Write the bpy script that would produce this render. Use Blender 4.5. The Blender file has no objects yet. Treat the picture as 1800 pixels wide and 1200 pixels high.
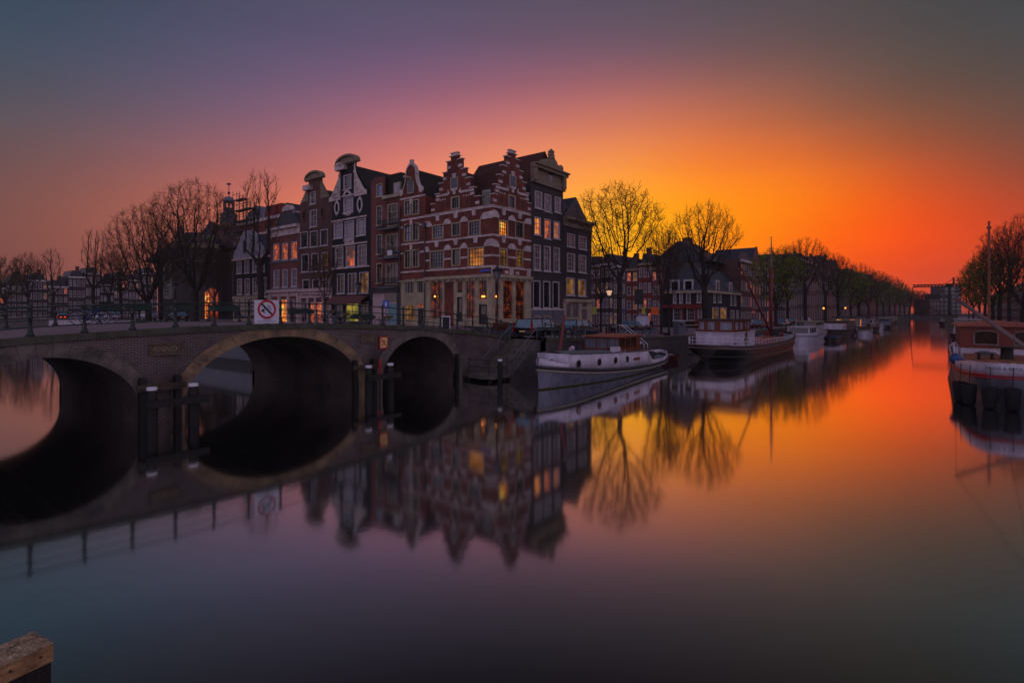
import bpy, math, random
from mathutils import Vector, Matrix
from mathutils.geometry import delaunay_2d_cdt
S = bpy.context.scene
COL = S.collection
R = math.radians
random.seed(7)
# ---------------------------------------------------------------- camera, sky, sun, exposure
# world axes: X runs along the canal, Y across it, Z up from the water
TH = R(38.1); CT, ST = math.cos(TH), math.sin(TH); EYE = 4.4; FP = 950.0; HY = 549.0
cam = bpy.data.objects.new('camera', bpy.data.cameras.new('camera')); COL.objects.link(cam)
cam.location = (0, 0, EYE); cam.rotation_euler = (R(90), 0, TH - R(90))
cam.data.lens = 19.0; cam.data.sensor_width = 36; cam.data.shift_y = -51/1800
cam.data.clip_start = 0.1; cam.data.clip_end = 6000
S.camera = cam
S.view_settings.view_transform = 'Standard'; S.view_settings.look = 'None'
S.view_settings.exposure = 0; S.view_settings.gamma = 1

def lin(c):
    return tuple(((x/255)/12.92 if x/255 <= .04045 else ((x/255+.055)/1.055)**2.4) for x in c)

# afterglow colours by direction: rows = elevation in degrees, columns = azimuth right of the camera's heading
SKY_AZ = [-180, -130, -95, -65, -50, -43.4, -34, -25.3, -18, -11.9, -6, 0, 6, 11.9, 16.5, 21, 27.8, 32, 36.4, 43.4, 52, 66, 85, 120, 180]
SKY = [
 (-12, [(60,54,60),(60,54,60),(61,54,59),(72,49,51),(76,48,48),(76,48,48),(95,53,53),(108,58,58),(136,74,58),(158,86,58),(166,94,47),(173,101,36),(173,97,25),(173,94,14),(166,83,14),(158,72,14),(144,58,22),(139,56,33),(133,55,46),(108,48,42),(103,48,44),(80,51,52),(60,54,60),(60,54,60),(60,54,60)]),
 (-6, [(60,54,60),(60,54,60),(61,54,59),(72,49,51),(76,48,48),(76,48,48),(95,53,53),(108,58,58),(136,74,58),(158,86,58),(166,94,47),(173,101,36),(173,97,25),(173,94,14),(166,83,14),(158,72,14),(144,58,22),(139,56,33),(133,55,46),(108,48,42),(103,48,44),(80,51,52),(60,54,60),(60,54,60),(60,54,60)]),
 (0, [(184,164,182),(184,164,182),(179,158,175),(128,94,99),(108,69,69),(106,66,66),(131,74,74),(150,80,80),(190,103,80),(220,120,80),(230,130,65),(240,140,50),(240,135,35),(240,130,20),(230,115,20),(220,100,20),(200,80,30),(193,78,46),(185,76,64),(150,66,58),(154,76,71),(202,123,112),(184,164,182),(184,164,182),(184,164,182)]),
 (3.5, [(186,167,187),(186,167,187),(182,161,180),(136,97,100),(118,72,69),(116,69,66),(151,83,77),(176,92,85),(213,120,88),(242,142,90),(248,152,71),(255,162,52),(255,162,30),(255,163,8),(253,144,8),(251,125,7),(248,93,7),(240,83,16),(233,70,24),(193,67,41),(192,78,56),(208,124,110),(186,167,187),(186,167,187),(186,167,187)]),
 (7, [(188,170,192),(188,170,192),(184,164,184),(138,101,103),(120,77,72),(118,74,69),(167,93,76),(199,105,84),(228,130,89),(252,150,92),(253,161,78),(255,172,64),(255,174,32),(255,177,0),(255,162,0),(255,147,0),(255,110,0),(255,95,0),(255,77,0),(188,64,33),(187,75,49),(208,124,110),(188,170,192),(188,170,192),(188,170,192)]),
 (10.5, [(189,172,196),(189,172,196),(184,166,188),(129,103,109),(107,78,79),(105,76,75),(155,90,81),(197,103,84),(229,124,90),(253,141,94),(254,157,84),(255,171,73),(255,172,42),(255,173,12),(255,162,7),(255,150,0),(255,128,0),(245,107,13),(223,85,27),(127,67,51),(133,78,66),(200,125,113),(189,172,196),(189,172,196),(189,172,196)]),
 (14, [(185,169,194),(185,169,194),(179,163,188),(115,104,116),(90,82,88),(87,79,85),(128,88,94),(164,97,100),(198,110,101),(224,122,103),(238,136,98),(250,150,93),(252,152,73),(255,153,56),(255,139,47),(252,125,38),(229,107,41),(196,95,47),(158,82,52),(98,71,60),(107,81,74),(148,127,137),(185,169,194),(185,169,194),(185,169,194)]),
 (17.5, [(181,166,193),(181,166,193),(174,161,187),(100,102,118),(71,80,92),(68,77,89),(101,85,103),(129,91,111),(161,100,111),(185,107,112),(201,116,108),(216,125,105),(220,127,93),(224,127,83),(216,118,74),(207,110,68),(167,96,66),(138,87,67),(113,79,64),(79,71,67),(89,81,80),(137,125,139),(181,166,193),(181,166,193),(181,166,193)]),
 (21, [(176,163,191),(176,163,191),(169,157,185),(89,98,118),(58,75,92),(55,73,89),(80,79,103),(104,85,113),(126,90,115),(145,94,117),(160,98,114),(172,102,111),(178,104,105),(180,104,98),(169,100,91),(156,96,84),(124,85,76),(105,80,74),(87,76,72),(66,68,71),(77,78,84),(129,122,140),(176,163,191),(176,163,191),(176,163,191)]),
 (24.5, [(170,158,187),(170,158,187),(163,153,181),(84,93,113),(53,70,87),(50,68,84),(68,75,97),(86,79,108),(96,81,112),(106,83,114),(115,85,112),(122,86,109),(124,86,104),(121,86,100),(113,84,95),(108,83,89),(94,78,80),(85,75,77),(76,72,74),(59,64,69),(70,73,81),(123,118,137),(170,158,187),(170,158,187),(170,158,187)]),
 (28, [(164,153,183),(164,153,183),(157,148,177),(82,88,106),(54,65,79),(51,63,76),(65,70,90),(76,75,99),(83,78,103),(89,79,106),(92,80,105),(95,80,102),(96,80,99),(94,80,96),(91,79,91),(86,77,86),(79,73,79),(76,70,74),(71,68,69),(56,59,63),(67,68,76),(118,113,132),(164,153,183),(164,153,183),(164,153,183)]),
 (31.5, [(158,149,180),(158,149,180),(152,143,173),(81,83,99),(54,60,70),(51,58,67),(65,66,81),(76,71,91),(78,74,96),(80,75,98),(82,76,97),(83,76,95),(83,76,93),(82,75,90),(82,74,86),(81,72,81),(76,68,73),(72,65,69),(68,63,64),(53,53,57),(64,63,70),(113,108,127),(158,149,180),(158,149,180),(158,149,180)]),
 (36, [(151,143,175),(151,143,175),(145,137,168),(79,78,92),(54,56,62),(51,53,59),(66,59,70),(77,64,80),(76,67,86),(76,69,89),(77,69,88),(78,70,87),(78,69,85),(78,69,82),(77,67,77),(76,65,72),(71,61,65),(68,58,60),(63,55,55),(50,48,51),(60,58,64),(108,103,122),(151,143,175),(151,143,175),(151,143,175)]),
 (45, [(139,133,163),(139,133,163),(133,128,157),(76,75,88),(53,55,62),(51,53,59),(66,55,64),(77,57,68),(72,57,71),(68,57,73),(69,57,71),(70,57,70),(70,57,69),(70,57,67),(70,57,64),(70,56,61),(67,54,57),(65,54,55),(62,53,53),(50,48,51),(59,57,63),(101,97,116),(139,133,163),(139,133,163),(139,133,163)]),
 (65, [(112,110,138),(112,110,138),(108,107,133),(68,69,81),(53,55,61),(62,65,77),(71,66,81),(78,67,83),(75,67,85),(73,67,86),(73,67,85),(74,67,84),(74,67,83),(74,67,82),(74,67,81),(74,66,79),(72,65,76),(70,65,75),(69,65,74),(61,62,72),(56,54,60),(86,84,101),(112,110,138),(112,110,138),(112,110,138)]),
 (90, [(88,90,114),(88,90,114),(86,88,111),(61,63,74),(52,54,61),(80,84,108),(80,84,108),(80,84,108),(80,84,108),(80,84,108),(80,84,108),(80,84,108),(80,84,108),(80,84,108),(80,84,108),(80,84,108),(80,84,108),(80,84,108),(80,84,108),(80,84,108),(54,52,58),(72,72,87),(88,90,114),(88,90,114),(88,90,114)]),
]
def make_world():
    w = bpy.data.worlds.new("World"); S.world = w; w.use_nodes = True
    N, L = w.node_tree.nodes, w.node_tree.links
    N.clear()
    out = N.new('ShaderNodeOutputWorld')
    tc = N.new('ShaderNodeTexCoord'); sp = N.new('ShaderNodeSeparateXYZ'); L.new(tc.outputs['Generated'], sp.inputs[0])
    def M(op, a, b=None):
        n = N.new('ShaderNodeMath'); n.operation = op
        for i, x in enumerate((a, b)):
            if x is None: continue
            if isinstance(x, (int, float)): n.inputs[i].default_value = x
            else: L.new(x, n.inputs[i])
        return n.outputs[0]
    # rotate so that the heading is +X', then azimuth to the right
    fx = M('ADD', M('MULTIPLY', sp.outputs[0], CT), M('MULTIPLY', sp.outputs[1], ST))
    rx = M('SUBTRACT', M('MULTIPLY', sp.outputs[0], ST), M('MULTIPLY', sp.outputs[1], CT))
    az = M('ARCTAN2', rx, fx)
    azf = M('ADD', M('MULTIPLY', az, 1/(2*math.pi)), .5)
    el = M('ARCSINE', sp.outputs[2])
    elf = M('ADD', M('MULTIPLY', el, 1/math.pi), .5)
    def ramp(fac, stops, kind='B_SPLINE'):
        rp = N.new('ShaderNodeValToRGB'); cr = rp.color_ramp; cr.interpolation = kind; els = cr.elements
        for i, (pos, c) in enumerate(stops):
            if i == 0: q = els[0]; q.position = pos
            elif i == len(stops)-1: q = els[len(els)-1]; q.position = pos
            else: q = els.new(pos)
            q.color = (*c, 1)
        L.new(fac, rp.inputs[0]); return rp.outputs[0]
    prev = None
    es = [(e+90)/180 for e, _ in SKY]
    for i, (e, cols) in enumerate(SKY):
        c = ramp(azf, [((a+180)/360, lin(q)) for a, q in zip(SKY_AZ, cols)])
        wgt = ramp(elf, [(p, (1,1,1) if j == i else (0,0,0)) for j, p in enumerate(es)], 'B_SPLINE')
        v = N.new('ShaderNodeVectorMath'); v.operation = 'MULTIPLY'; L.new(c, v.inputs[0]); L.new(wgt, v.inputs[1])
        if prev is None: prev = v.outputs[0]
        else:
            s_ = N.new('ShaderNodeVectorMath'); s_.operation = 'ADD'; L.new(prev, s_.inputs[0]); L.new(v.outputs[0], s_.inputs[1]); prev = s_.outputs[0]
    # high thin veils, very faint
    nz = N.new('ShaderNodeTexNoise'); nz.inputs['Scale'].default_value = 2.2; nz.inputs['Detail'].default_value = 4
    mp = N.new('ShaderNodeMapping'); mp.inputs['Scale'].default_value = (1, 1, 11)
    L.new(tc.outputs['Generated'], mp.inputs[0]); L.new(mp.outputs[0], nz.inputs[0])
    k = M('ADD', M('MULTIPLY', nz.outputs[0], .12), .95)
    vm = N.new('ShaderNodeVectorMath'); vm.operation = 'SCALE'; L.new(prev, vm.inputs[0]); L.new(k, vm.inputs['Scale'])
    b1 = N.new('ShaderNodeBackground'); L.new(vm.outputs[0], b1.inputs[0]); b1.inputs[1].default_value = 1.04
    sk = N.new('ShaderNodeTexSky'); sk.sky_type = 'NISHITA'; sk.sun_disc = False
    sk.sun_elevation = R(1.5); sk.sun_rotation = R(45)
    b2 = N.new('ShaderNodeBackground'); L.new(sk.outputs[0], b2.inputs[0]); b2.inputs[1].default_value = .002
    ad = N.new('ShaderNodeAddShader'); L.new(b1.outputs[0], ad.inputs[0]); L.new(b2.outputs[0], ad.inputs[1])
    L.new(ad.outputs[0], out.inputs[0])
make_world()
sd = bpy.data.lights.new('sun', 'SUN'); sd.energy = .2; sd.angle = R(16); sd.color = (1, .5, .22)
sun = bpy.data.objects.new('sun', sd); COL.objects.link(sun)
_d = Vector((math.cos(TH-R(5)), math.sin(TH-R(5)), math.tan(R(2))))   # towards the glow behind the corner houses
sun.rotation_euler = _d.to_track_quat('Z', 'Y').to_euler()

# ---------------------------------------------------------------- placing helpers
def kk(px): return (px-900)/FP
def onT(px, T):                      # point of the plane X=T seen in column px: (Y, distance)
    D = T/(CT+ST*kk(px)); return D*(ST-CT*kk(px)), D
def onP(px, P):
    D = P/(ST-CT*kk(px)); return D*(CT+ST*kk(px)), D
def zz(py, D): return EYE-(py-HY)*D/FP
def at(px, D): return (D*(CT+ST*kk(px)), D*(ST-CT*kk(px)))
def smooth(x): x = max(0, min(1, x)); return x*x*(3-2*x)
PROF = [(-40,2.0),(-14,2.2),(-5,2.46),(-1,3.13),(4.7,3.6),(9,3.8),(13.4,3.87),(17.5,3.8),(22.3,3.55),(27.7,3.1),(31.8,2.5),(35,2.36),(45,2.12),(55,1.95),(70,1.7),(110,1.6),(2000,1.6)]
def prof(t):
    if t <= PROF[0][0]: return PROF[0][1]
    for (a, za), (b, zb) in zip(PROF, PROF[1:]):
        if t <= b: return za+(zb-za)*(t-a)/(b-a)
    return 1.6
def g(t, p):
    z = prof(t)
    w = smooth((p-31)/5)*smooth((t-22)/5)*(1-smooth((t-45)/15))
    return z+(3.08-z)*w
# ---------------------------------------------------------------- materials
MAT = {}
def node_mat(name):
    m = bpy.data.materials.new(name); m.use_nodes = True; MAT[name] = m
    return m, m.node_tree.nodes, m.node_tree.links, m.node_tree.nodes['Principled BSDF']
def mat(name, c, rough=.7, var=.25, scale=3, bump=0, metal=0, c2=None, detail=6, stretch=(1,1,1), spec=.5):
    m, N, L, b = node_mat(name)
    c = lin(c); b.inputs['Roughness'].default_value = rough; b.inputs['Metallic'].default_value = metal
    b.inputs['Specular IOR Level'].default_value = spec
    if var or c2 or bump:
        geo = N.new('ShaderNodeTexCoord'); mp = N.new('ShaderNodeMapping'); mp.inputs['Scale'].default_value = stretch
        L.new(geo.outputs['Object'], mp.inputs[0])
        nz = N.new('ShaderNodeTexNoise'); nz.inputs['Scale'].default_value = scale; nz.inputs['Detail'].default_value = detail
        nz.inputs['Roughness'].default_value = .65
        L.new(mp.outputs[0], nz.inputs[0])
        rp = N.new('ShaderNodeValToRGB'); e = rp.color_ramp.elements
        e[0].position = .3; e[1].position = .7
        lo = lin(c2) if c2 else tuple(x*(1-var) for x in c); hi = tuple(min(1, x*(1+(0 if c2 else var))) for x in c)
        e[0].color = (*lo, 1); e[1].color = (*hi, 1)
        L.new(nz.outputs[0], rp.inputs[0]); L.new(rp.outputs[0], b.inputs['Base Color'])
        if bump:
            bp = N.new('ShaderNodeBump'); bp.inputs['Strength'].default_value = bump; bp.inputs['Distance'].default_value = .02
            L.new(nz.outputs[0], bp.inputs['Height']); L.new(bp.outputs[0], b.inputs['Normal'])
    else: b.inputs['Base Color'].default_value = (*c, 1)
    return m
def brick(name, c1, c2, mortar, bw=.22, bh=.068, stain=(40,36,36), samt=.5, bumpd=.008, mort=.012, flat=False, rough=.85):
    m, N, L, b = node_mat(name)
    geo = N.new('ShaderNodeNewGeometry'); sp = N.new('ShaderNodeSeparateXYZ'); L.new(geo.outputs['Position'], sp.inputs[0])
    cb = N.new('ShaderNodeCombineXYZ')
    if flat: L.new(sp.outputs[0], cb.inputs[0]); L.new(sp.outputs[1], cb.inputs[1])
    else:
        ad = N.new('ShaderNodeMath'); ad.operation = 'ADD'; L.new(sp.outputs[0], ad.inputs[0]); L.new(sp.outputs[1], ad.inputs[1])
        L.new(ad.outputs[0], cb.inputs[0]); L.new(sp.outputs[2], cb.inputs[1])
    br = N.new('ShaderNodeTexBrick'); L.new(cb.outputs[0], br.inputs[0])
    br.inputs['Scale'].default_value = 1; br.inputs['Brick Width'].default_value = bw; br.inputs['Row Height'].default_value = bh
    br.inputs['Mortar Size'].default_value = mort; br.inputs['Mortar Smooth'].default_value = .2; br.inputs['Bias'].default_value = -.1
    br.inputs['Color1'].default_value = (*lin(c1), 1); br.inputs['Color2'].default_value = (*lin(c2), 1); br.inputs['Mortar'].default_value = (*lin(mortar), 1)
    nz = N.new('ShaderNodeTexNoise'); nz.inputs['Scale'].default_value = .55; nz.inputs['Detail'].default_value = 9; nz.inputs['Roughness'].default_value = .68
    L.new(geo.outputs['Position'], nz.inputs[0])
    rp = N.new('ShaderNodeValToRGB'); e = rp.color_ramp.elements; e[0].position = .42; e[1].position = .68
    e[0].color = (0,0,0,1); e[1].color = (samt,samt,samt,1); L.new(nz.outputs[0], rp.inputs[0])
    mx = N.new('ShaderNodeMix'); mx.data_type = 'RGBA'; L.new(rp.outputs[0], mx.inputs['Factor'])
    L.new(br.outputs[0], mx.inputs[6]); mx.inputs[7].default_value = (*lin(stain), 1)
    L.new(mx.outputs[2], b.inputs['Base Color']); b.inputs['Roughness'].default_value = rough
    bp = N.new('ShaderNodeBump'); bp.inputs['Strength'].default_value = .6; bp.inputs['Distance'].default_value = bumpd; bp.invert = True
    L.new(br.outputs['Fac'], bp.inputs['Height']); L.new(bp.outputs[0], b.inputs['Normal'])
    return m
def glass(name, c, curtain=False, spec=1.0, rough=.04):
    m, N, L, b = node_mat(name); b.inputs['Roughness'].default_value = .5 if curtain else rough
    b.inputs['Specular IOR Level'].default_value = .6
    b.inputs['IOR'].default_value = 1.5
    b.inputs['Coat Weight'].default_value = 1 if curtain else .6; b.inputs['Coat Roughness'].default_value = .03
    tc = N.new('ShaderNodeNewGeometry'); sp = N.new('ShaderNodeSeparateXYZ'); L.new(tc.outputs['Position'], sp.inputs[0])
    ad = N.new('ShaderNodeMath'); ad.operation = 'ADD'; L.new(sp.outputs[0], ad.inputs[0]); L.new(sp.outputs[1], ad.inputs[1])
    cb = N.new('ShaderNodeCombineXYZ'); L.new(ad.outputs[0], cb.inputs[0])
    ml = N.new('ShaderNodeMath'); ml.operation = 'MULTIPLY'; L.new(sp.outputs[2], ml.inputs[0]); ml.inputs[1].default_value = .12 if curtain else 1
    L.new(ml.outputs[0], cb.inputs[1])
    nz = N.new('ShaderNodeTexNoise'); nz.inputs['Scale'].default_value = 7 if curtain else 1.6; nz.inputs['Detail'].default_value = 3
    L.new(cb.outputs[0], nz.inputs[0])
    rp = N.new('ShaderNodeValToRGB'); e = rp.color_ramp.elements; c = lin(c); e[0].position = .35; e[1].position = .65
    e[0].color = (*[x*.55 for x in c], 1); e[1].color = (*[x*1.3 for x in c], 1)
    L.new(nz.outputs[0], rp.inputs[0]); L.new(rp.outputs[0], b.inputs['Base Color'])
    wn = N.new('ShaderNodeTexNoise'); wn.inputs['Scale'].default_value = 1.1; L.new(tc.outputs['Position'], wn.inputs[0])
    bp = N.new('ShaderNodeBump'); bp.inputs['Strength'].default_value = .12; bp.inputs['Distance'].default_value = .05
    L.new(wn.outputs[0], bp.inputs['Height']); L.new(bp.outputs[0], b.inputs['Coat Normal'])
    if not curtain: L.new(bp.outputs[0], b.inputs['Normal'])
    return m
def lit(name, c1, c2, strength, scale=1.3, lo=.25):     # a window with the lamps on behind it
    m, N, L, b = node_mat(name); b.inputs['Base Color'].default_value = (.02,.015,.01,1); b.inputs['Roughness'].default_value = .1
    tc = N.new('ShaderNodeNewGeometry'); nz = N.new('ShaderNodeTexNoise'); nz.inputs['Scale'].default_value = scale; nz.inputs['Detail'].default_value = 4
    L.new(tc.outputs['Position'], nz.inputs[0])
    rp = N.new('ShaderNodeValToRGB'); e = rp.color_ramp.elements; e[0].position = .36; e[1].position = .66
    e[0].color = (*[x*lo for x in lin(c1)], 1); e[1].color = (*lin(c2), 1); m1 = e.new(.5); m1.color = (*lin(c1), 1)
    L.new(nz.outputs[0], rp.inputs[0]); L.new(rp.outputs[0], b.inputs['Emission Color']); b.inputs['Emission Strength'].default_value = strength
    return m
def glow(name, c, s):
    m, N, L, b = node_mat(name); b.inputs['Emission Color'].default_value = (*lin(c), 1); b.inputs['Emission Strength'].default_value = s
    b.inputs['Base Color'].default_value = (*lin(c), 1); return m
def water_mat():
    m, N, L, b = node_mat('water'); N.remove(b)
    out = N['Material Output']
    geo = N.new('ShaderNodeNewGeometry')
    n1 = N.new('ShaderNodeTexNoise'); n1.inputs['Scale'].default_value = .55; n1.inputs['Detail'].default_value = 5; n1.inputs['Roughness'].default_value = .6
    L.new(geo.outputs['Position'], n1.inputs[0])
    b0 = N.new('ShaderNodeBump'); b0.inputs['Strength'].default_value = .25; b0.inputs['Distance'].default_value = .006; L.new(n1.outputs[0], b0.inputs['Height'])
    n2 = N.new('ShaderNodeTexNoise'); n2.inputs['Scale'].default_value = 5; n2.inputs['Detail'].default_value = 3; L.new(geo.outputs['Position'], n2.inputs[0])
    n3 = N.new('ShaderNodeTexNoise'); n3.inputs['Scale'].default_value = .06; n3.inputs['Detail'].default_value = 3; L.new(geo.outputs['Position'], n3.inputs[0])
    r3 = N.new('ShaderNodeMapRange'); r3.inputs['From Min'].default_value = .42; r3.inputs['From Max'].default_value = .62; r3.inputs['To Max'].default_value = .35; L.new(n3.outputs[0], r3.inputs[0])
    bp = N.new('ShaderNodeBump'); bp.inputs['Distance'].default_value = .003; L.new(r3.outputs[0], bp.inputs['Strength'])
    L.new(n2.outputs[0], bp.inputs['Height']); L.new(b0.outputs[0], bp.inputs['Normal'])
    gl = N.new('ShaderNodeBsdfGlossy'); gl.inputs['Roughness'].default_value = .068
    L.new(bp.outputs[0], gl.inputs['Normal'])
    lw = N.new('ShaderNodeLayerWeight'); lw.inputs['Blend'].default_value = .5
    rp = N.new('ShaderNodeValToRGB'); cr = rp.color_ramp; st = [(0,(.03,.032,.034)),(.44,(.12,.12,.11)),(.535,(.33,.34,.30)),(.61,(.48,.54,.51)),(.70,(.57,.62,.61)),(.80,(.72,.71,.70)),(.87,(.96,.94,.92)),(1,(1,1,1))]
    for i, (p, c) in enumerate(st):
        q = cr.elements[0] if i == 0 else cr.elements[len(cr.elements)-1] if i == len(st)-1 else cr.elements.new(p)
        q.position = p; q.color = (*c, 1)
    L.new(lw.outputs['Facing'], rp.inputs[0]); L.new(rp.outputs[0], gl.inputs['Color'])
    df = N.new('ShaderNodeBsdfDiffuse'); df.inputs['Color'].default_value = (.002,.0024,.003,1)
    mx = N.new('ShaderNodeAddShader'); L.new(df.outputs[0], mx.inputs[0]); L.new(gl.outputs[0], mx.inputs[1])
    L.new(mx.outputs[0], out.inputs[0])
water_mat()
brick('bridge_brick', (88,62,54), (54,45,46), (128,116,114), stain=(32,27,26), samt=.7, mort=.014)
brick('quay_brick', (84,68,66), (60,52,54), (110,102,104), stain=(34,32,30), samt=.7)
brick('red_brick', (132,58,44), (96,40,34), (128,84,70), bw=.21, bh=.065, stain=(54,28,26), samt=.75, mort=.008)
brick('rose_brick', (128,74,70), (112,62,60), (126,86,80), stain=(66,40,40), samt=.7, mort=.008)
brick('brown_brick', (100,66,58), (82,54,50), (104,80,72), stain=(56,42,40), samt=.5, mort=.008)
brick('black_brick', (34,30,36), (28,26,32), (40,37,42), stain=(22,20,24), samt=.5, mort=.008)
brick('dark_brick', (66,56,58), (54,46,50), (76,68,68), stain=(40,34,38), samt=.5, mort=.008)
brick('grey_brick', (98,84,82), (80,68,70), (104,94,92), stain=(60,52,54), samt=.5, mort=.008)
brick('paving', (150,128,132), (126,106,112), (84,74,76), bw=.21, bh=.1, stain=(84,72,76), samt=.5, flat=True, mort=.01)
brick('roof_tile', (96,44,32), (80,36,28), (42,22,18), bw=.26, bh=.2, stain=(52,34,26), samt=.6, mort=.03, bumpd=.03)
brick('dark_tile', (52,42,36), (40,34,32), (24,20,18), bw=.26, bh=.2, stain=(36,40,26), samt=.7, mort=.03, bumpd=.03)
brick('slate', (60,60,72), (48,48,60), (34,34,42), bw=.3, bh=.2, stain=(40,42,46), samt=.4, mort=.012, rough=.5)
mat('ashlar', (158,130,96), .85, c2=(78,66,56), scale=1.9, bump=.5, detail=9)
mat('ashlar_grey', (124,112,102), .85, c2=(60,54,52), scale=1.9, bump=.5, detail=9)
mat('coping', (86,84,72), .85, c2=(50,52,40), scale=2.2, bump=.5, detail=9)
mat('plaque', (112,94,72), .9, c2=(78,66,54), scale=5, bump=.4)
mat('white_stone', (226,206,204), .75, c2=(146,126,122), scale=1.3, detail=10)
mat('cream_paint', (186,170,142), .6, c2=(136,122,104), scale=1.1, detail=9)
mat('white_paint', (214,206,208), .5, .08, 2)
mat('window_white', (206,194,200), .6, c2=(160,148,152), scale=2)
mat('sash_dark', (34,34,40), .5, 0)
mat('sandstone', (156,136,114), .85, c2=(94,82,72), scale=4, bump=.5)
mat('railing_green', (42,52,50), .45, .25, 6, spec=.4)
mat('black_paint', (24,24,28), .4, .2, 5)
mat('planter_green', (34,56,48), .5, .25, 4)
mat('shrub_leaf', (48,58,30), .8, .5, 12)
mat('wood_wet', (34,29,26), .7, c2=(14,12,12), scale=3, bump=.7, stretch=(3,3,.5))
mat('wood_old', (84,68,52), .85, c2=(44,34,28), scale=3, bump=.7, stretch=(.6,3,3))
mat('cap_white', (225,222,228), .5, .12, 6)
mat('bark', (48,40,36), .9, .35, 6, .5)
mat('twig', (58,44,36), .9, .2, 3)
def leafmat(name, c, c2):
    m, N, L, b = node_mat(name); N.remove(b); o = N['Material Output']
    tc = N.new('ShaderNodeTexCoord'); nz = N.new('ShaderNodeTexNoise'); nz.inputs['Scale'].default_value = 1.1; nz.inputs['Detail'].default_value = 6; L.new(tc.outputs['Object'], nz.inputs[0])
    rp = N.new('ShaderNodeValToRGB'); e = rp.color_ramp.elements; e[0].position = .4; e[1].position = .62; e[0].color = (*lin(c2), 1); e[1].color = (*lin(c), 1); L.new(nz.outputs[0], rp.inputs[0])
    d = N.new('ShaderNodeBsdfDiffuse'); t = N.new('ShaderNodeBsdfTranslucent'); L.new(rp.outputs[0], d.inputs[0]); L.new(rp.outputs[0], t.inputs[0])
    x = N.new('ShaderNodeMixShader'); x.inputs[0].default_value = .5; L.new(d.outputs[0], x.inputs[1]); L.new(t.outputs[0], x.inputs[2]); L.new(x.outputs[0], o.inputs[0])
leafmat('bud_leaf', (150,122,48), (104,80,38)); leafmat('green_leaf', (166,182,54), (110,126,38)); leafmat('dark_leaf', (150,152,56), (100,98,42))
mat('plinth_grey', (96,98,108), .7, .12, 1)
mat('teal_panel', (104,144,152), .6, .08, 1)
mat('zinc', (96,104,124), .45, .15, 2)
mat('iron', (30,32,36), .45, .2, 8)
mat('lead_pipe', (58,66,78), .5, .2, 3)
mat('mortar_dark', (26,22,22), .9, .2, 2)
mat('sign_red', (190,30,34), .5, .08, 2); mat('sign_white', (214,208,222), .5, .05, 2); mat('sign_black', (18,16,18), .5, 0)
mat('sign_yellow', (232,190,120), .5, .05, 2); mat('sign_blue', (36,84,190), .5, .05, 2); mat('sign_orange', (255,110,0), .5, .04, 2); mat('sign_lime', (190,200,20), .5, .04, 2)
mat('lichen_wood', (214,184,146), .95, c2=(52,44,36), scale=16, bump=1, detail=12); mat('wood_collar', (186,142,96), .85, c2=(104,74,46), scale=9, bump=.4, stretch=(1,1,3))
glass('glass_dark', (30,28,34)); glass('glass_curtain', (138,132,150), True); glass('glass_sheer', (98,94,106), True); glass('glass_brown', (60,44,32))
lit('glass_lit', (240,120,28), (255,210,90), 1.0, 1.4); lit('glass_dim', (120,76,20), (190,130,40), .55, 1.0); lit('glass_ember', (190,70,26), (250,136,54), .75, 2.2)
lit('glass_lit_room', (170,96,26), (235,150,50), .8, .7, .5); lit('glass_pink_lit', (214,120,84), (255,150,90), .5, 1.2, .6)
glass('glass_pink', (120,96,104), True); glass('glass_sky', (90,120,190), True)
lit('cafe_glass', (60,16,10), (150,60,24), .5, 1.8, .15); glow('bulb', (255,150,60), 4); glow('bulb_soft', (255,190,110), 3); glow('lamp_pale', (235,190,150), .8); mat('cafe_tarp', (64,74,72), .7, .15, 3)
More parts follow.
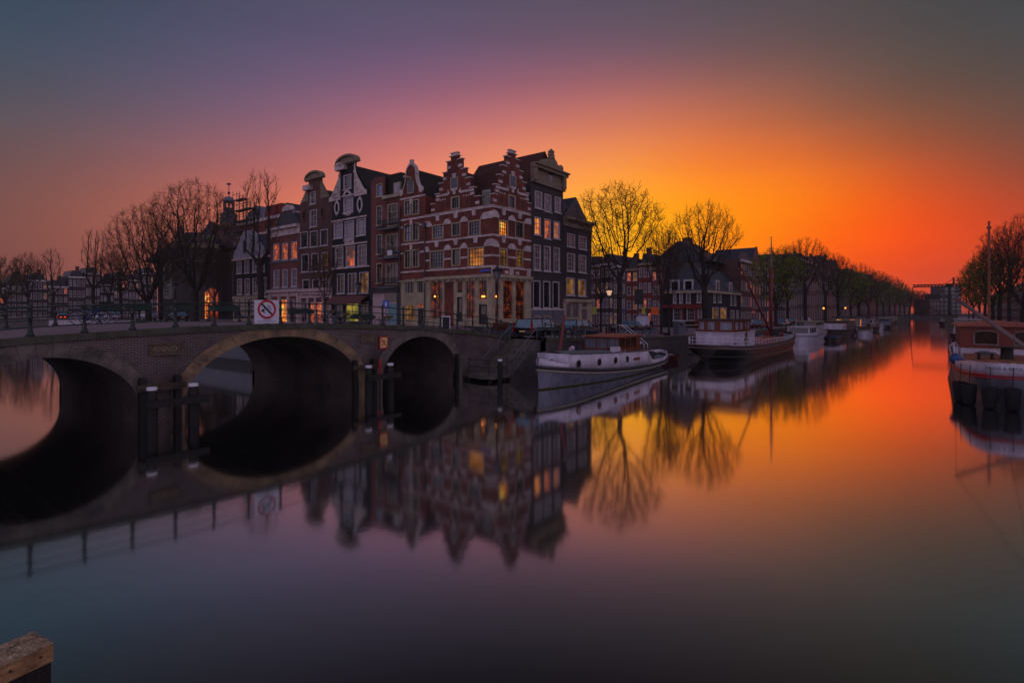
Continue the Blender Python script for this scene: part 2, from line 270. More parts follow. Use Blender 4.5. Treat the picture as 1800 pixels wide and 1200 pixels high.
# ---------------------------------------------------------------- mesh builder
I4 = Matrix.Identity(4)
class MB:
    def __init__(s, M=None): s.v = []; s.f = []; s.m = []; s.M = M
    def add(s, vs, fs, m=0):
        o = len(s.v)
        if s.M is not None: vs = [tuple(s.M @ Vector(q)) for q in vs]
        s.v += [tuple(q) for q in vs]; s.f += [tuple(i+o for i in q) for q in fs]; s.m += [m]*len(fs); return s
    def box(s, x0, x1, y0, y1, z0, z1, m=0):
        return s.add([(x0,y0,z0),(x1,y0,z0),(x1,y1,z0),(x0,y1,z0),(x0,y0,z1),(x1,y0,z1),(x1,y1,z1),(x0,y1,z1)],
                     [(0,3,2,1),(4,5,6,7),(0,1,5,4),(1,2,6,5),(2,3,7,6),(3,0,4,7)], m)
    def frus(s, cx, cy, z0, z1, a0, b0, a1, b1, m=0):
        return s.add([(cx-a0,cy-b0,z0),(cx+a0,cy-b0,z0),(cx+a0,cy+b0,z0),(cx-a0,cy+b0,z0),(cx-a1,cy-b1,z1),(cx+a1,cy-b1,z1),(cx+a1,cy+b1,z1),(cx-a1,cy+b1,z1)],
                     [(0,3,2,1),(4,5,6,7),(0,1,5,4),(1,2,6,5),(2,3,7,6),(3,0,4,7)], m)
    def prism(s, pts, y0, y1, m=0, mside=None):         # polygon in x,z pushed along y
        n = len(pts); v = [(a, y0, b) for a, b in pts]+[(a, y1, b) for a, b in pts]
        s.add(v, [tuple(range(n)), tuple(range(2*n-1, n-1, -1))], m)
        return s.add(v, [(i, (i+1) % n, n+(i+1) % n, n+i) for i in range(n)], m if mside is None else mside)
    def prismz(s, pts, z0, z1, m=0):
        n = len(pts); v = [(a, b, z0) for a, b in pts]+[(a, b, z1) for a, b in pts]
        return s.add(v, [tuple(range(n-1, -1, -1)), tuple(range(n, 2*n))]+[(i, (i+1) % n, n+(i+1) % n, n+i) for i in range(n)], m)
    def prismx(s, pts, x0, x1, m=0):                     # polygon in y,z pushed along x
        n = len(pts); v = [(x0, a, b) for a, b in pts]+[(x1, a, b) for a, b in pts]
        return s.add(v, [tuple(range(n)), tuple(range(2*n-1, n-1, -1))]+[(i, (i+1) % n, n+(i+1) % n, n+i) for i in range(n)], m)
    def tube(s, pts, r, n=6, m=0, caps=True):
        pts = [Vector(p) for p in pts]; rs = r if isinstance(r, (list, tuple)) else [r]*len(pts)
        v = []; f = []
        for i, p in enumerate(pts):
            d = (pts[min(i+1, len(pts)-1)]-pts[max(i-1, 0)])
            if d.length < 1e-9: d = Vector((0,0,1))
            d.normalize(); a = d.cross(Vector((0,0,1)) if abs(d.z) < .9 else Vector((1,0,0))).normalized(); b = d.cross(a)
            for j in range(n):
                t = 2*math.pi*j/n; v.append(p+(a*math.cos(t)+b*math.sin(t))*rs[i])
        for i in range(len(pts)-1):
            for j in range(n): f.append((i*n+j, i*n+(j+1) % n, (i+1)*n+(j+1) % n, (i+1)*n+j))
        if caps: f += [tuple(range(n-1, -1, -1)), tuple(range((len(pts)-1)*n, len(pts)*n))]
        return s.add(v, f, m)
    def lathe(s, prof, n=12, o=(0,0,0), m=0, ax='z', cap=True):
        v = []; f = []
        for (r, h) in prof:
            for j in range(n):
                t = 2*math.pi*j/n; c, q = r*math.cos(t), r*math.sin(t)
                v.append((o[0]+c, o[1]+q, o[2]+h) if ax == 'z' else (o[0]+c, o[1]+h, o[2]+q) if ax == 'y' else (o[0]+h, o[1]+c, o[2]+q))
        k = len(prof)
        for i in range(k-1):
            for j in range(n): f.append((i*n+j, i*n+(j+1) % n, (i+1)*n+(j+1) % n, (i+1)*n+j))
        if cap: f += [tuple(range(n-1, -1, -1)), tuple(range((k-1)*n, k*n))]
        return s.add(v, f, m)
    def ball(s, c, r, n=8, m=0, sz=1):
        k = n//2+1
        return s.lathe([(max(.001, r*math.sin(math.pi*i/k)), -r*sz*math.cos(math.pi*i/k)) for i in range(k+1)], n, c, m)
    def torus(s, c, R0, r, n=20, k=5, ax='y', m=0):
        v = []; f = []
        for i in range(n):
            a = 2*math.pi*i/n
            for j in range(k):
                b = 2*math.pi*j/k; q = R0+r*math.cos(b); h = r*math.sin(b); x, z = q*math.cos(a), q*math.sin(a)
                v.append((c[0]+x, c[1]+h, c[2]+z) if ax == 'y' else (c[0]+x, c[1]+z, c[2]+h) if ax == 'z' else (c[0]+h, c[1]+x, c[2]+z))
                f.append((i*k+j, i*k+(j+1) % k, ((i+1) % n)*k+(j+1) % k, ((i+1) % n)*k+j))
        return s.add(v, f, m)
    def holed(s, outline, holes, d=0, depth=.2, m=0, mrev=None, edge=True):   # facade skin in x,z at y=d, holes reveal inwards
        vs = []; es = []
        for lp in [outline]+list(holes):
            k = len(vs); n = len(lp); vs += [Vector(q) for q in lp]; es += [(k+i, k+(i+1) % n) for i in range(n)]
        ov, oe, of = delaunay_2d_cdt(vs, es, [], 0, 1e-5)[:3]
        def inside(x, y, pg):
            r = False; n = len(pg); j = n-1
            for i in range(n):
                xi, yi = pg[i]; xj, yj = pg[j]
                if (yi > y) != (yj > y) and x < (xj-xi)*(y-yi)/(yj-yi)+xi: r = not r
                j = i
            return r
        tri = []
        for t in of:
            cx = sum(ov[i].x for i in t)/len(t); cy = sum(ov[i].y for i in t)/len(t)
            if inside(cx, cy, outline) and not any(inside(cx, cy, h) for h in holes): tri.append(tuple(t))
        s.add([(q.x, d, q.y) for q in ov], tri, m)
        for h in list(holes)+([outline] if edge else []):
            n = len(h); s.add([(a, d, b) for a, b in h]+[(a, d-depth, b) for a, b in h],
                  [(i, (i+1) % n, n+(i+1) % n, n+i) for i in range(n)], m if mrev is None else mrev)
        return s
    def build(s, name, mats, parent=None, smooth=False):
        me = bpy.data.meshes.new(name); me.from_pydata(s.v, [], s.f)
        if isinstance(mats, str): mats = [mats]
        for q in mats: me.materials.append(MAT[q])
        me.polygons.foreach_set('material_index', s.m)
        if smooth: me.polygons.foreach_set('use_smooth', [True]*len(s.f))
        me.update()
        o = bpy.data.objects.new(name, me); COL.objects.link(o)
        if parent is not None: setpar(o, parent)
        return o
WORLDTHINGS = {}
def setpar(o, parent):
    o.parent = parent
    if parent.name in WORLDTHINGS: o.matrix_parent_inverse = Matrix.Translation(-Vector(WORLDTHINGS[parent.name]))
def thing(name, label, cat, loc=(0,0,0), rz=0, group=None, world=False):
    o = bpy.data.objects.new(name, None); COL.objects.link(o); o.empty_display_size = .3
    o.location = loc; o.rotation_euler = (0, 0, rz); o['label'] = label; o['category'] = cat
    if group: o['group'] = group
    if world: WORLDTHINGS[o.name] = loc
    return o
def tag(o, label, cat, group=None):
    o['label'] = label; o['category'] = cat
    if group: o['group'] = group
    return o
def struct(o, kind='structure'): o['kind'] = kind; return o
def dup(root, loc=None, rz=None, label=None, group=None, scale=None):
    r = root.copy(); COL.objects.link(r)
    if loc is not None: r.location = loc
    if rz is not None: r.rotation_euler = (0, 0, rz)
    if scale is not None: r.scale = (scale,)*3 if isinstance(scale, (int, float)) else scale
    if label: r['label'] = label
    if group: r['group'] = group
    for ch in list(root.children):
        c = ch.copy(); COL.objects.link(c); c.parent = r
        for gch in list(ch.children):
            d = gch.copy(); COL.objects.link(d); d.parent = c
    return r
def text_mesh(name, body, size, mats, M, extrude=.004, parent=None, align='CENTER', bold=0):
    cu = bpy.data.curves.new(name, 'FONT'); cu.body = body; cu.size = size; cu.align_x = align; cu.align_y = 'CENTER'; cu.extrude = extrude; cu.offset = bold
    cu.space_line = .9
    o = bpy.data.objects.new(name+'_c', cu); COL.objects.link(o)
    bpy.context.view_layer.update()
    me = bpy.data.meshes.new_from_object(o); bpy.data.objects.remove(o); bpy.data.curves.remove(cu)
    me.transform(M); me.materials.clear(); me.materials.append(MAT[mats])
    q = bpy.data.objects.new(name, me); COL.objects.link(q)
    if parent is not None: setpar(q, parent)
    return q
def arcpts(cx, cz, rx, rz, a0, a1, n): return [(cx+rx*math.cos(R(a0+(a1-a0)*i/n)), cz+rz*math.sin(R(a0+(a1-a0)*i/n))) for i in range(n+1)]
# ---------------------------------------------------------------- water and ground
w = MB(); w.add([(-3000,-3000,0),(3000,-3000,0),(3000,3000,0),(-3000,3000,0)], [(0,1,2,3)])
struct(w.build('water', 'water'))
def ground(name, t0, t1, p0, p1, nt, np_, fn=g, m='paving'):
    b = MB(); ts = [t0+(t1-t0)*(i/nt)**1.6 for i in range(nt+1)] if t1 > 500 else [t0+(t1-t0)*i/nt for i in range(nt+1)]
    ps = [p0+(p1-p0)*i/np_ for i in range(np_+1)]
    b.add([(t, p, fn(t, p)) for t in ts for p in ps], [(i*(np_+1)+j, (i+1)*(np_+1)+j, (i+1)*(np_+1)+j+1, i*(np_+1)+j+1) for i in range(nt) for j in range(np_)])
    return struct(b.build(name, m))
ground('street', 30.8, 90, 21.2, 60, 90, 60)
ground('street', 26.5, 30.8, 36, 60, 10, 40)
ground('ground', 90, 2600, 21.2, 1800, 40, 20)
ground('ground', 26.5, 90, 60, 1800, 20, 40)
ground('ground', -60, .8, 36, 1800, 20, 40)
ground('street', -60, -8, 24.4, 36, 20, 8)
ground('ground', -2600, 2600, -7, -1800, 8, 8, lambda a, b: 1.6)
ground('ground', .8, 26.5, 190, 1800, 6, 20, lambda a, b: 1.7)
ground('ground', 450, 2600, -7, 21.2, 10, 4, lambda a, b: 1.6)
# quay walls with their stone edging
def quay(label, path, out, coping_m='coping'):
    t = thing('quay_wall', label, 'quay wall', (path[0][0], path[0][1], 0), world=True)
    b = MB(); c = MB()
    for (a, q) in zip(path, path[1:]):
        n = max(1, int(math.hypot(q[0]-a[0], q[1]-a[1])/3)); n = min(n, 60)
        for i in range(n):
            x0, y0 = a[0]+(q[0]-a[0])*i/n, a[1]+(q[1]-a[1])*i/n; x1, y1 = a[0]+(q[0]-a[0])*(i+1)/n, a[1]+(q[1]-a[1])*(i+1)/n
            z0, z1 = gq(x0, y0), gq(x1, y1)
            b.add([(x0,y0,-2),(x1,y1,-2),(x1,y1,z1-.2),(x0,y0,z0-.2)], [(0,1,2,3)])
            ox, oy = out[0]*.05, out[1]*.05; ix, iy = -out[0]*.4, -out[1]*.4
            c.add([(x0+ox,y0+oy,z0-.24),(x1+ox,y1+oy,z1-.24),(x1+ox,y1+oy,z1+.012),(x0+ox,y0+oy,z0+.012),(x0+ix,y0+iy,z0-.24),(x1+ix,y1+iy,z1-.24),(x1+ix,y1+iy,z1+.012),(x0+ix,y0+iy,z0+.012)],
                  [(0,1,2,3),(7,6,5,4),(3,2,6,7),(0,4,5,1)])
    b.build('wall', 'quay_brick', t); c.build('coping', coping_m, t); return t
def gq(x, y): return 1.6 if y < 0 else (1.7 if y > 189 else g(x, y))
quay('long brick canal quay under the parked cars and trees, running off to the right', [(30.8,21.2),(450,21.2)], (0,-1))
quay('brick quay of the side canal in front of the gabled houses, behind the bridge', [(26.5,36),(26.5,190)], (-1,0))
quay('brick quay on the far left bank of the side canal', [(.8,36),(.8,190)], (1,0))
quay('quay closing the side canal far behind the left end of the bridge', [(.8,190),(26.5,190)], (0,-1))
quay('quay on the right bank behind the moored barge with the red cabin', [(-100,-7),(450,-7)], (0,1))
quay('far quay across the end of the canal beyond the drawbridge', [(450,-7),(450,21.2)], (-1,0))
quay('quay left of the bridge on the near side', [(-60,24.4),(-8,24.4)], (0,-1))

# ---------------------------------------------------------------- the arched bridge
PF, PB = 24.4, 36.0
br = thing('arch_bridge', 'old brick bridge with three stone-ringed arches and green railings', 'bridge', (13.4, 30, 0), world=True)
ARCH = [(4.75,.55,2.88,2.27), (13.48,.55,4.27,2.70), (22.32,.55,3.0,2.4)]    # centre, springing z, half span, rise
def archcurve(c, z, a, h, n, off=0): return [(c+(a+off)*math.cos(math.pi*i/n), z+(h+off)*math.sin(math.pi*i/n)) for i in range(n+1)]
out = [(-8,-2)]+[(-8+38.8*i/60, prof(-8+38.8*i/60)-.26) for i in range(61)]+[(30.8,-2)]
for A in reversed(ARCH):
    out += [(A[0]+A[2],-2)]+archcurve(*A, 28)+[(A[0]-A[2],-2)]
b = MB(); b.prism(out, PF, PB); b.build('brick_wall', 'bridge_brick', br)
for A, mt in zip(ARCH, ('ashlar_grey','ashlar','ashlar_grey')):
    n = 21; rnd = random.Random(int(A[0]*10))
    pts0 = archcurve(*A, n*3); pts1 = archcurve(*A, n*3, .52)
    for side in (0, 1):
        b = MB()
        y0, y1 = (PF-.05, PF+.3) if side == 0 else (PB-.3, PB+.05)
        for i in range(n):
            o = rnd.uniform(-.012,.012); th = rnd.uniform(-.03,.04)
            i0, i1 = i*3, i*3+3
            q = []
            for j in range(4): q.append(pts0[i0+j])
            for j in range(3,-1,-1):
                x, z = pts1[i0+j]; x0, z0 = pts0[i0+j]; L = math.hypot(x-x0, z-z0); k = 1+th/L; q.append((x0+(x-x0)*k, z0+(z-z0)*k))
            cx = sum(a for a,_ in q)/8; cz = sum(c for _,c in q)/8
            q = [(cx+(a-cx)*.975, cz+(c-cz)*.985) for a, c in q]
            b.prism(q, y0+o, y1)
        for sx in (-1, 1):
            for z0 in (-.6, -.02):
                x0 = A[0]+sx*A[2]; b.box(min(x0, x0+sx*.45), max(x0, x0+sx*.45), y0+.01, y1, z0, z0+.555)
        b.build('arch_ring', mt, br)
n = 30
for (y0, y1) in ((PF-.1, PF+.34), (PB-.34, PB+.1)):
    b = MB()
    for i in range(n):
        x0 = -8+38.8*i/n; x1 = x0+38.8/n-.012
        o = random.uniform(-.008,.008)
        b.add([(x0,y0,prof(x0)-.25),(x1,y0,prof(x1)-.25),(x1,y1,prof(x1)-.25),(x0,y1,prof(x0)-.25),(x0,y0,prof(x0)+o),(x1,y0,prof(x1)+o),(x1,y1,prof(x1)+o),(x0,y1,prof(x0)+o)],
              [(0,3,2,1),(4,5,6,7),(0,1,5,4),(1,2,6,5),(2,3,7,6),(3,0,4,7)])
    b.build('coping', 'coping', br)
b = MB(); nt, npn = 80, 12
ps = [PF+.34+(PB-PF-.68)*j/npn for j in range(npn+1)]; ts = [-8+38.8*i/nt for i in range(nt+1)]
b.add([(t, p, g(t, p)-.03+.02*math.sin(math.pi*j/npn)) for t in ts for j, p in enumerate(ps)], [(i*(npn+1)+j, (i+1)*(npn+1)+j, (i+1)*(npn+1)+j+1, i*(npn+1)+j+1) for i in range(nt) for j in range(npn)])
b.build('deck', 'paving', br)
def plaque(px0, px1, y0, y1, txt):
    x0, D = onP(px0, PF); x1, _ = onP(px1, PF); Dm = onP((px0+px1)/2, PF)[1]; z1, z0 = zz(y0, Dm), zz(y1, Dm)
    b = MB(); b.box(x0, x1, PF-.05, PF+.1, z0, z1)
    for q in ((x0,x1,z1-.07,z1),(x0,x1,z0,z0+.07),(x0,x0+.07,z0+.071,z1-.071),(x1-.07,x1,z0+.071,z1-.071)): b.box(q[0], q[1], PF-.09, PF-.051, q[2], q[3])
    p = b.build('plaque', 'plaque', br)
    M = Matrix.Translation(((x0+x1)/2, PF-.055, (z0+z1)/2)) @ Matrix.Rotation(R(90), 4, 'X')
    text_mesh('lettering', txt, (z1-z0)*.62, 'sandstone', M, .02, p)
plaque(262, 315, 603, 624, 'ANNO'); plaque(633, 661, 587, 602, '1750')
# railings
def railing(name, label, pts, spacing, Pfun, parent=None, h=1.02, posts=True, every=1):
    """pts: list of (t,p) path"""
    t = thing(name, label, 'railing', (pts[0][0], pts[0][1], 0), world=True)
    proto = MB(); proto.lathe([(.13,0),(.13,.06),(.09,.1),(.07,.22),(.055,.3),(.055,.6),(.08,.62),(.08,.68),(.055,.7),(.05,.92),(.085,.95),(.085,1.02),(.05,1.06),(.055,1.1),(.03,1.14)], 8)
    me = None; allp = []
    for (a, q) in zip(pts, pts[1:]):
        L = math.hypot(q[0]-a[0], q[1]-a[1]); n = max(1, round(L/spacing))
        for i in range(n+1):
            if i == 0 and allp: continue
            allp.append((a[0]+(q[0]-a[0])*i/n, a[1]+(q[1]-a[1])*i/n))
    for (x, y) in allp:
        if me is None: o = proto.build('post', 'railing_green', None, True); me = o.data
        else: o = bpy.data.objects.new('post', me); COL.objects.link(o)
        o.parent = t; o.matrix_parent_inverse = Matrix.Translation(-Vector(t.location)); o.location = (x, y, Pfun(x, y))
    for hh, rr in ((.99,.032),(.64,.022),(.3,.022)):
        b = MB(); fine = []
        for (a, q) in zip(allp, allp[1:]):
            for k in range(3): u = k/3; fine.append((a[0]+(q[0]-a[0])*u, a[1]+(q[1]-a[1])*u, Pfun(a[0]+(q[0]-a[0])*u, a[1]+(q[1]-a[1])*u)+hh))
        x, y = allp[-1]; fine.append((x, y, Pfun(x, y)+hh)); b.tube(fine, rr, 6); b.build('rail', 'railing_green', t, True)
    return t
def fprof(x, y): return prof(x)
railing('bridge_railing', 'green iron railing along the near side of the bridge, above the arches', [(-8+.36,PF+.12),(31.5,PF+.12)], 1.5, fprof)
# measured post spacing: 31 posts
railing('bridge_railing', 'green iron railing on the far side of the bridge, hung with planter boxes', [(-7.6,PB-.15),(26.2,PB-.15)], 1.9, fprof)
railing('quay_railing', 'dark iron railing on the quay edge in front of the two parked cars', [(31.2,21.5),(38.6,21.5)], 1.25, g)
railing('quay_railing', 'thin railing on the quay beside the grey utility box', [(63.5,21.5),(66.5,21.5)], 1.5, g)
# planter boxes on the far railing
boxes = [(160,212),(219,265),(301,340),(369,420),(507,550),(617,655)]
lab = ['partly hidden behind the bicycle', 'just right of the leaning blue bicycle', 'third from the left on the far railing', 'left of the no-music sign', 'just right of the no-music sign', 'rightmost, left of the blue arrow sign']
for (a, c), l in zip(boxes, lab):
    x0, D = onP(a, PB-.3); x1, _ = onP(c, PB-.3); zc = prof((x0+x1)/2)+.99; L = x1-x0
    t = thing('planter_box', 'green planter box on the far bridge railing, '+l, 'planter', ((x0+x1)/2, PB-.32, zc-.3), 0, 'planter boxes on the bridge railing')
    b = MB(); b.prismx([(-.14,0),(.1,0),(.16,.3),(-.18,.3)], -L/2, L/2); b.build('box', 'planter_green', t)
    for q_ in (-L*.3, L*.3): b = MB(); b.tube([(q_,.12,-.1),(q_,.2,.32)], .015, 4); b.build('bracket', 'iron', t)
    b = MB(); rnd = random.Random(a)
    for i in range(170):
        c0 = Vector((rnd.uniform(-L*.42,L*.42), rnd.uniform(-.13,.1), .3+abs(rnd.gauss(0,.05)))); u = Vector([rnd.gauss(0,1) for _ in range(3)]).normalized()*.05; v = Vector([rnd.gauss(0,1) for _ in range(3)]).normalized()*.035
        b.add([c0-u, c0+v, c0+u, c0-v], [(0,1,2,3)])
    b.build('plants', 'shrub_leaf', t)
# ---------------------------------------------------------------- stairs down to the landing
t = thing('landing_stairs', 'worn stone stairs from the quay down to a small landing by the bridge', 'stairs', (28, 23, 0), world=True)
b = MB(); n = 11
for i in range(n):
    x0 = 27.6+i*.3; z = .42+(i+1)*(2.5-.42)/n; b.box(x0, 30.8, 22.0+.002*i, PF-.003, z-.19, z)
b.build('steps', 'ashlar_grey', t)
b = MB(); b.prism([(27.6,-2),(30.79,-2),(30.79,2.46),(30.6,2.4),(27.6,.38)], 21.62, 21.99); b.prism([(27.61,-2),(30.78,-2),(30.78,2.2),(27.61,.2)], 22.0, PF-.01); b.build('side_wall', 'quay_brick', t)
b = MB(); b.prismz([(26.0,PF-.004),(25.5,22.6),(25.9,21.75),(27.59,21.75),(27.59,PF-.004)], .2, .42); b.build('landing', 'ashlar_grey', t)
for (x, y) in ((26.0,23.9),(25.95,22.1),(27.1,21.9)): b = MB(); b.tube([(x,y,-1),(x,y,.2)], .12, 8); b.build('support', 'wood_wet', t)
b = MB()
for (x, y) in ((25.95,23.9),(25.8,22.1),(27.4,21.9)): b.lathe([(.05,0),(.035,.1),(.035,.95),(.055,1.0),(.03,1.06)], 6, (x,y,.42))
for h in (.5, .95): b.tube([(25.95,23.9,.42+h),(25.8,22.1,.42+h),(27.4,21.9,.42+h)], .02, 5)
b.build('guard_rail', 'iron', t)
for y in (21.8, 24.2):
    b = MB(); b.tube([(27.5,y,1.25),(27.7,y,1.35),(30.6,y,3.35),(31.3,y,3.45)], .022, 6)
    for x, z0, z1 in ((28,.6,1.55),(29.3,1.6,2.45),(30.6,2.45,3.35)): b.tube([(x,y,z0),(x,y,z1)], .02, 5)
    b.build('handrail', 'zinc', t)
# ---------------------------------------------------------------- mooring piles and fenders
def pile(label, px, py_cap, P, r=.21, group='white-capped mooring piles', cap=True):
    x, D = onP(px, P); z = zz(py_cap, D)
    t = thing('mooring_pile', label, 'mooring pile', (x, P, 0), 0, group)
    b = MB(); b.lathe([(r*1.02,-2),(r,0),(r*.95,z-.42),(r*.78,z-.2),(r*.76,z-.1)], 10); b.build('pile', 'wood_wet', t)
    b = MB(); b.lathe([(r*.84,z-.12),(r*.86,z-.02),(r*.7,z),(.01,z+.01)], 10); b.build('cap', 'cap_white', t)
    return x, z
a = pile('white-capped mooring pile, left of the pair between the left and middle arches', 267, 680, 22.9)
c = pile('white-capped mooring pile, right of the pair at the foot of the middle arch', 340, 673, 22.9)
a2 = pile('white-capped mooring pile, left of the pair below the red and yellow sign', 648, 642, 22.9, .2)
c2 = pile('white-capped mooring pile standing in front of the right arch', 686, 638, 22.9, .2)
pile('dark mooring pile seen through the middle arch, with a small white cap', 462, 625, 37.5, .2)
pile('tall mooring pile with a white cap beside the stair landing', 879, 631, 20.9, .17)
for (q0, q1, lb) in ((a, c, 'left'), (a2, c2, 'right')):
    z = q0[1]-.75
    b = MB(); b.box(q0[0]-.3, q1[0]+.45, 22.52, 22.68, z, z+.27); tag(b.build('fender_beam', 'wood_wet'), 'dark horizontal timber bolted across the %s pair of white-capped piles' % lb, 'beam')
    xm = (q0[0]+q1[0])/2
    t = thing('timber_fender', 'wet timber frame fixed to the bridge pier behind the %s pair of piles' % lb, 'fender', (xm, 24.1, 0))
    for s_ in (-.62, .62):
        b = MB(); b.box(s_-.12, s_+.12, -.05, .2, -2, 1.78); b.add([(s_-.12,-.05,1.78),(s_+.12,-.05,1.78),(s_+.12,.2,1.78),(s_-.12,.2,1.78),(s_-.08,-.02,1.88),(s_+.08,-.02,1.88),(s_+.08,.16,1.88),(s_-.08,.16,1.88)], [(4,5,6,7),(0,1,5,4),(1,2,6,5),(2,3,7,6),(3,0,4,7)]); b.build('upright', 'wood_wet', t)
    b = MB(); b.box(-.85, .85, -.17, -.052, 1.35, 1.6); b.build('crossbeam', 'wood_old', t)
x, D = onP(668, 23.6)
t = thing('gauge_pole', 'thin red and white gauge pole in front of the right pier', 'pole', (x, 23.6, 0))
b = MB(); b.box(-.03,.03,-.02,.02,-1,.9); b.build('pole', 'iron', t)
b = MB(); b.box(-.05,.05,-.03,.03,.9,1.9); b.build('red_board', 'sign_red', t)
x, D = onP(912/4.5+600, PF-.12)
b = MB(); b.box(x-.12, x+.12, PF-.25, PF-.06, -2, 1.75); tag(b.build('timber_post', 'wood_wet'), 'dark timber post against the bridge right of the right arch', 'post')
# old pile in the near left corner
t = thing('mooring_post', 'weathered square timber post with lichen on top, in the lower left corner', 'post', (0,0,0), world=False)
t.location = (.857, 5.19, 0); t.rotation_euler = (0, 0, R(10.8))
b = MB(); b.box(-.145,.145,-.145,.145,-2,1.86); b.build('post', 'wood_wet', t)
b = MB(); b.box(-.155,.155,-.155,.155,1.861,1.99); b.build('collar_board', 'wood_collar', t)
b = MB()
nn = 28; rnd = random.Random(4)
def hz(i, j):
    u, v = 2*i/nn-1, 2*j/nn-1; e_ = max(abs(u), abs(v)); return 1.991+.012*(1-e_**4)+(.0035*math.sin(i*2.3+j*.4)+.003*math.sin(j*1.1-i*.5)+rnd.uniform(-.0022,.0022))*(1-e_**6)
b.add([(-.158+.316*i/nn, -.158+.316*j/nn, hz(i, j)) for i in range(nn+1) for j in range(nn+1)], [(i*(nn+1)+j, (i+1)*(nn+1)+j, (i+1)*(nn+1)+j+1, i*(nn+1)+j+1) for i in range(nn) for j in range(nn)])
b.build('weathered_top', 'lichen_wood', t)
b = MB()
for q in (-.09, .08): b.lathe([(.009,-.006),(.009,0)], 8, (q,-.156,1.93), 0, 'y'); b.lathe([(.009,-.006),(.009,0)], 8, (-.156,q,1.93), 0, 'x')
b.build('bolt', 'iron', t)
# ---------------------------------------------------------------- canal houses
TL_, PR_ = 37.5, 31.6          # planes of the two house fronts: X = TL_ (side canal), Y = PR_ (main canal)
def frameL(T=TL_): return Matrix(((0,-1,0,T),(1,0,0,0),(0,0,1,0),(0,0,0,1)))     # local (a, outward, z)
def frameR(P=PR_): return Matrix(((1,0,0,0),(0,-1,0,P),(0,0,1,0),(0,0,0,1)))
class Front:
    def __init__(s, side, c): s.side = side; s.c = c; s.M = frameL(c) if side == 'L' else frameR(c)
    def a(s, px): return (onT if s.side == 'L' else onP)(px, s.c)[0]
    def D(s, px): return (onT if s.side == 'L' else onP)(px, s.c)[1]
    def pt(s, px, py): return (s.a(px), zz(py, s.D(px)))
    def rect(s, x0, x1, y0, y1):
        D = s.D((x0+x1)/2); a, c = s.a(x0), s.a(x1); return (min(a, c), max(a, c), zz(y1, D), zz(y0, D))
def rectpts(a0, a1, z0, z1): return [(a0,z0),(a1,z0),(a1,z1),(a0,z1)]
def window(par, M, r, cols=2, rows=3, fm='window_white', sm=None, pane='glass_dark', fw=.11, sill=True, dep=.1, sash=True, mw=.035, transom=None, proud=.02):
    a0, a1, z0, z1 = r; sm = sm or fm
    b = MB(M); y0, y1 = -dep-.06, proud
    b.box(a0-.001, a0+fw, y0, y1, z0, z1); b.box(a1-fw, a1+.001, y0, y1, z0, z1); b.box(a0+fw, a1-fw, y0, y1, z1-fw, z1+.001); b.box(a0+fw, a1-fw, y0, y1, z0-.001, z0+fw*.8)
    i0, i1, k0, k1 = a0+fw, a1-fw, z0+fw*.8, z1-fw
    s0, s1 = -dep-.05, -dep+.01
    for i in range(1, cols): x = i0+(i1-i0)*i/cols; b.box(x-mw/2, x+mw/2, s0, s1, k0, k1, 1)
    for i in range(1, rows): z = k0+(k1-k0)*i/rows; w_ = mw*(1.6 if sash and i == (rows+1)//2 else 1); b.box(i0, i1, s0-.005, s1+.006, z-w_/2, z+w_/2, 1)
    sw = .045
    if sash: b.box(i0, i0+sw, s0, s1+.012, k0, k1, 1); b.box(i1-sw, i1, s0, s1+.012, k0, k1, 1); b.box(i0+sw, i1-sw, s0, s1+.012, k1-sw, k1, 1); b.box(i0+sw, i1-sw, s0, s1+.012, k0, k0+sw, 1)
    o = b.build('window', [fm, sm], par)
    p = MB(M); p.add([(i0,s0+.012,k0),(i1,s0+.012,k0),(i1,s0+.012,k1),(i0,s0+.012,k1)], [(0,1,2,3)]); p.build('pane', pane, o)
    if sill: q = MB(M); q.box(a0-.1, a1+.1, -.02, .12, z0-.1, z0-.002); q.build('sill', fm, o)
    return o
def body(par, F, a0, a1, zb, z1, depth, m, thick=.25):
    """side and rear walls behind the facade skin"""
    b = MB(F.M); b.box(a0, a1, -depth, -thick-.002, zb, z1); return b.build('side_wall', m, par)
def gable_roof(par, F, a0, a1, z0, zr, depth, m, name='roof', thick=.25, over=.0, am=None):
    b = MB(F.M); am = (a0+a1)/2 if am is None else am
    b.prism([(a0-over,z0),(a1+over,z0),(am,zr)], -depth, -thick-.004); return b.build(name, m, par)
def strip(b, a0, a1, z0, z1, pr=.05, m=0, dn=-.02): b.box(a0, a1, dn, pr, z0, z1, m)
def arch_lunette(b, ac, hw, z0, h, n=10, pr=.04, m=0):    # curved brick tympanum edge as a thin raised rim
    pts = arcpts(ac, z0, hw, h, 0, 180, n); 
    for (x0, q0), (x1, q1) in zip(pts, pts[1:]):
        cx, cz = ac, z0
        k = 1.16
        b.add([(x0,pr,q0),(x1,pr,q1),(cx+(x1-cx)*k,pr,cz+(q1-cz)*k),(cx+(x0-cx)*k,pr,cz+(q0-cz)*k),(x0,0,q0),(x1,0,q1),(cx+(x1-cx)*k,0,cz+(q1-cz)*k),(cx+(x0-cx)*k,0,cz+(q0-cz)*k)],
              [(0,1,2,3),(4,5,1,0),(7,6,2,3)], m)
def anchor(b, a, z0, z1): b.box(a-.03, a+.03, .0, .05, z0, z1, 0); b.box(a-.1, a+.1, .0, .055, z1-.12, z1-.07, 0)

FL, FR = Front('L', TL_), Front('R', PR_)
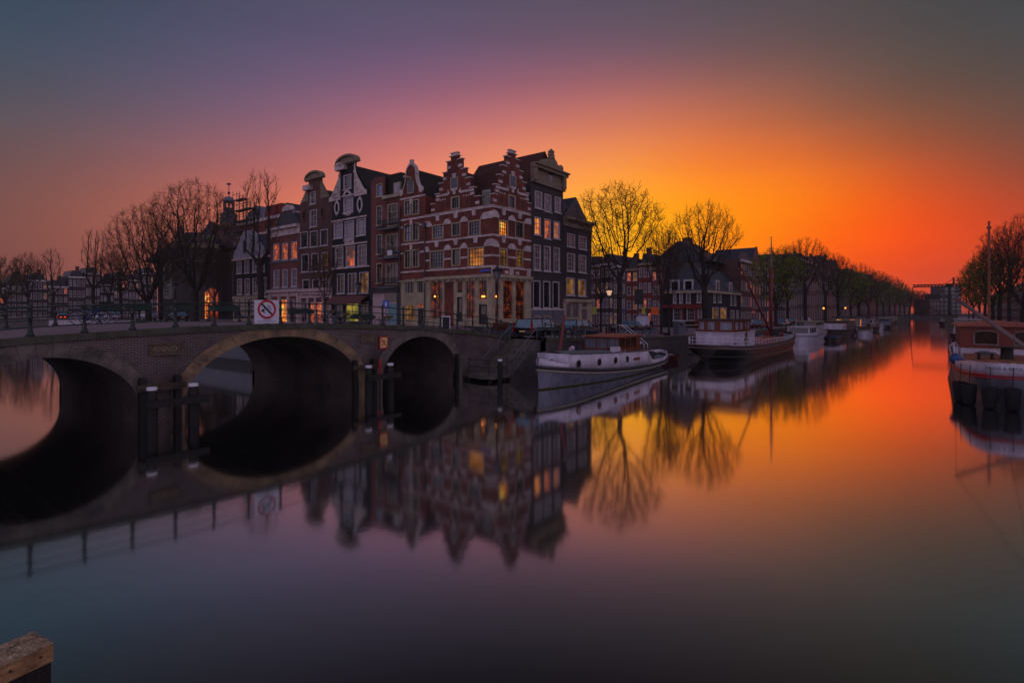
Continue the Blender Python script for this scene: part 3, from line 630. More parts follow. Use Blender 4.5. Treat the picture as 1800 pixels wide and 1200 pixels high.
# ================= the corner cafe house with two stepped gables
GP1 = 40.5; GT1 = 43.3; EAVE = 14.15; GB = 2.3
G = thing('corner_house', 'red brick corner house with white bands, two stepped gables and a cream shopfront', 'house', (TL_+3, PR_+4, 2.4), world=True)
GST = [(3.2,14.2,15.14),(2.55,15.14,16.05),(2.05,16.05,17.03),(1.52,17.03,18.0),(1.0,18.0,18.98),(.5,18.98,19.4)]
def step_outline(ac, lo, hi, side):
    pts = []
    for hw, z0, z1 in GST: pts += [(min(ac+hw, hi), z0), (min(ac+hw, hi), z1)]
    q = [(hi,GB),]+[(hi,14.2)]+pts
    left = []
    for hw, z0, z1 in reversed(GST): left += [(max(ac-hw, lo), z1), (max(ac-hw, lo), z0)]
    q += left+[(lo,14.2),(lo,GB)]
    r = []
    for p in q:
        if not r or (abs(p[0]-r[-1][0])+abs(p[1]-r[-1][1])) > 1e-4: r.append(p)
    return r
def corner_side(F, ac, lo, hi, wins, shop, trim0, trim1):
    holes = []; spec = []
    for w in wins:
        r = F.rect(*w[:4]) if len(w[:4]) == 4 else w; spec.append((r, w[4:])); holes.append(rectpts(*r))
    for r, kind in shop: holes.append(rectpts(*r))
    b = MB(F.M); b.holed(step_outline(ac, lo, hi, F.side), holes, 0, .25, edge=False); b.build('wall', 'red_brick', G)
    q = MB(F.M); ol = [p for p in step_outline(ac, lo, hi, F.side) if p[1] > 14.15]; n = len(ol); q.add([(a,-.001,z) for a,z in ol]+[(a,-.25,z) for a,z in ol], [(i,i+1,n+i+1,n+i) for i in range(n-1)]+[tuple(range(n,2*n))]); q.build('gable_back', 'red_brick', G)
    for r, (cols, rows, pane) in spec:
        window(G, F.M, r, cols, rows, 'cream_paint', 'sash_dark', pane, fw=.13, sill=False)
    # stone trim
    t = MB(F.M)
    e0, e1 = trim0, trim1
    strip(t, e0, e1, 13.93, 14.13, .09); strip(t, e0, e1, 14.131, 14.19, .13)
    strip(t, e0, e1, 11.36, 11.53, .06)
    strip(t, e0, e1, 8.5, 8.68, .07)
    xs = sorted([(r[0], r[1], r[2], r[3]) for r, _ in spec if r[3] < 13.9])
    for row in (1, 2):
        rr = [x for x in xs if (x[3] > 12) == (row == 2)]; z0 = max(x[3] for x in rr)-.12
        edges = [(e0, rr[0][0])]+[(p[1], q[0]) for p, q in zip(rr, rr[1:])]+[(rr[-1][1], e1)]
        for a0, a1 in edges:
            if a1-a0 < .05: continue
            c = min(.35, (a1-a0)*.35)
            corner = (a0 == lo if F.side == 'L' else a0 == lo)
            if corner: pts = [(a0,z0),(a1,z0),(a1,z0+.22),(a1-c,z0+.6),(a0,z0+.66)]
            elif a1 == hi: pts = [(a0,z0),(a1,z0),(a1,z0+.6),(a0+c,z0+.55),(a0,z0+.2)]
            else: pts = [(a0,z0),(a1,z0),(a1,z0+.2),(a1-c,z0+.52),(a0+c,z0+.52),(a0,z0+.2)]
            t.prism(pts, -.02, .07)
            if row == 1: strip(t, a0, a1, 9.5, 9.68, .06)
        for x in rr:
            m_ = (x[0]+x[1])/2; zt = 13.93 if row == 2 else 11.36
            t.prism([(m_-.2,zt-.5),(m_+.2,zt-.5),(m_+.27,zt-.002),(m_-.27,zt-.002)], -.02, .08)
    # gable trim
    for hw, z0, z1 in GST:
        for s_ in (-1, 1):
            a = ac+s_*hw
            if hw <= .5: continue
            a = max(lo, min(hi, a)); x0, x1 = sorted((a-s_*.62, a+s_*.1)); x0 = max(lo, x0); x1 = min(hi, x1)
            if x1-x0 > .3:
                t.box(x0, x1, -.3, .1, z1+.002, z1+.09)
                if z0 > 14.5 or hw > 3: strip(t, *(sorted((a, a-s_*.5))), (z0+z1)/2-.2, (z0+z1)/2+.05, .05)
    t.box(ac-.62, ac+.62, -.3, .12, 19.4, 19.5); t.box(ac-.4, ac+.4, -.28, .05, 19.501, 19.7); t.box(ac-.5, ac+.5, -.29, .1, 19.701, 19.78)
    for s_ in (-1, 1):     # band through the gable, broken by the window
        x0, x1 = sorted((ac+s_*.75, max(lo, min(hi, ac+s_*2.5)))); strip(t, x0, x1, 15.75, 15.98, .06)
        for k in range(3): q = ac+s_*(1.25+.32*k); t.box(q-.07, q+.07, -.02, .06, 15.35, 15.5)
        t.prism([(ac+s_*.6,15.9),(ac+s_*.85,15.75),(ac+s_*.85,16.3)], -.02, .09)
    t.prism([(ac-.15,15.75),(ac+.15,15.75),(ac+.2,16.1),(ac+.45,16.15),(ac+.45,16.35),(ac-.45,16.35),(ac-.45,16.15),(ac-.2,16.1)], -.02, .08)
    t.prism([(ac-.2,17.3),(ac+.2,17.3),(ac+.26,17.75),(ac-.26,17.75)], -.02, .1)
    t.build('stone_trim', 'white_stone', G)
    k = MB(F.M)
    for x in xs:
        pass
    for x in xs:
        m_ = (x[0]+x[1])/2; arch_lunette(k, m_, (x[1]-x[0])/2*.95, x[3]+.02, .62, pr=.025)
    k.build('arch_rims', 'brown_brick', G)
    an = MB(F.M)
    for x in xs: anchor(an, x[1]+.28 if F.side == 'R' else x[0]-.3, x[3]+.15, x[3]+.85) if x[3] > 9 and x[0]-.3 > lo else None
    for s_ in (-1.6, -.9, .9, 1.6): anchor(an, ac+s_, 14.5, 15.1)
    an.build('wall_anchors', 'iron', G)
gh = [(792.7,808,345,368,3,4,'glass_dark')]
winsL = [(759.5,779.8,394.5,420,4,4,'glass_curtain'),(793.5,809.5,391,415,3,4,'glass_dark'),(823,845,387,415.5,4,4,'glass_sheer'),
         (755.5,781,440,472.5,5,4,'glass_sheer'),(793.5,809.5,436,467.5,1,1,'glass_dark'),(822,851,434.5,469,5,4,'glass_lit_room')]+gh
winsR = [(876.7,893.3,387,416,4,4,'glass_lit'),(905.5,921,389,419,4,4,'glass_brown'),(877.5,892,436,469,4,4,'glass_dim'),(906.7,919.5,438,471,4,4,'glass_dim'),(893.8,906.2,343,367,4,4,'glass_curtain')]
shopL = [(FL.rect(*q), k) for q, k in [((756.5,778.7,494,560),'big'),((803.5,814,492,515),'top'),((804,813.8,522,565),'door'),((819,835.8,492.5,560),'win'),((841.5,857,491.5,527),'top'),((842.5,857,535,570),'door')]]
shopR = [(FR.rect(*q), k) for q, k in [((869.5,877.5,491.5,527),'top'),((869.5,877.5,535,570),'side'),((883.5,901,492,561),'win'),((905.5,922,493,561),'win')]]
acL = FL.a(799); acR = FR.a(901)
corner_side(FL, acL, PR_, GP1, winsL, shopL, PR_-.0, GP1)
corner_side(FR, acR, TL_, GT1, winsR, shopR, TL_-.0, GT1)
# hatch doors in the gables
for F, ac in ((FL, acL), (FR, acR)):
    b = MB(F.M); b.box(ac-.42, ac+.42, -.02, .05, 16.4, 17.3); hd = b.build('hatch', 'plinth_grey', G)
    b = MB(F.M); [b.box(*q) for q in ((ac-.5,ac-.421,-.02,.07,16.35,17.38),(ac+.421,ac+.5,-.02,.07,16.35,17.38),(ac-.42,ac+.42,-.02,.07,17.301,17.38))]; b.build('frame', 'cream_paint', hd)
# shop front
def shopfront(F, lo, hi, holes, brickspans):
    b = MB(F.M)
    o = [(lo,2.3),(hi,2.3),(hi,7.62),(lo,7.62)]
    hh = [rectpts(*r) for r, _ in holes]+[rectpts(a0, a1, 2.9, 7.35) for a0, a1 in brickspans]
    b.holed(o, hh, .07, .2); 
    strip(b, lo, hi, 7.62, 7.9, .32); strip(b, lo, hi, 7.55, 7.619, .2)
    n = int((hi-lo)/.75)
    for i in range(n): a = lo+.4+(hi-lo-.6)*i/(n-1); b.box(a-.07, a+.07, .05, .28, 7.35, 7.548)
    b.build('shopfront', 'cream_paint', G)
    for r, k in holes:
        pane = 'cafe_glass'
        if k == 'door': 
            d = MB(F.M); d.box(r[0], r[1], -.12, -.06, r[2]-.3, r[3]); dr = d.build('door', 'black_paint', G)
            q = MB(F.M); q.box(r[0]+.2, r[1]-.2, -.059, -.05, r[2]+.9, r[3]-.15); q.build('pane', 'glass_brown', dr); continue
        window(G, F.M, r, 3 if k != 'side' else 1, 4 if k in ('win','big') else 2, 'cream_paint', 'sash_dark', pane, fw=.07, sill=False, dep=.05, sash=False, mw=.03)
shopfront(FL, PR_, GP1, shopL, [(FL.a(798.3), FL.a(781.5))])
shopfront(FR, TL_, GT1, shopR, [])
b = MB(FL.M); b.box(PR_-.08, GP1, .071, .12, 2.3, 3.1); b.build('plinth', 'dark_brick', G)
b = MB(FR.M); b.box(TL_-.13, GT1, .071, .12, 2.0, 3.3); b.build('plinth', 'dark_brick', G)
# street level signs and lamps on the corner
b = MB(FL.M); z = 8.15; a = FL.a(853); b.box(a-.6, a+.6, .0, .06, z, z+.18); p = b.build('street_sign', 'sign_blue', G)
b = MB(FR.M)
for x0, x1 in ((872,879),(887,893),(906,912)): r = FR.rect(x0, x1, 476, 481); b.box(r[0], r[1], 0, .05, 8.0, 8.3)
b.build('name_plates', 'white_stone', G)
b = MB(FR.M)
for px in (867.5, 899, 929): a = FR.a(px); b.box(a-.3, a+.3, -.02, .06, 7.92, 8.49)
b.build('stone_brackets', 'white_stone', G)
for px, F in ((849.5,FL),(852.5,FL),(871,FR),(766,FL)):
    c = F.M @ Vector((F.a(px), .12, zz(521, F.D(px)))); b = MB(); b.ball((0,0,0), .09, 8); o = b.build('lamp_bulb', 'bulb'); o.location = c; setpar(o, G)
# painted window lettering reads as small marks on the dark panes
for r, k in shopL[:1]+shopR[2:]:
    F = FL if r in [q[0] for q in shopL] else FR
    rx = 'Bieren' if F is FL else 'Wijn'
    for i, tx in enumerate((('Koffie','Lunch') if F is FL else ('Bier','Wijn'))):
        c = F.M @ Vector(((r[0]+r[1])/2, -.03, r[2]+(r[3]-r[2])*(.38-.11*i)))
        Mr = Matrix.Translation(c) @ (Matrix.Rotation(R(-90), 4, 'Z') if F is FL else Matrix.Identity(4)) @ Matrix.Rotation(R(90), 4, 'X')
        text_mesh('window_lettering', tx, .3, 'sandstone', Mr, .002, G)
# roofs and core
b = MB(); b.box(TL_+.26, 47, PR_+.26, GP1, 2.3, 14.0); b.build('core', 'brown_brick', G)
b = MB()
b.prismx([(acL-2.9,14.05),(acL+2.9,14.05),(acL,18.2)], TL_+.26, 47)     # ridge running back from the left gable
b.build('roof', 'roof_tile', G)
b = MB(); b.prism([(TL_+.1+.2,14.06),(GT1,14.06),(acR,18.15)], PR_+.26, GP1); b.build('roof', 'roof_tile', G)
b = MB(); b.prism([(TL_+.3,14.03),(47,14.03),(45.5,16.2),(39.4,16.2)], PR_+.5, GP1-.02); b.build('roof', 'roof_tile', G)
# little dormer between the gables
for (px, F, c) in ((850, FL, PR_+.45),):
    b = MB(); b.box(TL_+.35, TL_+2, PR_+.55, PR_+1.6, 14.3, 15.75); d = b.build('dormer', 'zinc', G)
    b = MB(); b.box(TL_+.28, TL_+.345, PR_+.62, PR_+1.53, 14.4, 15.65); wn = b.build('window', 'cream_paint', d)
    b = MB(); b.box(TL_+.26, TL_+.279, PR_+.7, PR_+1.45, 14.48, 15.57); b.build('pane', 'glass_dark', d)
for x, y in ((44.5, 38.6),):
    b = MB(); b.box(x-.9, x+.9, y-.35, y+.35, 15, 18.9); b.box(x-.98, x+.98, y-.42, y+.42, 18.9, 19.02)
    for i in range(5): b.lathe([(.1,19.02),(.08,19.5)], 6, (x-.7+.35*i, y, 0))
    b.build('chimney', 'brown_brick', G)
b = MB(); a = GP1-.02; b.tube([(TL_-.14,a,3.0),(TL_-.14,a,13.3)], .06, 8); b.box(TL_-.32, TL_-.02, a-.18, a+.18, 12.9, 13.4); b.build('drainpipe', 'lead_pipe', G)

# ================= generic narrow house
def house(label, F, a0, a1, zb, outline, wins, wallm, trim, roof, frame='window_white', sash=None, group=None, cat='house', depth=9.5, topz=None, shop=None, extra=None, sill=True, side=None, rect=True):
    T = thing('canal_house', label, cat, tuple(F.M @ Vector(((a0+a1)/2, -3, zb)))[:3], world=True)
    holes = []; sp = []
    for w in wins:
        r = F.rect(*w[:4]); sp.append((r, w)); holes.append(rectpts(*r))
    ov = []
    for (px, py, rx, rz) in (extra or {}).get('ovals', []):
        a, z = F.pt(px, py); holes.append([(a+rx*math.cos(2*math.pi*i/14), z+rz*math.sin(2*math.pi*i/14)) for i in range(14)]); ov.append((a, z, rx, rz))
    b = MB(F.M); b.holed(outline, holes, 0, .25); b.build('wall', wallm, T)
    for r, w in sp:
        o = window(T, F.M, r, w[4], w[5], frame, w[7] if len(w) > 7 else (sash or frame), w[6], fw=w[8] if len(w) > 8 else .1, sill=sill)
    for a, z, rx, rz in ov:
        b = MB(F.M); n = 16
        for i in range(n):
            t0, t1 = 2*math.pi*i/n, 2*math.pi*(i+1)/n; k = 1.65+.18*((i % 4) in (0,)); k2 = 1.45
            P_ = lambda t, s_: (a+rx*s_*math.cos(t), z+rz*(1+(s_-1)*.8)*math.sin(t))
            q = [P_(t0,1), P_(t1,1), P_(t1,k), P_(t0,k)]
            b.prism(q, .0, .07)
        o = b.build('oval_window', frame if wallm == 'black_brick' else wallm, T)
        p = MB(F.M); p.add([(a-rx,-.12,z-rz),(a+rx,-.12,z-rz),(a+rx,-.12,z+rz),(a-rx,-.12,z+rz)], [(0,1,2,3)]); p.box(a-.025,a+.025,-.12,-.07,z-rz,z+rz); p.build('pane', 'glass_dark', o)
    tz = topz
    body(T, F, a0, a1, zb, tz, depth, side or wallm)
    if roof: gable_roof(T, F, a0, a1, tz, roof[0], depth, roof[1])
    if trim: trim(T, F)
    return T
def P_(F, *pp): return [F.pt(x, y) for x, y in pp]
# ---- house F: striped with a bell gable
a0, a1 = GP1, FL.a(704)
ac = (FL.a(709.5)+FL.a(737))/2; zt = 16.35
def bell(ac, hw, z0, nw, z1, zt, n=8):
    r = [(ac+hw, z0), (ac+hw, z0+.5)]
    for i in range(n+1): u = i/n; r.append((ac+hw-.1-(hw-nw-.1)*(1-(1-u)**2.2), z0+.5+(z1-z0-.5)*u))
    r += arcpts(ac, z1, nw, zt-z1, 15, 165, 8)
    for i in range(n, -1, -1): u = i/n; r.append((ac-hw+.1+(hw-nw-.1)*(1-(1-u)**2.2), z0+.5+(z1-z0-.5)*u))
    return r+[(ac-hw, z0+.5), (ac-hw, z0)]
bo = bell(ac, 1.75, zt, .85, 18.7, 19.75)
def trimF(T, F):
    t = MB(F.M)
    for z in (16.15, 13.95, 11.4, 8.5): strip(t, a0, a1, z, z+.18, .07)
    for z in (14.8, 12.6, 9.95):
        pass
    for z, z2 in ((13.2,13.38),(10.45,10.65)):
        strip(t, a0, ac-1.28, z, z2, .05); strip(t, ac+1.28, a1, z, z2, .05)
    for z in (13.4, 10.86, 15.6): t.prism([(ac-.16,z),(ac+.16,z),(ac+.2,z+.5),(ac-.2,z+.5)], -.02, .07)
    # gable rim
    pts = bo[1:-1]
    for (p0, p1) in zip(pts, pts[1:]):
        dx, dz = p1[0]-p0[0], p1[1]-p0[1]; L = math.hypot(dx, dz) or 1; nx, nz = dz/L*.17, -dx/L*.17
        t.add([(p0[0],.1,p0[1]),(p1[0],.1,p1[1]),(p1[0]-nx,.1,p1[1]-nz),(p0[0]-nx,.1,p0[1]-nz),(p0[0]+nx*.2,-.25,p0[1]+nz*.2),(p1[0]+nx*.2,-.25,p1[1]+nz*.2)], [(0,1,2,3),(4,5,1,0)])
    for s_ in (-1, 1): t.lathe([(.05,-.02),(.32,-.02),(.34,.1),(.1,.13)], 12, (ac+s_*1.55, 0, zt+.55), 0, 'y')
    t.box(ac-.35, ac+.35, -.2, .12, 19.6, 19.75); t.box(ac-.22, ac+.22, -.18, .05, 19.751, 20.15)
    t.build('stone_trim', 'white_stone', T)
    h = MB(F.M); r = F.rect(716.5,727.8,316,340); h.box(r[0]+.08, r[1]-.08, 0, .05, r[2]+.08, r[3]-.08); hd = h.build('hatch', 'plinth_grey', T)
    h = MB(F.M); [h.box(*q) for q in ((r[0],r[0]+.079,0,.07,r[2],r[3]),(r[1]-.079,r[1],0,.07,r[2],r[3]),(r[0],r[1],0,.07,r[3]-.079,r[3]),(r[0],r[1],0,.07,r[2]-.02,r[2]+.079))]; h.build('frame', 'cream_paint', hd)
    h = MB(F.M); h.box(ac-.12, ac+.12, -.2, 1.0, 18.1, 18.35); h.build('hoist_beam', 'cream_paint', T)
    k = MB(F.M)
    for z in (10.5, 13.25, ): pass
    for z in (12.85, 10.3): arch_lunette(k, ac, 1.2, z+.12, .55, pr=.025)
    k.build('arch_rims', 'brown_brick', T)
    # shop front
    s = MB(F.M); hs = [F.rect(*q) for q in ((713,729.7,490.5,514.7),(734,745,490,514.5),(714,731,535,562),(735.5,745.3,533.5,541),(735.5,745.3,542,572))]
    s.holed([(a0,2.7),(a1,2.7),(a1,7.55),(a0,7.55)], [rectpts(*q) for q in hs], .06, .2); strip(s, a0, a1, 7.551, 7.72, .22)
    s.build('shopfront', 'cream_paint', T)
    for i, q in enumerate(hs):
        if i == 4:
            d = MB(F.M); d.box(q[0],q[1],.01,.04,q[2]-.1,q[3]); dd = d.build('door','black_paint',T); continue
        window(T, F.M, q, 3, 3 if i < 3 else 1, 'cream_paint', 'sash_dark', ('glass_dark','glass_dark','glass_dim','glass_ember')[i], fw=.06, sill=False, dep=-.07, proud=.1, sash=False)
    d = MB(); d.tube([(TL_-.13,a1-.05,3),(TL_-.13,a1-.05,15.6)], .06, 8); d.build('drainpipe', 'lead_pipe', T)
wf = []
for (y0, y1, pa) in ((351,378,'glass_sheer'),(392.5,424,'glass_curtain'),(439,470.6,'glass_dark')):
    wf += [(710.3,723,y0+.8,y1+.8,2,2,pa,'sash_dark',.12),(724.3,737,y0-.8,y1-.8,2,2,'glass_dark',  'sash_dark',.12)]
house('red brick house with white bands and a curled bell gable, left of the corner house', FL, a0, a1, 2.7, [(a1,2.7),(a1,zt)]+[(x, z) for x, z in reversed(bo)][0:0]+[(ac+1.75,zt)]+bo[1:-1]+[(ac-1.75,zt),(a0,zt),(a0,2.7)],
      wf, 'red_brick', trimF, (19.2,'dark_tile'), 'cream_paint', topz=16.2, sill=False)
# ---- house E: narrow rosy brick with balconies
a0e, a1e = FL.a(704)+.02, FL.a(652)
def trimE(T, F):
    t = MB(F.M); m0 = F.a(674)
    for z in (13.9, 10.7, 7.55): strip(t, a0e, m0, z, z+.14, .1)
    t.build('band', 'plinth_grey', T)
    t = MB(F.M)
    for (x0, x1, y) in ((661.5,672.5,361),(661.5,672.5,412),(661.5,672.5,462),(679.5,699.5,358)):
        r = F.rect(x0, x1, y-4.5, y); m_ = (r[0]+r[1])/2; arch_lunette(t, m_, (r[1]-r[0])/2, r[2], .3, pr=.04)
    t.build('arch_rims', 'red_brick', T)
    for i, (y, yt) in enumerate(((402,388),(453,438),(504.5,489))):
        r = F.rect(674.5, 702, yt, y); t = MB(F.M)
        t.box(r[0], r[1], 0, .75, r[2]-.14, r[2]); bl = t.build('balcony', 'plinth_grey', T)
        t = MB(F.M); n = 14
        for k in range(n+1): a = r[0]+.04+(r[1]-r[0]-.08)*k/n; t.box(a-.012, a+.012, .7, .724, r[2], r[3])
        for k in range(4):
            for a in (r[0]+.04, r[1]-.04): t.box(a-.012, a+.012, .05+.2*k, .074+.2*k, r[2], r[3])
        t.box(r[0], r[1], .69, .735, r[3], r[3]+.04); t.box(r[0], r[0]+.04, .0, .689, r[3], r[3]+.04); t.box(r[1]-.04, r[1], 0, .689, r[3], r[3]+.04)
        t.build('railing', 'iron', bl)
        if i == 1: t = MB(F.M); q = F.rect(691,699.5,441,449.5); t.box(q[0],q[1],.75,.78,q[2],q[3]); t.build('panel', 'sign_white', bl)
    t = MB(F.M); r = F.rect(652, 703, 506, 514); strip(t, a0e, a1e, r[2], r[3], .35); strip(t, a1e-.35, a1e, 2.9, r[2]-.001, .12); strip(t, a0e, a0e+.45, 2.9, r[2]-.001, .12); t.build('shop_cornice', 'navy_paint', T)
    zc = F.rect(675,703,514,531)
    t = MB(F.M); strip(t, a0e+.451, a1e-.351, 2.9, r[2]-.002, .05); t.build('shop_panel', 'pale_pink', T)
    q = F.rect(682,701,534,569); t = MB(F.M); strip(t, q[0], q[1], 2.9, q[3], .08, 0, .051); t.build('shop_shutter', 'teal_panel', T)
    q = F.rect(676.5,701.5,515.5,531.5); t = MB(F.M); t.box(q[0],q[1],.051,.07,q[2],q[3]); fr = t.build('shop_window', 'cream_paint', T)
    for k in range(3): t = MB(F.M); w_ = (q[1]-q[0])/3; t.box(q[0]+w_*k+.06, q[0]+w_*(k+1)-.06, .071, .08, q[2]+.07, q[3]-.07); t.build('pane', 'glass_brown', fr)
    r = F.rect(689,698.5,322,338); d = MB(F.M); d.box(r[0]-.1, r[1]+.1, -2.5, -.3, r[2]-.2, r[3]+.15); dm = d.build('dormer', 'cream_paint', T)
    d = MB(F.M); d.box(r[0]+.05, r[1]-.05, -.3, -.28, r[2], r[3]-.05); d.build('pane', 'glass_curtain', dm)
    t = MB(F.M); q = F.pt(688, 343)[1]; strip(t, a0e, F.a(675), q-.35, q, .3); t.build('cornice', 'cream_paint', T)
mat('awning_cloth', (120,84,78), .8, c2=(84,40,38), scale=6, stretch=(1,6,.2)); mat('navy_paint', (26,30,44), .4, .1, 3); mat('pale_pink', (186,160,164), .6, .08, 2); mat('awning_red', (120,34,32), .8, .1, 3)
ze = FL.pt(688,343)[1]; zl = FL.pt(663,311)[1]; m0 = FL.a(675)
house('narrow rosy brick house with small iron balconies and a blue-grey shopfront', FL, a0e, a1e, 2.8, [(a0e,2.8),(a1e,2.8),(a1e,zl-.4),(a1e-.7,zl),(m0,zl-.1),(m0,ze),(a0e,ze)],
      [(661.7,672.3,323,346,1,2,'glass_sky'),(661.7,672,362,396,2,3,'glass_sheer','sash_dark'),(661.7,672,412.5,447,2,3,'glass_sheer','sash_dark'),(661.7,672,462.5,497.5,2,3,'glass_brown','sash_dark'),
       (681,699,358,397,3,3,'glass_dark'),(678,699,411,449,3,2,'glass_dark'),(678,699,462.5,500,3,2,'glass_dark')],
      'rose_brick', trimE, None, 'cream_paint', topz=ze-.3)
b = MB(); T_ = [o for o in COL.objects if o.get('label', '').startswith('narrow rosy')][0]
b.prismx([(a0e,ze-.28),(a1e,ze-.28),(a1e-.6,zl+.1),(a0e+.5,zl+.1)], TL_+.5, TL_+9); b.build('roof', 'dark_tile', T_)
# ---- house D: black neck gable with white scrolls
a0d, a1d = FL.a(652)+.02, FL.a(584)
acD = FL.a(611); zs = 17.6; zn = 21.7
def neckpts(ac, hw, z0, nw, z1): return [(ac+nw,z0),(ac+nw,z1),(ac-nw,z1),(ac-nw,z0)]
def pediment(t, F, ac, hw, z, h, pr=.35, n=12):
    t.prism([(ac-hw, z)]+[(ac+hw, z)]+[(x, q) for x, q in arcpts(ac, z, hw, h, 0, 180, n)][1:-1], -.28, .12)
    pts = arcpts(ac, z, hw+.12, h+.12, 0, 180, n); pin = arcpts(ac, z, hw-.12, h-.12, 0, 180, n)
    for i in range(n): t.prism([pin[i], pin[i+1], pts[i+1], pts[i]], -.29, pr)
    t.box(ac-hw-.15, ac+hw+.15, -.29, pr, z-.22, z-.001)
    for k in range(9): a = ac-hw+.1+(2*hw-.2)*k/8; t.box(a-.05, a+.05, .0, pr-.08, z-.36, z-.221)
def scroll(t, ac, s_, nw, hw, z0, z1, m=0):
    n = 12; pts = [(ac+s_*nw, z0), (ac+s_*hw, z0), (ac+s_*hw, z0+.45), (ac+s_*(hw-.25), z0+.6)]
    for i in range(n+1):
        u = i/n; pts.append((ac+s_*(nw+.15+(hw-.35-nw-.15)*(1-u)**1.9+.22*math.sin(u*math.pi*1.0)*(.6-u)), z0+.55+(z1-z0-.55)*u+.25*math.sin(u*math.pi)))
    pts.append((ac+s_*nw, z1)); t.prism(pts, -.02, .1, m)
    rnd = random.Random(5)
    for i in range(26):     # carved foliage relief
        u = rnd.random()**1.6; q = rnd.uniform(.15,.85); a = ac+s_*(nw+.1+(hw-nw-.35)*(1-u)**1.9*q); z = z0+.35+(z1-z0-.6)*u
        t.ball((a, .1, z), rnd.uniform(.07,.17), 6, m, .9)
def trimD(T, F):
    t = MB(F.M); pediment(t, F, acD, 1.9, zn+.1, .72); t.build('pediment', 'sandstone', T)
    for s_ in (-1, 1):
        t = MB(F.M); scroll(t, acD, s_, 1.36, 3.6, zs, 20.9); strip(t, *sorted((acD+s_*1.3, acD+s_*1.5)), 20.9, zn-.13, .08); t.build('carved_scroll', 'white_stone', T)
    t = MB(F.M)
    for (x0, x1, y) in ((603,622,346),(585.5,603,390),(604.5,623.5,386.5),(625.5,644,383),(587,604,434),(607,625,431.5),(627.5,645.5,428.5),(586,649,472)):
        r = F.rect(x0, x1, y-1, y); strip(t, r[0]-.12, r[1]+.12, r[2]+.03, r[2]+.2, .16)
    # garlands
    for (px, py) in ((612.5,378),(613.5,425)):
        a, z = F.pt(px, py)
        for k in range(9): u = (k-4)/4; t.ball((a+u*.75, .05, z+.3*u*u), .13, 6)
    r = F.rect(606.5,622.5,421.5,430); t.box(r[0], r[1], 0, .06, r[2], r[3])
    a, z = F.pt(611, 337); 
    for s_ in (-1, 1): t.prism([(a+s_*.1,z+.35),(a+s_*.85,z-.35),(a+s_*.6,z-.45),(a,z+.05)], 0, .12)
    t.build('stone_trim', 'white_stone', T)
    h = MB(F.M); a, z = F.pt(602, 296); h.box(a-.95, a+.85, 0, .5, z-.3, z+.25); h.prism([(a-.95,z+.251),(a+.85,z+.251),(a-.05,z+.6)], 0, .6); h.build('hoist_hood', 'white_stone', T)
    # shop
    q = F.rect(586,648,521,527); s = MB(F.M); s.add([(q[0],.05,q[3]+.1),(q[1],.05,q[3]+.1),(q[1],1.1,q[2]-.25),(q[0],1.1,q[2]-.25),(q[0],1.1,q[2]-.5),(q[1],1.1,q[2]-.5)], [(0,1,2,3),(3,2,5,4)]); s.build('awning', 'awning_cloth', T)
    for (x0, x1, pa) in ((590,603,'glass_dark'),(609,631,'glass_dim_green'),(636,648,'glass_dark')):
        r = F.rect(x0, x1, 530, 565); window(T, F.M, r, 2, 2, 'cream_paint', None, pa, fw=.08, sill=False, dep=-.05, proud=.06, sash=False)
lit('glass_dim_green', (120,120,30), (200,170,50), .6, .9)
g1 = [(589,603.5,434.5,471,3,4,'glass_brown'),(608,624,432.5,468.7,3,4,'glass_ember_low'),(628.7,644.5,430,467.5,3,4,'glass_brown'),
      (592.5,606,481,516,2,3,'glass_brown','sash_dark'),(611.7,626.7,480,516,2,3,'glass_brown','sash_dark'),(631.7,648,478,515,2,3,'glass_dim','sash_dark'),
      (586.7,602.5,390,419,3,4,'glass_curtain'),(605.8,622.5,388,421,3,5,'glass_curtain'),(626.7,643,384,414,3,4,'glass_curtain'),
      (604,621,346.5,374,3,4,'glass_curtain'),(604,617.5,307,332.5,1,1,'glass_dark')]
lit('glass_ember_low', (90,40,20), (250,110,30), .8, .6, .4)
house('tall black house with a white scrolled neck gable, highest of the row', FL, a0d, a1d, 2.8, [(a0d,2.8),(a1d,2.8),(a1d,zs)]+[(acD+1.4,zs),(acD+1.4,zn),(acD-1.4,zn),(acD-1.4,zs)]+[(a0d,zs)],
      g1, 'black_brick', trimD, (21.4,'dark_tile'), 'window_white', None, topz=17.5, extra={'ovals':[(592.5,365.5,.3,.55),(632.8,359.5,.3,.58)]})
T_ = [o for o in COL.objects if o.get('label', '').startswith('tall black house')][0]
b = MB(); b.tube([(TL_+.2,acD,zn-.3),(TL_+4,acD-.3,21.0)], .03, 4); b.build('brace', 'iron', T_)
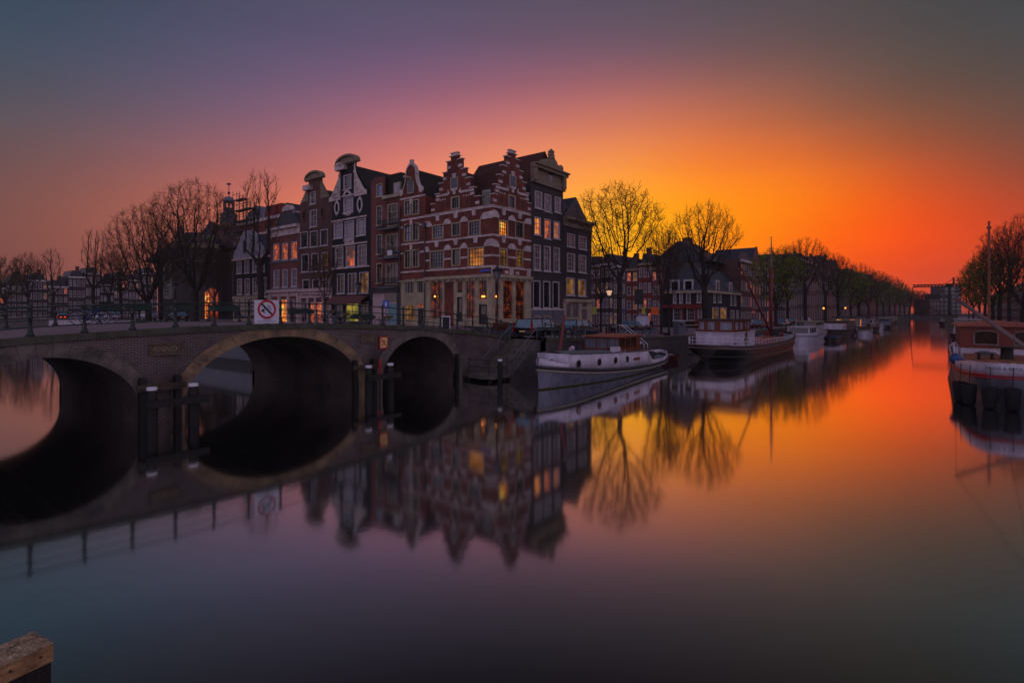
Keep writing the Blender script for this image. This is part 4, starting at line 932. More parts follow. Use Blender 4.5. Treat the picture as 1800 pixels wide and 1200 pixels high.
# ---- house C: brown neck gable
a0c, a1c = FL.a(584)+.02, FL.a(527.5)
acC = FL.a(553); zsc = FL.pt(551, 352)[1]; znc = FL.pt(551, 314)[1]
def trimC(T, F):
    t = MB(F.M); pediment(t, F, acC, 1.75, znc+.1, .68, .3); 
    for s_ in (-1, 1):
        n = 7
        for i in range(n): z0 = zsc+(znc-.6-zsc)*i/n; hw = 3.4-(3.4-1.5)*min(1, (i+1)/n*1.0)**.8; t.box(*sorted((acC+s_*1.35, acC+s_*hw)), -.22, .06, z0, z0+(znc-.6-zsc)/n-.002)
    t.build('stone_gable_trim', 'sandstone', T)
    t = MB(F.M); a, z = F.pt(543.5, 331); t.box(a-.8, a+.7, 0, .5, z-.3, z+.3); t.build('hoist_hood', 'white_stone', T)
    t = MB(F.M); strip(t, a0c, a1c, 7.0, 7.35, .4); strip(t, a0c, a1c, 6.2, 6.999, .12); 
    for k in range(5): a = a0c+.2+(a1c-a0c-.4)*k/4; strip(t, a-.16, a+.16, 2.9, 6.199, .14)
    t.build('shopfront', 'pale_pink', T)
    for x0, x1, pa in ((546,553,'glass_ember'),(556,566,'glass_ember'),(531,541,'glass_dark'),(569,579,'glass_dark')):
        r = F.rect(x0, x1, 531, 566); window(T, F.M, r, 2, 2, 'pale_pink', None, pa, fw=.06, sill=False, dep=-.04, proud=.05, sash=False)
house('brown brick house with a rounded neck gable, left of the tall black house', FL, a0c, a1c, 2.8, [(a0c,2.8),(a1c,2.8),(a1c,zsc),(acC+1.35,zsc),(acC+1.35,znc),(acC-1.35,znc),(acC-1.35,zsc),(a0c,zsc)],
      [(528,541,407.5,435.5,3,4,'glass_dark','sash_dark'),(545,558,406,434,3,4,'glass_dark','sash_dark'),(563,576,403,431.5,3,4,'glass_dark','sash_dark'),
       (530,542.5,446.5,478,3,4,'glass_dark','sash_dark'),(547.5,560,445,477,3,4,'glass_brown','sash_dark'),(565,576.5,443,476.5,3,4,'glass_dim','sash_dark'),
       (531.7,544,491,518,2,3,'glass_dark','sash_dark'),(549,561.5,490.5,518,2,3,'glass_brown','sash_dark'),(566.7,580,490,518,2,3,'glass_dark','sash_dark'),
       (544.7,557,369,399,2,3,'glass_dark'),(545,555,337,359,1,2,'glass_dark')],
      'brown_brick', trimC, (znc-1.2,'dark_tile'), 'window_white', None, topz=zsc-.1, extra={'ovals':[(534.8,379,.28,.5),(567,373.5,.28,.5)]})
# ---- house B: straight white cornice with a scrolled dormer
a0b, a1b = FL.a(527.5)+.02, FL.a(475); zc0 = FL.pt(501, 414)[1]; zc1 = FL.pt(501, 398)[1]
def trimB(T, F):
    t = MB(F.M); strip(t, a0b, a1b, zc0, zc1-.35, .12); strip(t, a0b-.0, a1b+.15, zc1-.35, zc1, .5); t.build('cornice', 'white_stone', T)
    r = F.rect(495,511.5,370,397); d = MB(F.M); d.box(r[0], r[1], -2.5, -.3, zc1-.3, r[3]); dm = d.build('dormer', 'white_stone', T)
    d = MB(F.M); d.prism([(r[0]-.3,r[3]),(r[1]+.3,r[3])]+arcpts((r[0]+r[1])/2, r[3]+.05, (r[1]-r[0])/2+.1, .75, 0, 180, 8), -.5, -.1)
    for s_, x in ((-1,r[0]),(1,r[1])): d.prism([(x,zc1),(x+s_*1.0,zc1),(x+s_*.9,zc1+.35),(x+s_*.35,zc1+.9),(x,zc1+2)], -.5, -.26)
    d.build('scroll', 'white_stone', dm)
    d = MB(F.M); m_ = (r[0]+r[1])/2; d.box(m_-.45, m_+.45, -.299, -.27, zc1+.15, r[3]-.3); d.build('pane', 'glass_curtain', dm)
    t = MB(F.M); r = F.rect(476,526,509,521); strip(t, a0b-.05, a1b+.15, r[3]-.35, r[3], .5); strip(t, a0b, a1b, r[2], r[3]-.351, .15)
    for k in range(4): a = a0b+.25+(a1b-a0b-.5)*k/3; strip(t, a-.25, a+.25, 2.9, r[3]-.352, .25)
    t.build('shopfront', 'pale_pink', T)
    for x0, x1, pa in ((494,505,'glass_lit'),(508,519,'glass_dark'),(478,489,'glass_dark')):
        r = F.rect(x0, x1, 526, 566); window(T, F.M, r, 1, 2, 'pale_pink', None, pa, fw=.06, sill=False, dep=-.04, proud=.05, sash=False)
    t = MB(F.M); r = F.rect(476,526,458,461); strip(t, a0b, a1b, r[2], r[3], .1); r = F.rect(476,526,506,508.5); strip(t, a0b, a1b, r[2], r[3], .1); t.build('band', 'plinth_grey', T)
house('low rosy brick house with a white cornice and three windows lit orange', FL, a0b, a1b, 2.8, rectpts(a0b, a1b, 2.8, zc1-.1),
      [(480.5,491,428.5,457.5,2,3,'glass_ember'),(496,506,427,456.5,2,3,'glass_ember'),(512,522.5,424.5,455,2,3,'glass_ember'),  # top row: the orange is emitted by the panes themselves
       (481,491,474.5,505.5,2,2,'glass_sheer'),(496.5,506,473.5,505,2,2,'glass_sheer'),(512,522,472,504,2,2,'glass_sheer')],
      'rose_brick', trimB, (zc1+3.2,'slate'), topz=zc1-.2)
# ---- house A: low black house with pale plaster gable
a0a, a1a = FL.a(475)+.02, FL.a(410.5); zA = FL.pt(442, 452)[1]; zAt = FL.pt(440,404)[1]; acA = FL.a(436)
def trimA(T, F):
    t = MB(F.M); pts = [(acA+4.6,zA),(acA+4.2,zA+1.2),(acA+3.0,zA+2.0),(acA+2.2,zA+3.3),(acA+1.3,zAt),(acA-1.3,zAt),(acA-2.2,zA+3.3),(acA-3.0,zA+2),(acA-4.2,zA+1.2),(acA-4.6,zA)]
    t.holed(pts, [rectpts(acA-1.9,acA-.9,zA+.7,zA+2.5), rectpts(acA+.6,acA+1.6,zA+.7,zA+2.5)], -.02, .2); gb = t.build('plaster_gable', 'pale_plaster', T)
    t = MB(F.M); t.box(acA-2, acA+2, -.3, -.24, zA+.5, zA+2.7); t.build('shutter', 'black_paint', gb)
    t = MB(F.M); strip(t, a0a, a1a, zA-.3, zA, .3); t.build('cornice', 'white_stone', T)
    t = MB(F.M); r = F.rect(411,475,520,524.5); strip(t, a0a, a1a, r[2], r[3], .2); strip(t, a0a, a1a, 2.9, 3.6, .1)
    for k in range(7): a = a0a+.2+(a1a-a0a-.4)*k/6; strip(t, a-.1, a+.1, 3.601, r[2]-.001, .1)
    t.build('shopfront', 'cream_paint', T)
    t = MB(F.M); strip(t, a0a+.1, a1a-.1, 3.601, r[2]-.001, .04); t.build('shop_glass', 'glass_dark', T)
mat('pale_plaster', (150,144,156), .8, .2, 1)
house('low black brick house with a pale plaster gable at the left end of the row', FL, a0a, a1a, 2.8, rectpts(a0a, a1a, 2.8, zA),
      [(416,425,459,481,2,2,'glass_sheer'),(429.5,438,458,480,2,2,'glass_sheer'),(443.5,452,456.5,479,2,2,'glass_sheer'),(457.5,465,455,478,2,2,'glass_dark'),
       (416.7,425.5,490,518,2,2,'glass_brown'),(430.3,439,489.5,518,2,2,'glass_brown'),(444,453,488.5,517,2,2,'glass_dark'),(460,468,487.5,516,2,2,'glass_dark')],
      'black_brick', trimA, (zAt-.5,'slate'), topz=zA-.2)
# ---- house H: dark with crested cornice, right of the corner house
a0h, a1h = GT1+.02, FR.a(990)-.02; zH = FR.pt(962, 326)[1]; zHt = FR.pt(962, 296)[1]
def trimH(T, F):
    ac = FR.a(966); t = MB(F.M); strip(t, a0h, a1h, zH, zHt-.45, .1); strip(t, a0h-.0, a1h+.15, zH-.15, zH-.001, .25); strip(t, a0h, a1h+.25, zHt-.449, zHt-.15, .55); strip(t, a0h, a1h+.3, zHt-.149, zHt, .75)
    for s_, x in ((1,a0h+.3),(-1,a1h-.3)): t.box(x-.22, x+.22, .1, .5, zH, zHt-.45)
    t.prism([(ac-1.5,zHt)]+[(ac+1.5,zHt)]+arcpts(ac, zHt, 1.1, 1.1, 0, 180, 10), -.2, .45)
    for s_ in (-1, 1): t.lathe([(.05,0),(.4,0),(.42,.5),(.1,.55)], 10, (ac+s_*1.5, 0, zHt+.25), 0, 'y')
    t.lathe([(.35,0),(.42,.12),(.25,.3),(.3,.6),(.38,.75),(.18,.95),(.1,1.05)], 8, (ac, .2, zHt+1.0)); t.ball((ac-.3,.2,zHt+1.4),.22,6); t.ball((ac+.3,.2,zHt+1.4),.22,6)
    t.build('crested_cornice', 'sandstone', T)
    o = MB(F.M); n = 12; a, z = ac, (zH+zHt)/2
    o.prism([(a+.42*math.cos(R(30*i)), z+.55*math.sin(R(30*i))) for i in range(12)], .1, .13); o.build('oval_vent', 'glass_dark', T)
    t = MB(F.M); r = F.rect(935,988,542.5,545); strip(t, a0h, a1h, r[2], r[3], .2); t.build('band', 'window_white', T)
    t = MB(F.M); strip(t, a0h, a1h, 1.8, r[2]-.001, .12); t.build('plinth', 'plinth_grey', T)
    for x0, x1 in ((937,948),(955,966)): q = F.rect(x0, x1, 555, 572); window(T, F.M, q, 1, 1, 'cream_paint', None, 'glass_dark', fw=.1, sill=False, dep=-.12, proud=.16, sash=False)
    q = F.rect(971.5,982,553,580); d = MB(F.M); d.box(q[0]-.2, q[1]+.2, .121, .2, q[3]-.25, q[3]+.35); d.box(q[0],q[1],.121,.15,2.0,q[3]-.251); d.build('door', 'plinth_grey', T)
house('dark brick house with a crested sandstone cornice and glowing windows, right of the corner house', FR, a0h, a1h, 2.0, rectpts(a0h, a1h, 2.0, zH),
      [(940,953,336.5,366.5,2,3,'glass_pink'),(957,969,342,372.5,2,3,'glass_pink'),(975,985.6,346.5,374,2,3,'glass_pink'),
       (939.2,950.5,381.5,413,2,3,'glass_lit'),(956.7,968,385,420,2,3,'glass_ember'),(973,984,389,420,2,3,'glass_pink_lit'),
       (938,950.5,430,475,3,4,'glass_brown'),(956,968,432.5,477,3,4,'glass_brown'),(973,984,435,478,3,4,'glass_brown'),
       (937,949.7,493,541,3,4,'glass_dark','sash_dark'),(955,967,494,541.5,3,4,'glass_dark','sash_dark'),(971.5,983,495,541.5,3,4,'glass_dark','sash_dark')],
      'dark_brick', trimH, None, topz=zH-.1)
lit_p = None
T_ = [o for o in COL.objects if o.get('label', '').startswith('dark brick house with a crested')][0]
b = MB(); b.prism([(a0h,zH-.09),(a1h,zH-.09),((a0h+a1h)/2,zH+3.6)], PR_+.3, PR_+9.5); b.build('roof', 'roof_tile', T_)
# ---- house I: smaller dark house at the right end
a0i, a1i = FR.a(990)+.02, FR.a(1040); zI = FR.pt(1014, 402)[1]; zIt = FR.pt(1014, 386)[1]
def trimI(T, F):
    t = MB(F.M); strip(t, a0i, a1i, zI, zIt-.3, .12); strip(t, a0i, a1i+.15, zIt-.3, zIt, .5)
    for k in range(12): a = a0i+.3+(a1i-a0i-.6)*k/11; strip(t, a-.08, a+.08, zIt-.55, zIt-.301, .3)
    t.build('cornice', 'sandstone', T)
    t = MB(F.M); r = F.rect(990,1038,526,531); strip(t, a0i, a1i, r[2], r[3], .35); hs = [F.rect(*q) for q in ((994,1003,532,558),(1005,1016.5,532,558),(1021,1031,532,540),(1021,1031,543,572))]
    t.holed([(a0i,1.8),(a1i,1.8),(a1i,r[2]-.001),(a0i,r[2]-.001)], [rectpts(*q) for q in hs], .08, .2); t.build('shopfront', 'cream_paint', T)
    for q in hs: window(T, F.M, q, 1, 1, 'cream_paint', None, 'glass_sheer', fw=.05, sill=False, dep=-.07, proud=.12, sash=False)
    r = F.rect(991,1003,366,388); d = MB(F.M); d.box(r[0], r[1]-.2, -3, -.4, zIt-.4, r[3]); d.prism([(r[0]-.2,r[3]),(r[1],r[3]),(r[0]+.6,r[3]+.8)], -3, -.35); d.build('dormer', 'slate', T)
    d = MB(F.M); d.box(a1i-1.0, a1i-.3, -3, -2, zIt, zIt+1.4); d.build('chimney', 'brown_brick', T)
house('smaller dark house with a bracketed cornice and six square windows, right end of the block', FR, a0i, a1i, 1.8, rectpts(a0i, a1i, 1.8, zIt-.1),
      [(996.7,1010.8,411,434.5,3,4,'glass_brown'),(1017,1031,415.5,438.5,3,4,'glass_brown'),(996.5,1010.8,445,477,3,4,'glass_brown'),(1017,1030.5,448.5,479.5,3,4,'glass_brown'),
       (995.3,1010,488,519,2,3,'glass_dim'),(1016,1030,491,520.5,2,3,'glass_dim')],
      'dark_brick', trimI, (zIt+2.6,'slate'), topz=zIt-.3)
lit('door_glow', (150,50,16), (220,90,30), .5, .5, .4)
brick('red_tile', (148,44,34), (126,38,30), (70,24,20), bw=.26, bh=.25, stain=(110,36,30), samt=.4, mort=.03)
mat('clock_gold', (170,130,50), .4, .1, 2, metal=.6)
# ---------------------------------------------------------------- trees
import numpy as np
def grow_tree(seed, H, fork, rx, r0, natt=1500, leaf=None, nleaf=1, lsz=.06, spray=2, twr=.016, vase=.0, step=.42, shell=.42, upright=.15, kill=1.5, tl=.75, limbs=4):
    """branches grown into the space of the crown; thick wood in one mesh, twigs and young leaves in another"""
    rs = np.random.RandomState(seed); rnd = random.Random(seed); T = MB(); C = MB()
    zc = fork+(H-fork)*.5; rz = (H-fork)*.5*1.04
    A = []
    lobes = [(rs.uniform(0, 6.28), rs.uniform(.7, 1.15), rs.uniform(-.5, .9)) for _ in range(7)]
    while len(A) < natt:
        v = rs.normal(size=3); v /= np.linalg.norm(v); r = rs.rand()**shell; th = math.atan2(v[1], v[0])
        k = 1+.13*sum(math.cos(th-l[0])*l[1]*math.cos((v[2]-l[2])*2.2) for l in lobes)/2
        p = np.array([v[0]*rx*r*k, v[1]*rx*r*k, zc+v[2]*rz*r*(1 if v[2] > 0 else 1)])
        h = (p[2]-fork)/(H-fork)
        if h < -.02: continue
        if vase and math.hypot(p[0], p[1]) > rx*(vase+(1-vase)*min(1, h*1.7)): continue
        A.append(p)
    A = np.array(A)
    nodes = [np.array([0,0,-.2])]; par = [-1]; lean = rs.normal(size=2)*.05
    n0 = int(fork/step)
    for i in range(1, n0+1): nodes.append(np.array([lean[0]*i*step*.6+rs.normal()*.02, lean[1]*i*step*.6+rs.normal()*.02, fork*i/n0])); par.append(i-1)
    top = len(nodes)-1
    for k in range(limbs):      # first limbs
        a = 6.28*(k+rs.rand()*.5)/limbs; tilt = rs.uniform(.35, .8) if k else .08; cur = top-rs.randint(0, 3); d = np.array([math.sin(tilt)*math.cos(a), math.sin(tilt)*math.sin(a), math.cos(tilt)])
        for q in range(int((H-fork)*.22/step)): nodes.append(nodes[cur]+d*step+rs.normal(size=3)*.03); par.append(cur); cur = len(nodes)-1; d = d+np.array([0,0,.05]); d /= np.linalg.norm(d)
    P = np.array(nodes); D2 = ((A[:,None,:]-P[None])**2).sum(2); near = D2.argmin(1); dist = D2.min(1); alive = np.ones(len(A), bool)
    used = {}
    for it in range(90):
        idx = np.where(alive)[0]
        if len(idx) < 8: break
        ns, inv = np.unique(near[idx], return_inverse=True); acc = np.zeros((len(ns), 3)); V = A[idx]-P[near[idx]]; V /= np.linalg.norm(V, axis=1)[:,None]+1e-9
        np.add.at(acc, inv, V); new = []; npar = []
        for k, nn_ in enumerate(ns):
            d = acc[k]; L = np.linalg.norm(d)
            if used.get(nn_, 0) > 3: d = d+rs.normal(size=3)*.5*L
            used[nn_] = used.get(nn_, 0)+1
            if used[nn_] > 6: continue
            d = d/(np.linalg.norm(d)+1e-9)+rs.normal(size=3)*.16+np.array([0,0,upright]); d /= np.linalg.norm(d); new.append(P[nn_]+d*step); npar.append(int(nn_))
        if not new: break
        o = len(P); N_ = np.array(new); P = np.vstack([P, N_]); par += npar
        d2 = ((A[:,None,:]-N_[None])**2).sum(2); m = d2.min(1); am = d2.argmin(1); c = m < dist; near[c] = am[c]+o; dist[c] = m[c]
        alive &= dist > (step*kill)**2
    n = len(P); ex = 2.25; rr = np.zeros(n); ch = [0]*n
    for i in range(n-1, 0, -1):
        if ch[i] == 0: rr[i] = twr**ex
        rr[par[i]] += rr[i]; ch[par[i]] += 1
    rr = rr**(1/ex); rad = np.array([r if r < twr*1.6 else twr*1.6+(r-twr*1.6)*(r0-twr*1.6)/(rr[1]-twr*1.6) for r in rr])
    def seg(mb, a, b, ra, rb, k):
        d = Vector(b)-Vector(a)
        if d.length < 1e-6: return
        d.normalize(); u = d.cross(Vector((0,0,1)) if abs(d.z) < .9 else Vector((1,0,0))).normalized(); v = d.cross(u); o = len(mb.v)
        for p, r in ((a, ra), (b, rb)):
            for j in range(k): t = 6.2832*j/k; mb.v.append((p[0]+(u.x*math.cos(t)+v.x*math.sin(t))*r, p[1]+(u.y*math.cos(t)+v.y*math.sin(t))*r, p[2]+(u.z*math.cos(t)+v.z*math.sin(t))*r))
        for j in range(k): mb.f.append((o+j, o+(j+1) % k, o+k+(j+1) % k, o+k+j)); mb.m.append(0)
    for i in range(1, n):
        a, b = P[par[i]], P[i]; rb = rad[i]; ra = min(rad[par[i]], rb*1.5) if par[i] > top else rad[par[i]]
        if i <= top: ra *= 1+.5*max(0, 1-i/3); rb *= 1+.5*max(0, 1-(i+1)/3)
        seg(T if rb > .045 else C, a, b, ra, rb, 9 if rb > .15 else 6 if rb > .045 else 3)
        if rb < twr*1.9:
            out = np.array([b[0], b[1], (b[2]-fork)*.8]); out = out/(np.linalg.norm(out)+1e-6)
            for _ in range(spray+(rs.rand() < .5)):
                d = out*.6+rs.normal(size=3)*.55+np.array([0,0,upright]); d /= np.linalg.norm(d); l = tl*rs.uniform(.4, 1.2); m = b+d*l*.5; e_ = m+(d+rs.normal(size=3)*.25)*l*.5
                seg(C, b, m, twr*.75, twr*.6, 3); seg(C, m, e_, twr*.6, twr*.4, 3)
                if leaf:
                    for _ in range(nleaf):
                        c = e_+rs.normal(size=3)*.06+(m-e_)*rs.rand(); u = Vector(rs.normal(size=3)).normalized()*lsz*rs.uniform(.6, 1.3); v = u.orthogonal().normalized()*u.length*.6; c = Vector(c); o = len(C.v)
                        C.v += [tuple(c-u), tuple(c+v), tuple(c+u), tuple(c-v)]; C.f.append((o,o+1,o+2,o+3)); C.m.append(1)
    return T, C, leaf
def tree(label, T3, loc, rz, name='bare_tree', group=None):
    t = thing(name, label, 'tree', loc, rz, group)
    T, C, leaf = T3; T.build('trunk', 'bark', t, True); C.build('crown', ['twig', leaf or 'twig'], t); return t
def hz_at(px, top, D, ground=1.7): return zz(top, D)-ground
# hero trees
def place(px, P=None, T=None):
    if P is not None: t, D = onP(px, P); return t, P, D
    p, D = onT(px, T); return T, p, D
x, y, D = place(1088, P=25.6); H = zz(328, D)-1.9
tA = tree('tall budding tree with a wide upswept crown, nearest on the quay behind the blue-hulled boat', grow_tree(11, H, 6.0, 4.9, .27, 2300, 'bud_leaf', 2, .05, spray=3, vase=.12, upright=.2), (x, y, g(x, y)), 1.0, 'budding_tree')
x, y, D = place(1240, P=24.5)
tB = tree('leafless-looking tree with many upright limbs in front of the low cafe building', grow_tree(23, zz(360, D)-1.7, 6.4, 5.2, .4, 2300, 'bud_leaf', 1, .045, spray=3, vase=.15, upright=.35, twr=.018), (x, y, g(x, y)), .4, 'bare_tree')
x, y, D = place(342, T=29.5)
tC = tree('broad old tree with a great rounded crown, in front of the church', grow_tree(5, zz(322, D)-3.0, 4.4, 5.9, .42, 4600, 'bud_leaf', 1, .05, spray=3, vase=.5, upright=.08, twr=.016, limbs=5), (x, y, g(x, y)), 2.2, 'budding_tree')
x, y, D = place(461, T=29.5)
tD = tree('upright pollarded tree with spiky shoots in front of the low black house', grow_tree(31, zz(300, D)-3.0, 6.5, 2.4, .33, 900, None, 0, spray=3, vase=.4, upright=.8, twr=.02, limbs=6), (x, y, g(x, y)), .7, 'bare_tree')
mid = tree('slim tree of the quay row, left of the low cafe building', grow_tree(47, 13, 4.2, 3.4, .2, 1400, 'bud_leaf', 1, .06, spray=3, vase=.4, twr=.022, upright=.25), (58, 24.8, 1.8), 0, 'budding_tree')
green = tree('round tree already in fresh green leaf beside the red mast', grow_tree(53, 14, 3.8, 5.2, .28, 1100, 'green_leaf', 4, .08, vase=.5, spray=3, twr=.02), (0,0,0), 0, 'leafing_tree')
dark = tree('dark', grow_tree(59, 12, 3.5, 4.8, .25, 1000, 'dark_leaf', 2, .065, spray=3, vase=.5, twr=.024), (0,0,0), 0, 'leafing_tree')
x, y, D = place(1162, P=24.6); mid.location = (x, y, g(x, y)); mid.scale = (.7, .7, (zz(392, D)-1.7)/13)
x, y, D = place(1364, P=25); green.location = (x, y, 1.6); green.scale = (1.15, 1.15, (zz(436, D)-1.6)/14)
def cp(src, px, P=None, T=None, top=400, w=1.0, rz=0, label='', group=None, ref=13.0, gz=1.6):
    x, y, D = place(px, P, T); s_ = (zz(top, D)-gz)/ref; return dup(src, (x, y, gz), rz, label, group, (s_*w, s_*w, s_))
def href(t): return max(v[2] for v in [vv.co for ch in t.children for vv in ch.data.vertices])
hm, hg, hd, hA, hB, hC, hD = [href(t) for t in (mid, green, dark, tA, tB, tC, tD)]
cp(mid, 1176, P=27.5, top=398, w=.6, rz=2, label='second slim tree close to the right of its twin, left of the cafe building', ref=hm)
cp(mid, 1056, P=33, top=420, w=.8, rz=1, label='thin tree half hidden beyond the lantern, right of the dark house', ref=hm, gz=1.9)
cp(tB, 1416, P=25, top=413, w=.9, rz=1.3, label='bare tall tree rising right of the fresh green tree', ref=hB)
cp(mid, 1385, P=29, top=425, w=.9, rz=3.3, label='budding tree standing just behind the fresh green tree', ref=hm)
cp(tA, 1452, P=25, top=440, w=.95, rz=2.3, label='dark budding tree leaning over the brown cruisers', ref=hA)
QG = 'far trees of the left quay'
for i, (px, top, src, ref) in enumerate([(1474,446,tB,hB),(1496,468,green,hg),(1510,460,tC,hC),(1527,472,dark,hd),(1541,474,tA,hA),(1553,490,green,hg),(1564,482,tB,hB),(1573,490,green,hg),(1582,496,mid,hm),(1590,502,green,hg),(1598,510,dark,hd)]):
    cp(src, px, P=25, top=top, w=1, rz=i*1.3, label='one of the hazy trees of the left quay beyond the brown barge', group=QG, ref=ref)
# right bank row
RG = 'trees on the right bank'
ORD = ['nearest','second nearest','third nearest','fourth nearest','fifth nearest','sixth nearest','seventh nearest','eighth nearest']
for i, (px, P, top, src, ref, w) in enumerate([(1797,-8.5,372,tC,hC,.8),(1774,-9.5,392,tA,hA,.85),(1757,-10,416,tB,hB,.9),(1745,-9,430,green,hg,.9),(1731,-10,440,tB,hB,.8),(1721,-9,455,green,hg,.8),(1711,-10,468,dark,hd,.8),(1703,-9,484,dark,hd,.6)]):
    cp(src, px, P=P, top=top, w=w, rz=i*.9+.3, label=ORD[i]+' of the budding trees crowding the right bank', group=RG, ref=ref)
# far end of the canal
for i, (px, D, top) in enumerate([(1606,380,511),(1614,400,508),(1622,390,512),(1630,410,514)]):
    x, y = at(px, D); s_ = (zz(top, D)-1.6)/hd; dup(dark if i % 2 else mid, (x, y, 1.6), i, 'one of the hazy trees closing the far end of the canal', 'trees at the canal end', s_)
# left side canal trees
LG = 'trees on the left'
for i, (px, T, top, src, ref, w, lb) in enumerate([
   (8,28,445,dark,hd,1.0,'rounded tree at the very left edge of the picture'),(50,28,440,tB,hB,.75,'second bare tree from the left edge'),(90,28,433,tD,hD,.95,'third bare tree from the left edge, with upright shoots'),
   (165,28.5,398,tD,hD,.9,'tall dead-looking tree with a broken top, above the leaning bicycles'),(190,29,440,tA,hA,.85,'spreading bare tree right of the broken-topped tree'),(213,32,424,tB,hB,.8,'bare tree just left of the great rounded tree'),
   (262,29,352,tC,hC,1.0,'rounded budding tree left of the great tree by the church'),(283,33,400,tB,hB,.8,'dark bare tree between the two rounded budding trees'),(376,31,430,tA,hA,.8,'small bare tree in front of the glowing church doorway')]):
    cp(src, px, T=T, top=top, w=w, rz=i*1.7, label=lb, ref=ref, gz=2.2)
x, y, D = place(571, T=30.5); dup(mid, (x, y, 3.05), 2.2, 'slender young tree in front of the brown gabled house', None, (.45,.45,(zz(432, D)-3.05)/hm))
x, y, D = place(1310, P=26); 
dark.location = (onP(1340, 34)[0], 34, 1.6); dark.scale = (.8,.8,.8); dark['label'] = 'dark leafing tree beside the tall brown house behind the fresh green tree'
# ---------------------------------------------------------------- background buildings
def simple_house(label, F, a0, a1, zb, ze, kind, wallm, roofm, nw, nf, rnd, group=None, lit_p=.12, wins=True, depth=9, frame='window_white', cat='house'):
    T = thing('town_house', label, cat, tuple(F.M @ Vector(((a0+a1)/2, -3, zb)))[:3], group=group, world=True)
    w = a1-a0; ac = (a0+a1)/2; fh = (ze-zb-.6)/nf
    o = [(a0,zb),(a1,zb),(a1,ze)]; 
    if kind == 'neck': o += [(ac+w*.22,ze+.6),(ac+w*.2,ze+3),(ac,ze+3.5),(ac-w*.2,ze+3),(ac-w*.22,ze+.6)]
    elif kind == 'step': o += [(ac+w*.36,ze),(ac+w*.36,ze+.9),(ac+w*.24,ze+.9),(ac+w*.24,ze+1.9),(ac+w*.12,ze+1.9),(ac+w*.12,ze+2.9),(ac-w*.12,ze+2.9),(ac-w*.12,ze+1.9),(ac-w*.24,ze+1.9),(ac-w*.24,ze+.9),(ac-w*.36,ze+.9),(ac-w*.36,ze)]
    elif kind == 'point': o += [(ac+.4,ze+w*.6),(ac-.4,ze+w*.6)]
    o += [(a0,ze)]
    rs = []
    for f in range(nf):
        for i in range(nw):
            c = a0+w*(i+.5)/nw; hw = min(.55, w/nw*.32); z0 = zb+.5+fh*f+(.25 if f == 0 else .35); z1 = z0+fh*(.72 if f == 0 else .62)
            rs.append((c-hw, c+hw, z0, z1))
    b = MB(F.M); b.holed(o, [rectpts(*r) for r in rs], 0, .2); b.build('wall', wallm, T)
    for r in rs:
        if not wins: break
        pa = 'glass_dim' if rnd.random() < lit_p*.6 else 'glass_ember' if rnd.random() < lit_p*.5 else rnd.choice(['glass_dark','glass_dark','glass_brown','glass_sheer'])
        b = MB(F.M); a_, c_, z0, z1 = r; b.box(a_, a_+.1, -.12, .02, z0, z1); b.box(c_-.1, c_, -.12, .02, z0, z1); b.box(a_+.1, c_-.1, -.12, .02, z1-.1, z1); b.box(a_-.05, c_+.05, -.12, .06, z0-.02, z0+.1); m_ = (z0+z1)/2; b.box(a_+.1, c_-.1, -.1, -.05, m_-.04, m_+.04); b.box((a_+c_)/2-.025, (a_+c_)/2+.025, -.099, -.051, z0+.1, z1-.1)
        wo = b.build('window', frame, T); p = MB(F.M); p.add([(a_+.1,-.09,z0+.1),(c_-.1,-.09,z0+.1),(c_-.1,-.09,z1-.1),(a_+.1,-.09,z1-.1)], [(0,1,2,3)]); p.build('pane', pa, wo)
    if not wins: b = MB(F.M); b.box(a0+.1, a1-.1, -.3, -.19, zb, ze-.1); b.build('glazing', 'glass_dark', T)
    b = MB(F.M); 
    if kind == 'flat': strip(b, a0, a1, ze-.5, ze, .35)
    else: strip(b, a0, a1, ze-.25, ze-.05, .1)
    b.build('cornice', frame if rnd.random() < .7 else 'sandstone', T)
    b = MB(F.M); b.box(a0, a1, -depth, -.252 if wins else -.31, zb, ze-.02); b.build('core', wallm, T)
    b = MB(F.M)
    if kind == 'flat': b.prism([(a0+.3,ze-.02),(a1-.3,ze-.02),(a1-w*.25,ze+1.8),(a0+w*.25,ze+1.8)], -depth, -.5)
    else: b.prism([(a0,ze-.015),(a1,ze-.015),(ac,ze+(2.8 if kind != 'point' else w*.58))], -depth, -.26)
    b.build('roof', roofm, T)
    if rnd.random() < .5: b = MB(F.M); q = ac+w*.2; b.box(q-.4, q+.4, -3.5, -2.7, ze, ze+3.2); b.build('chimney', 'brown_brick', T)
    return T
rnd = random.Random(3)
walls = ['brown_brick','dark_brick','red_brick','black_brick','grey_brick','rose_brick']
# the low cafe building on the far corner
FC = Front('L', 96.0); FCr = Front('R', PR_)
c0 = FCr.c; cp1 = FC.a(1164)
cz = zz(512, 98)
T = thing('corner_cafe', 'low dark corner cafe building with slate mansard roof, pale dormers and red fascia', 'cafe', (100, 36, 1.7), world=True)
rL = [FC.rect(*q) for q in ((1183,1189,515,533),(1194,1200,515,533),(1206,1214,515,533),(1225,1233,514,532))]
rLs = [FC.rect(*q) for q in ((1183,1198,541,564),(1207,1222,541,564),(1226,1234,541,564))]
b = MB(FC.M); b.holed([(c0,1.4),(cp1,1.4),(cp1,cz),(c0,cz)], [rectpts(*r) for r in rL+rLs], 0, .25); b.build('wall', 'black_brick', T)
for r in rL: window(T, FC.M, r, 2, 2, 'window_white', None, 'glass_dark', fw=.16)
for r in rLs: window(T, FC.M, r, 4, 3, 'window_white', None, 'glass_brown', fw=.14, sill=False)
cr1 = FCr.a(1301)
rR = [FCr.rect(*q) for q in ((1254,1258,513,532),(1262,1268,513,532),(1284,1287,517,537),(1290,1294,517,537))]
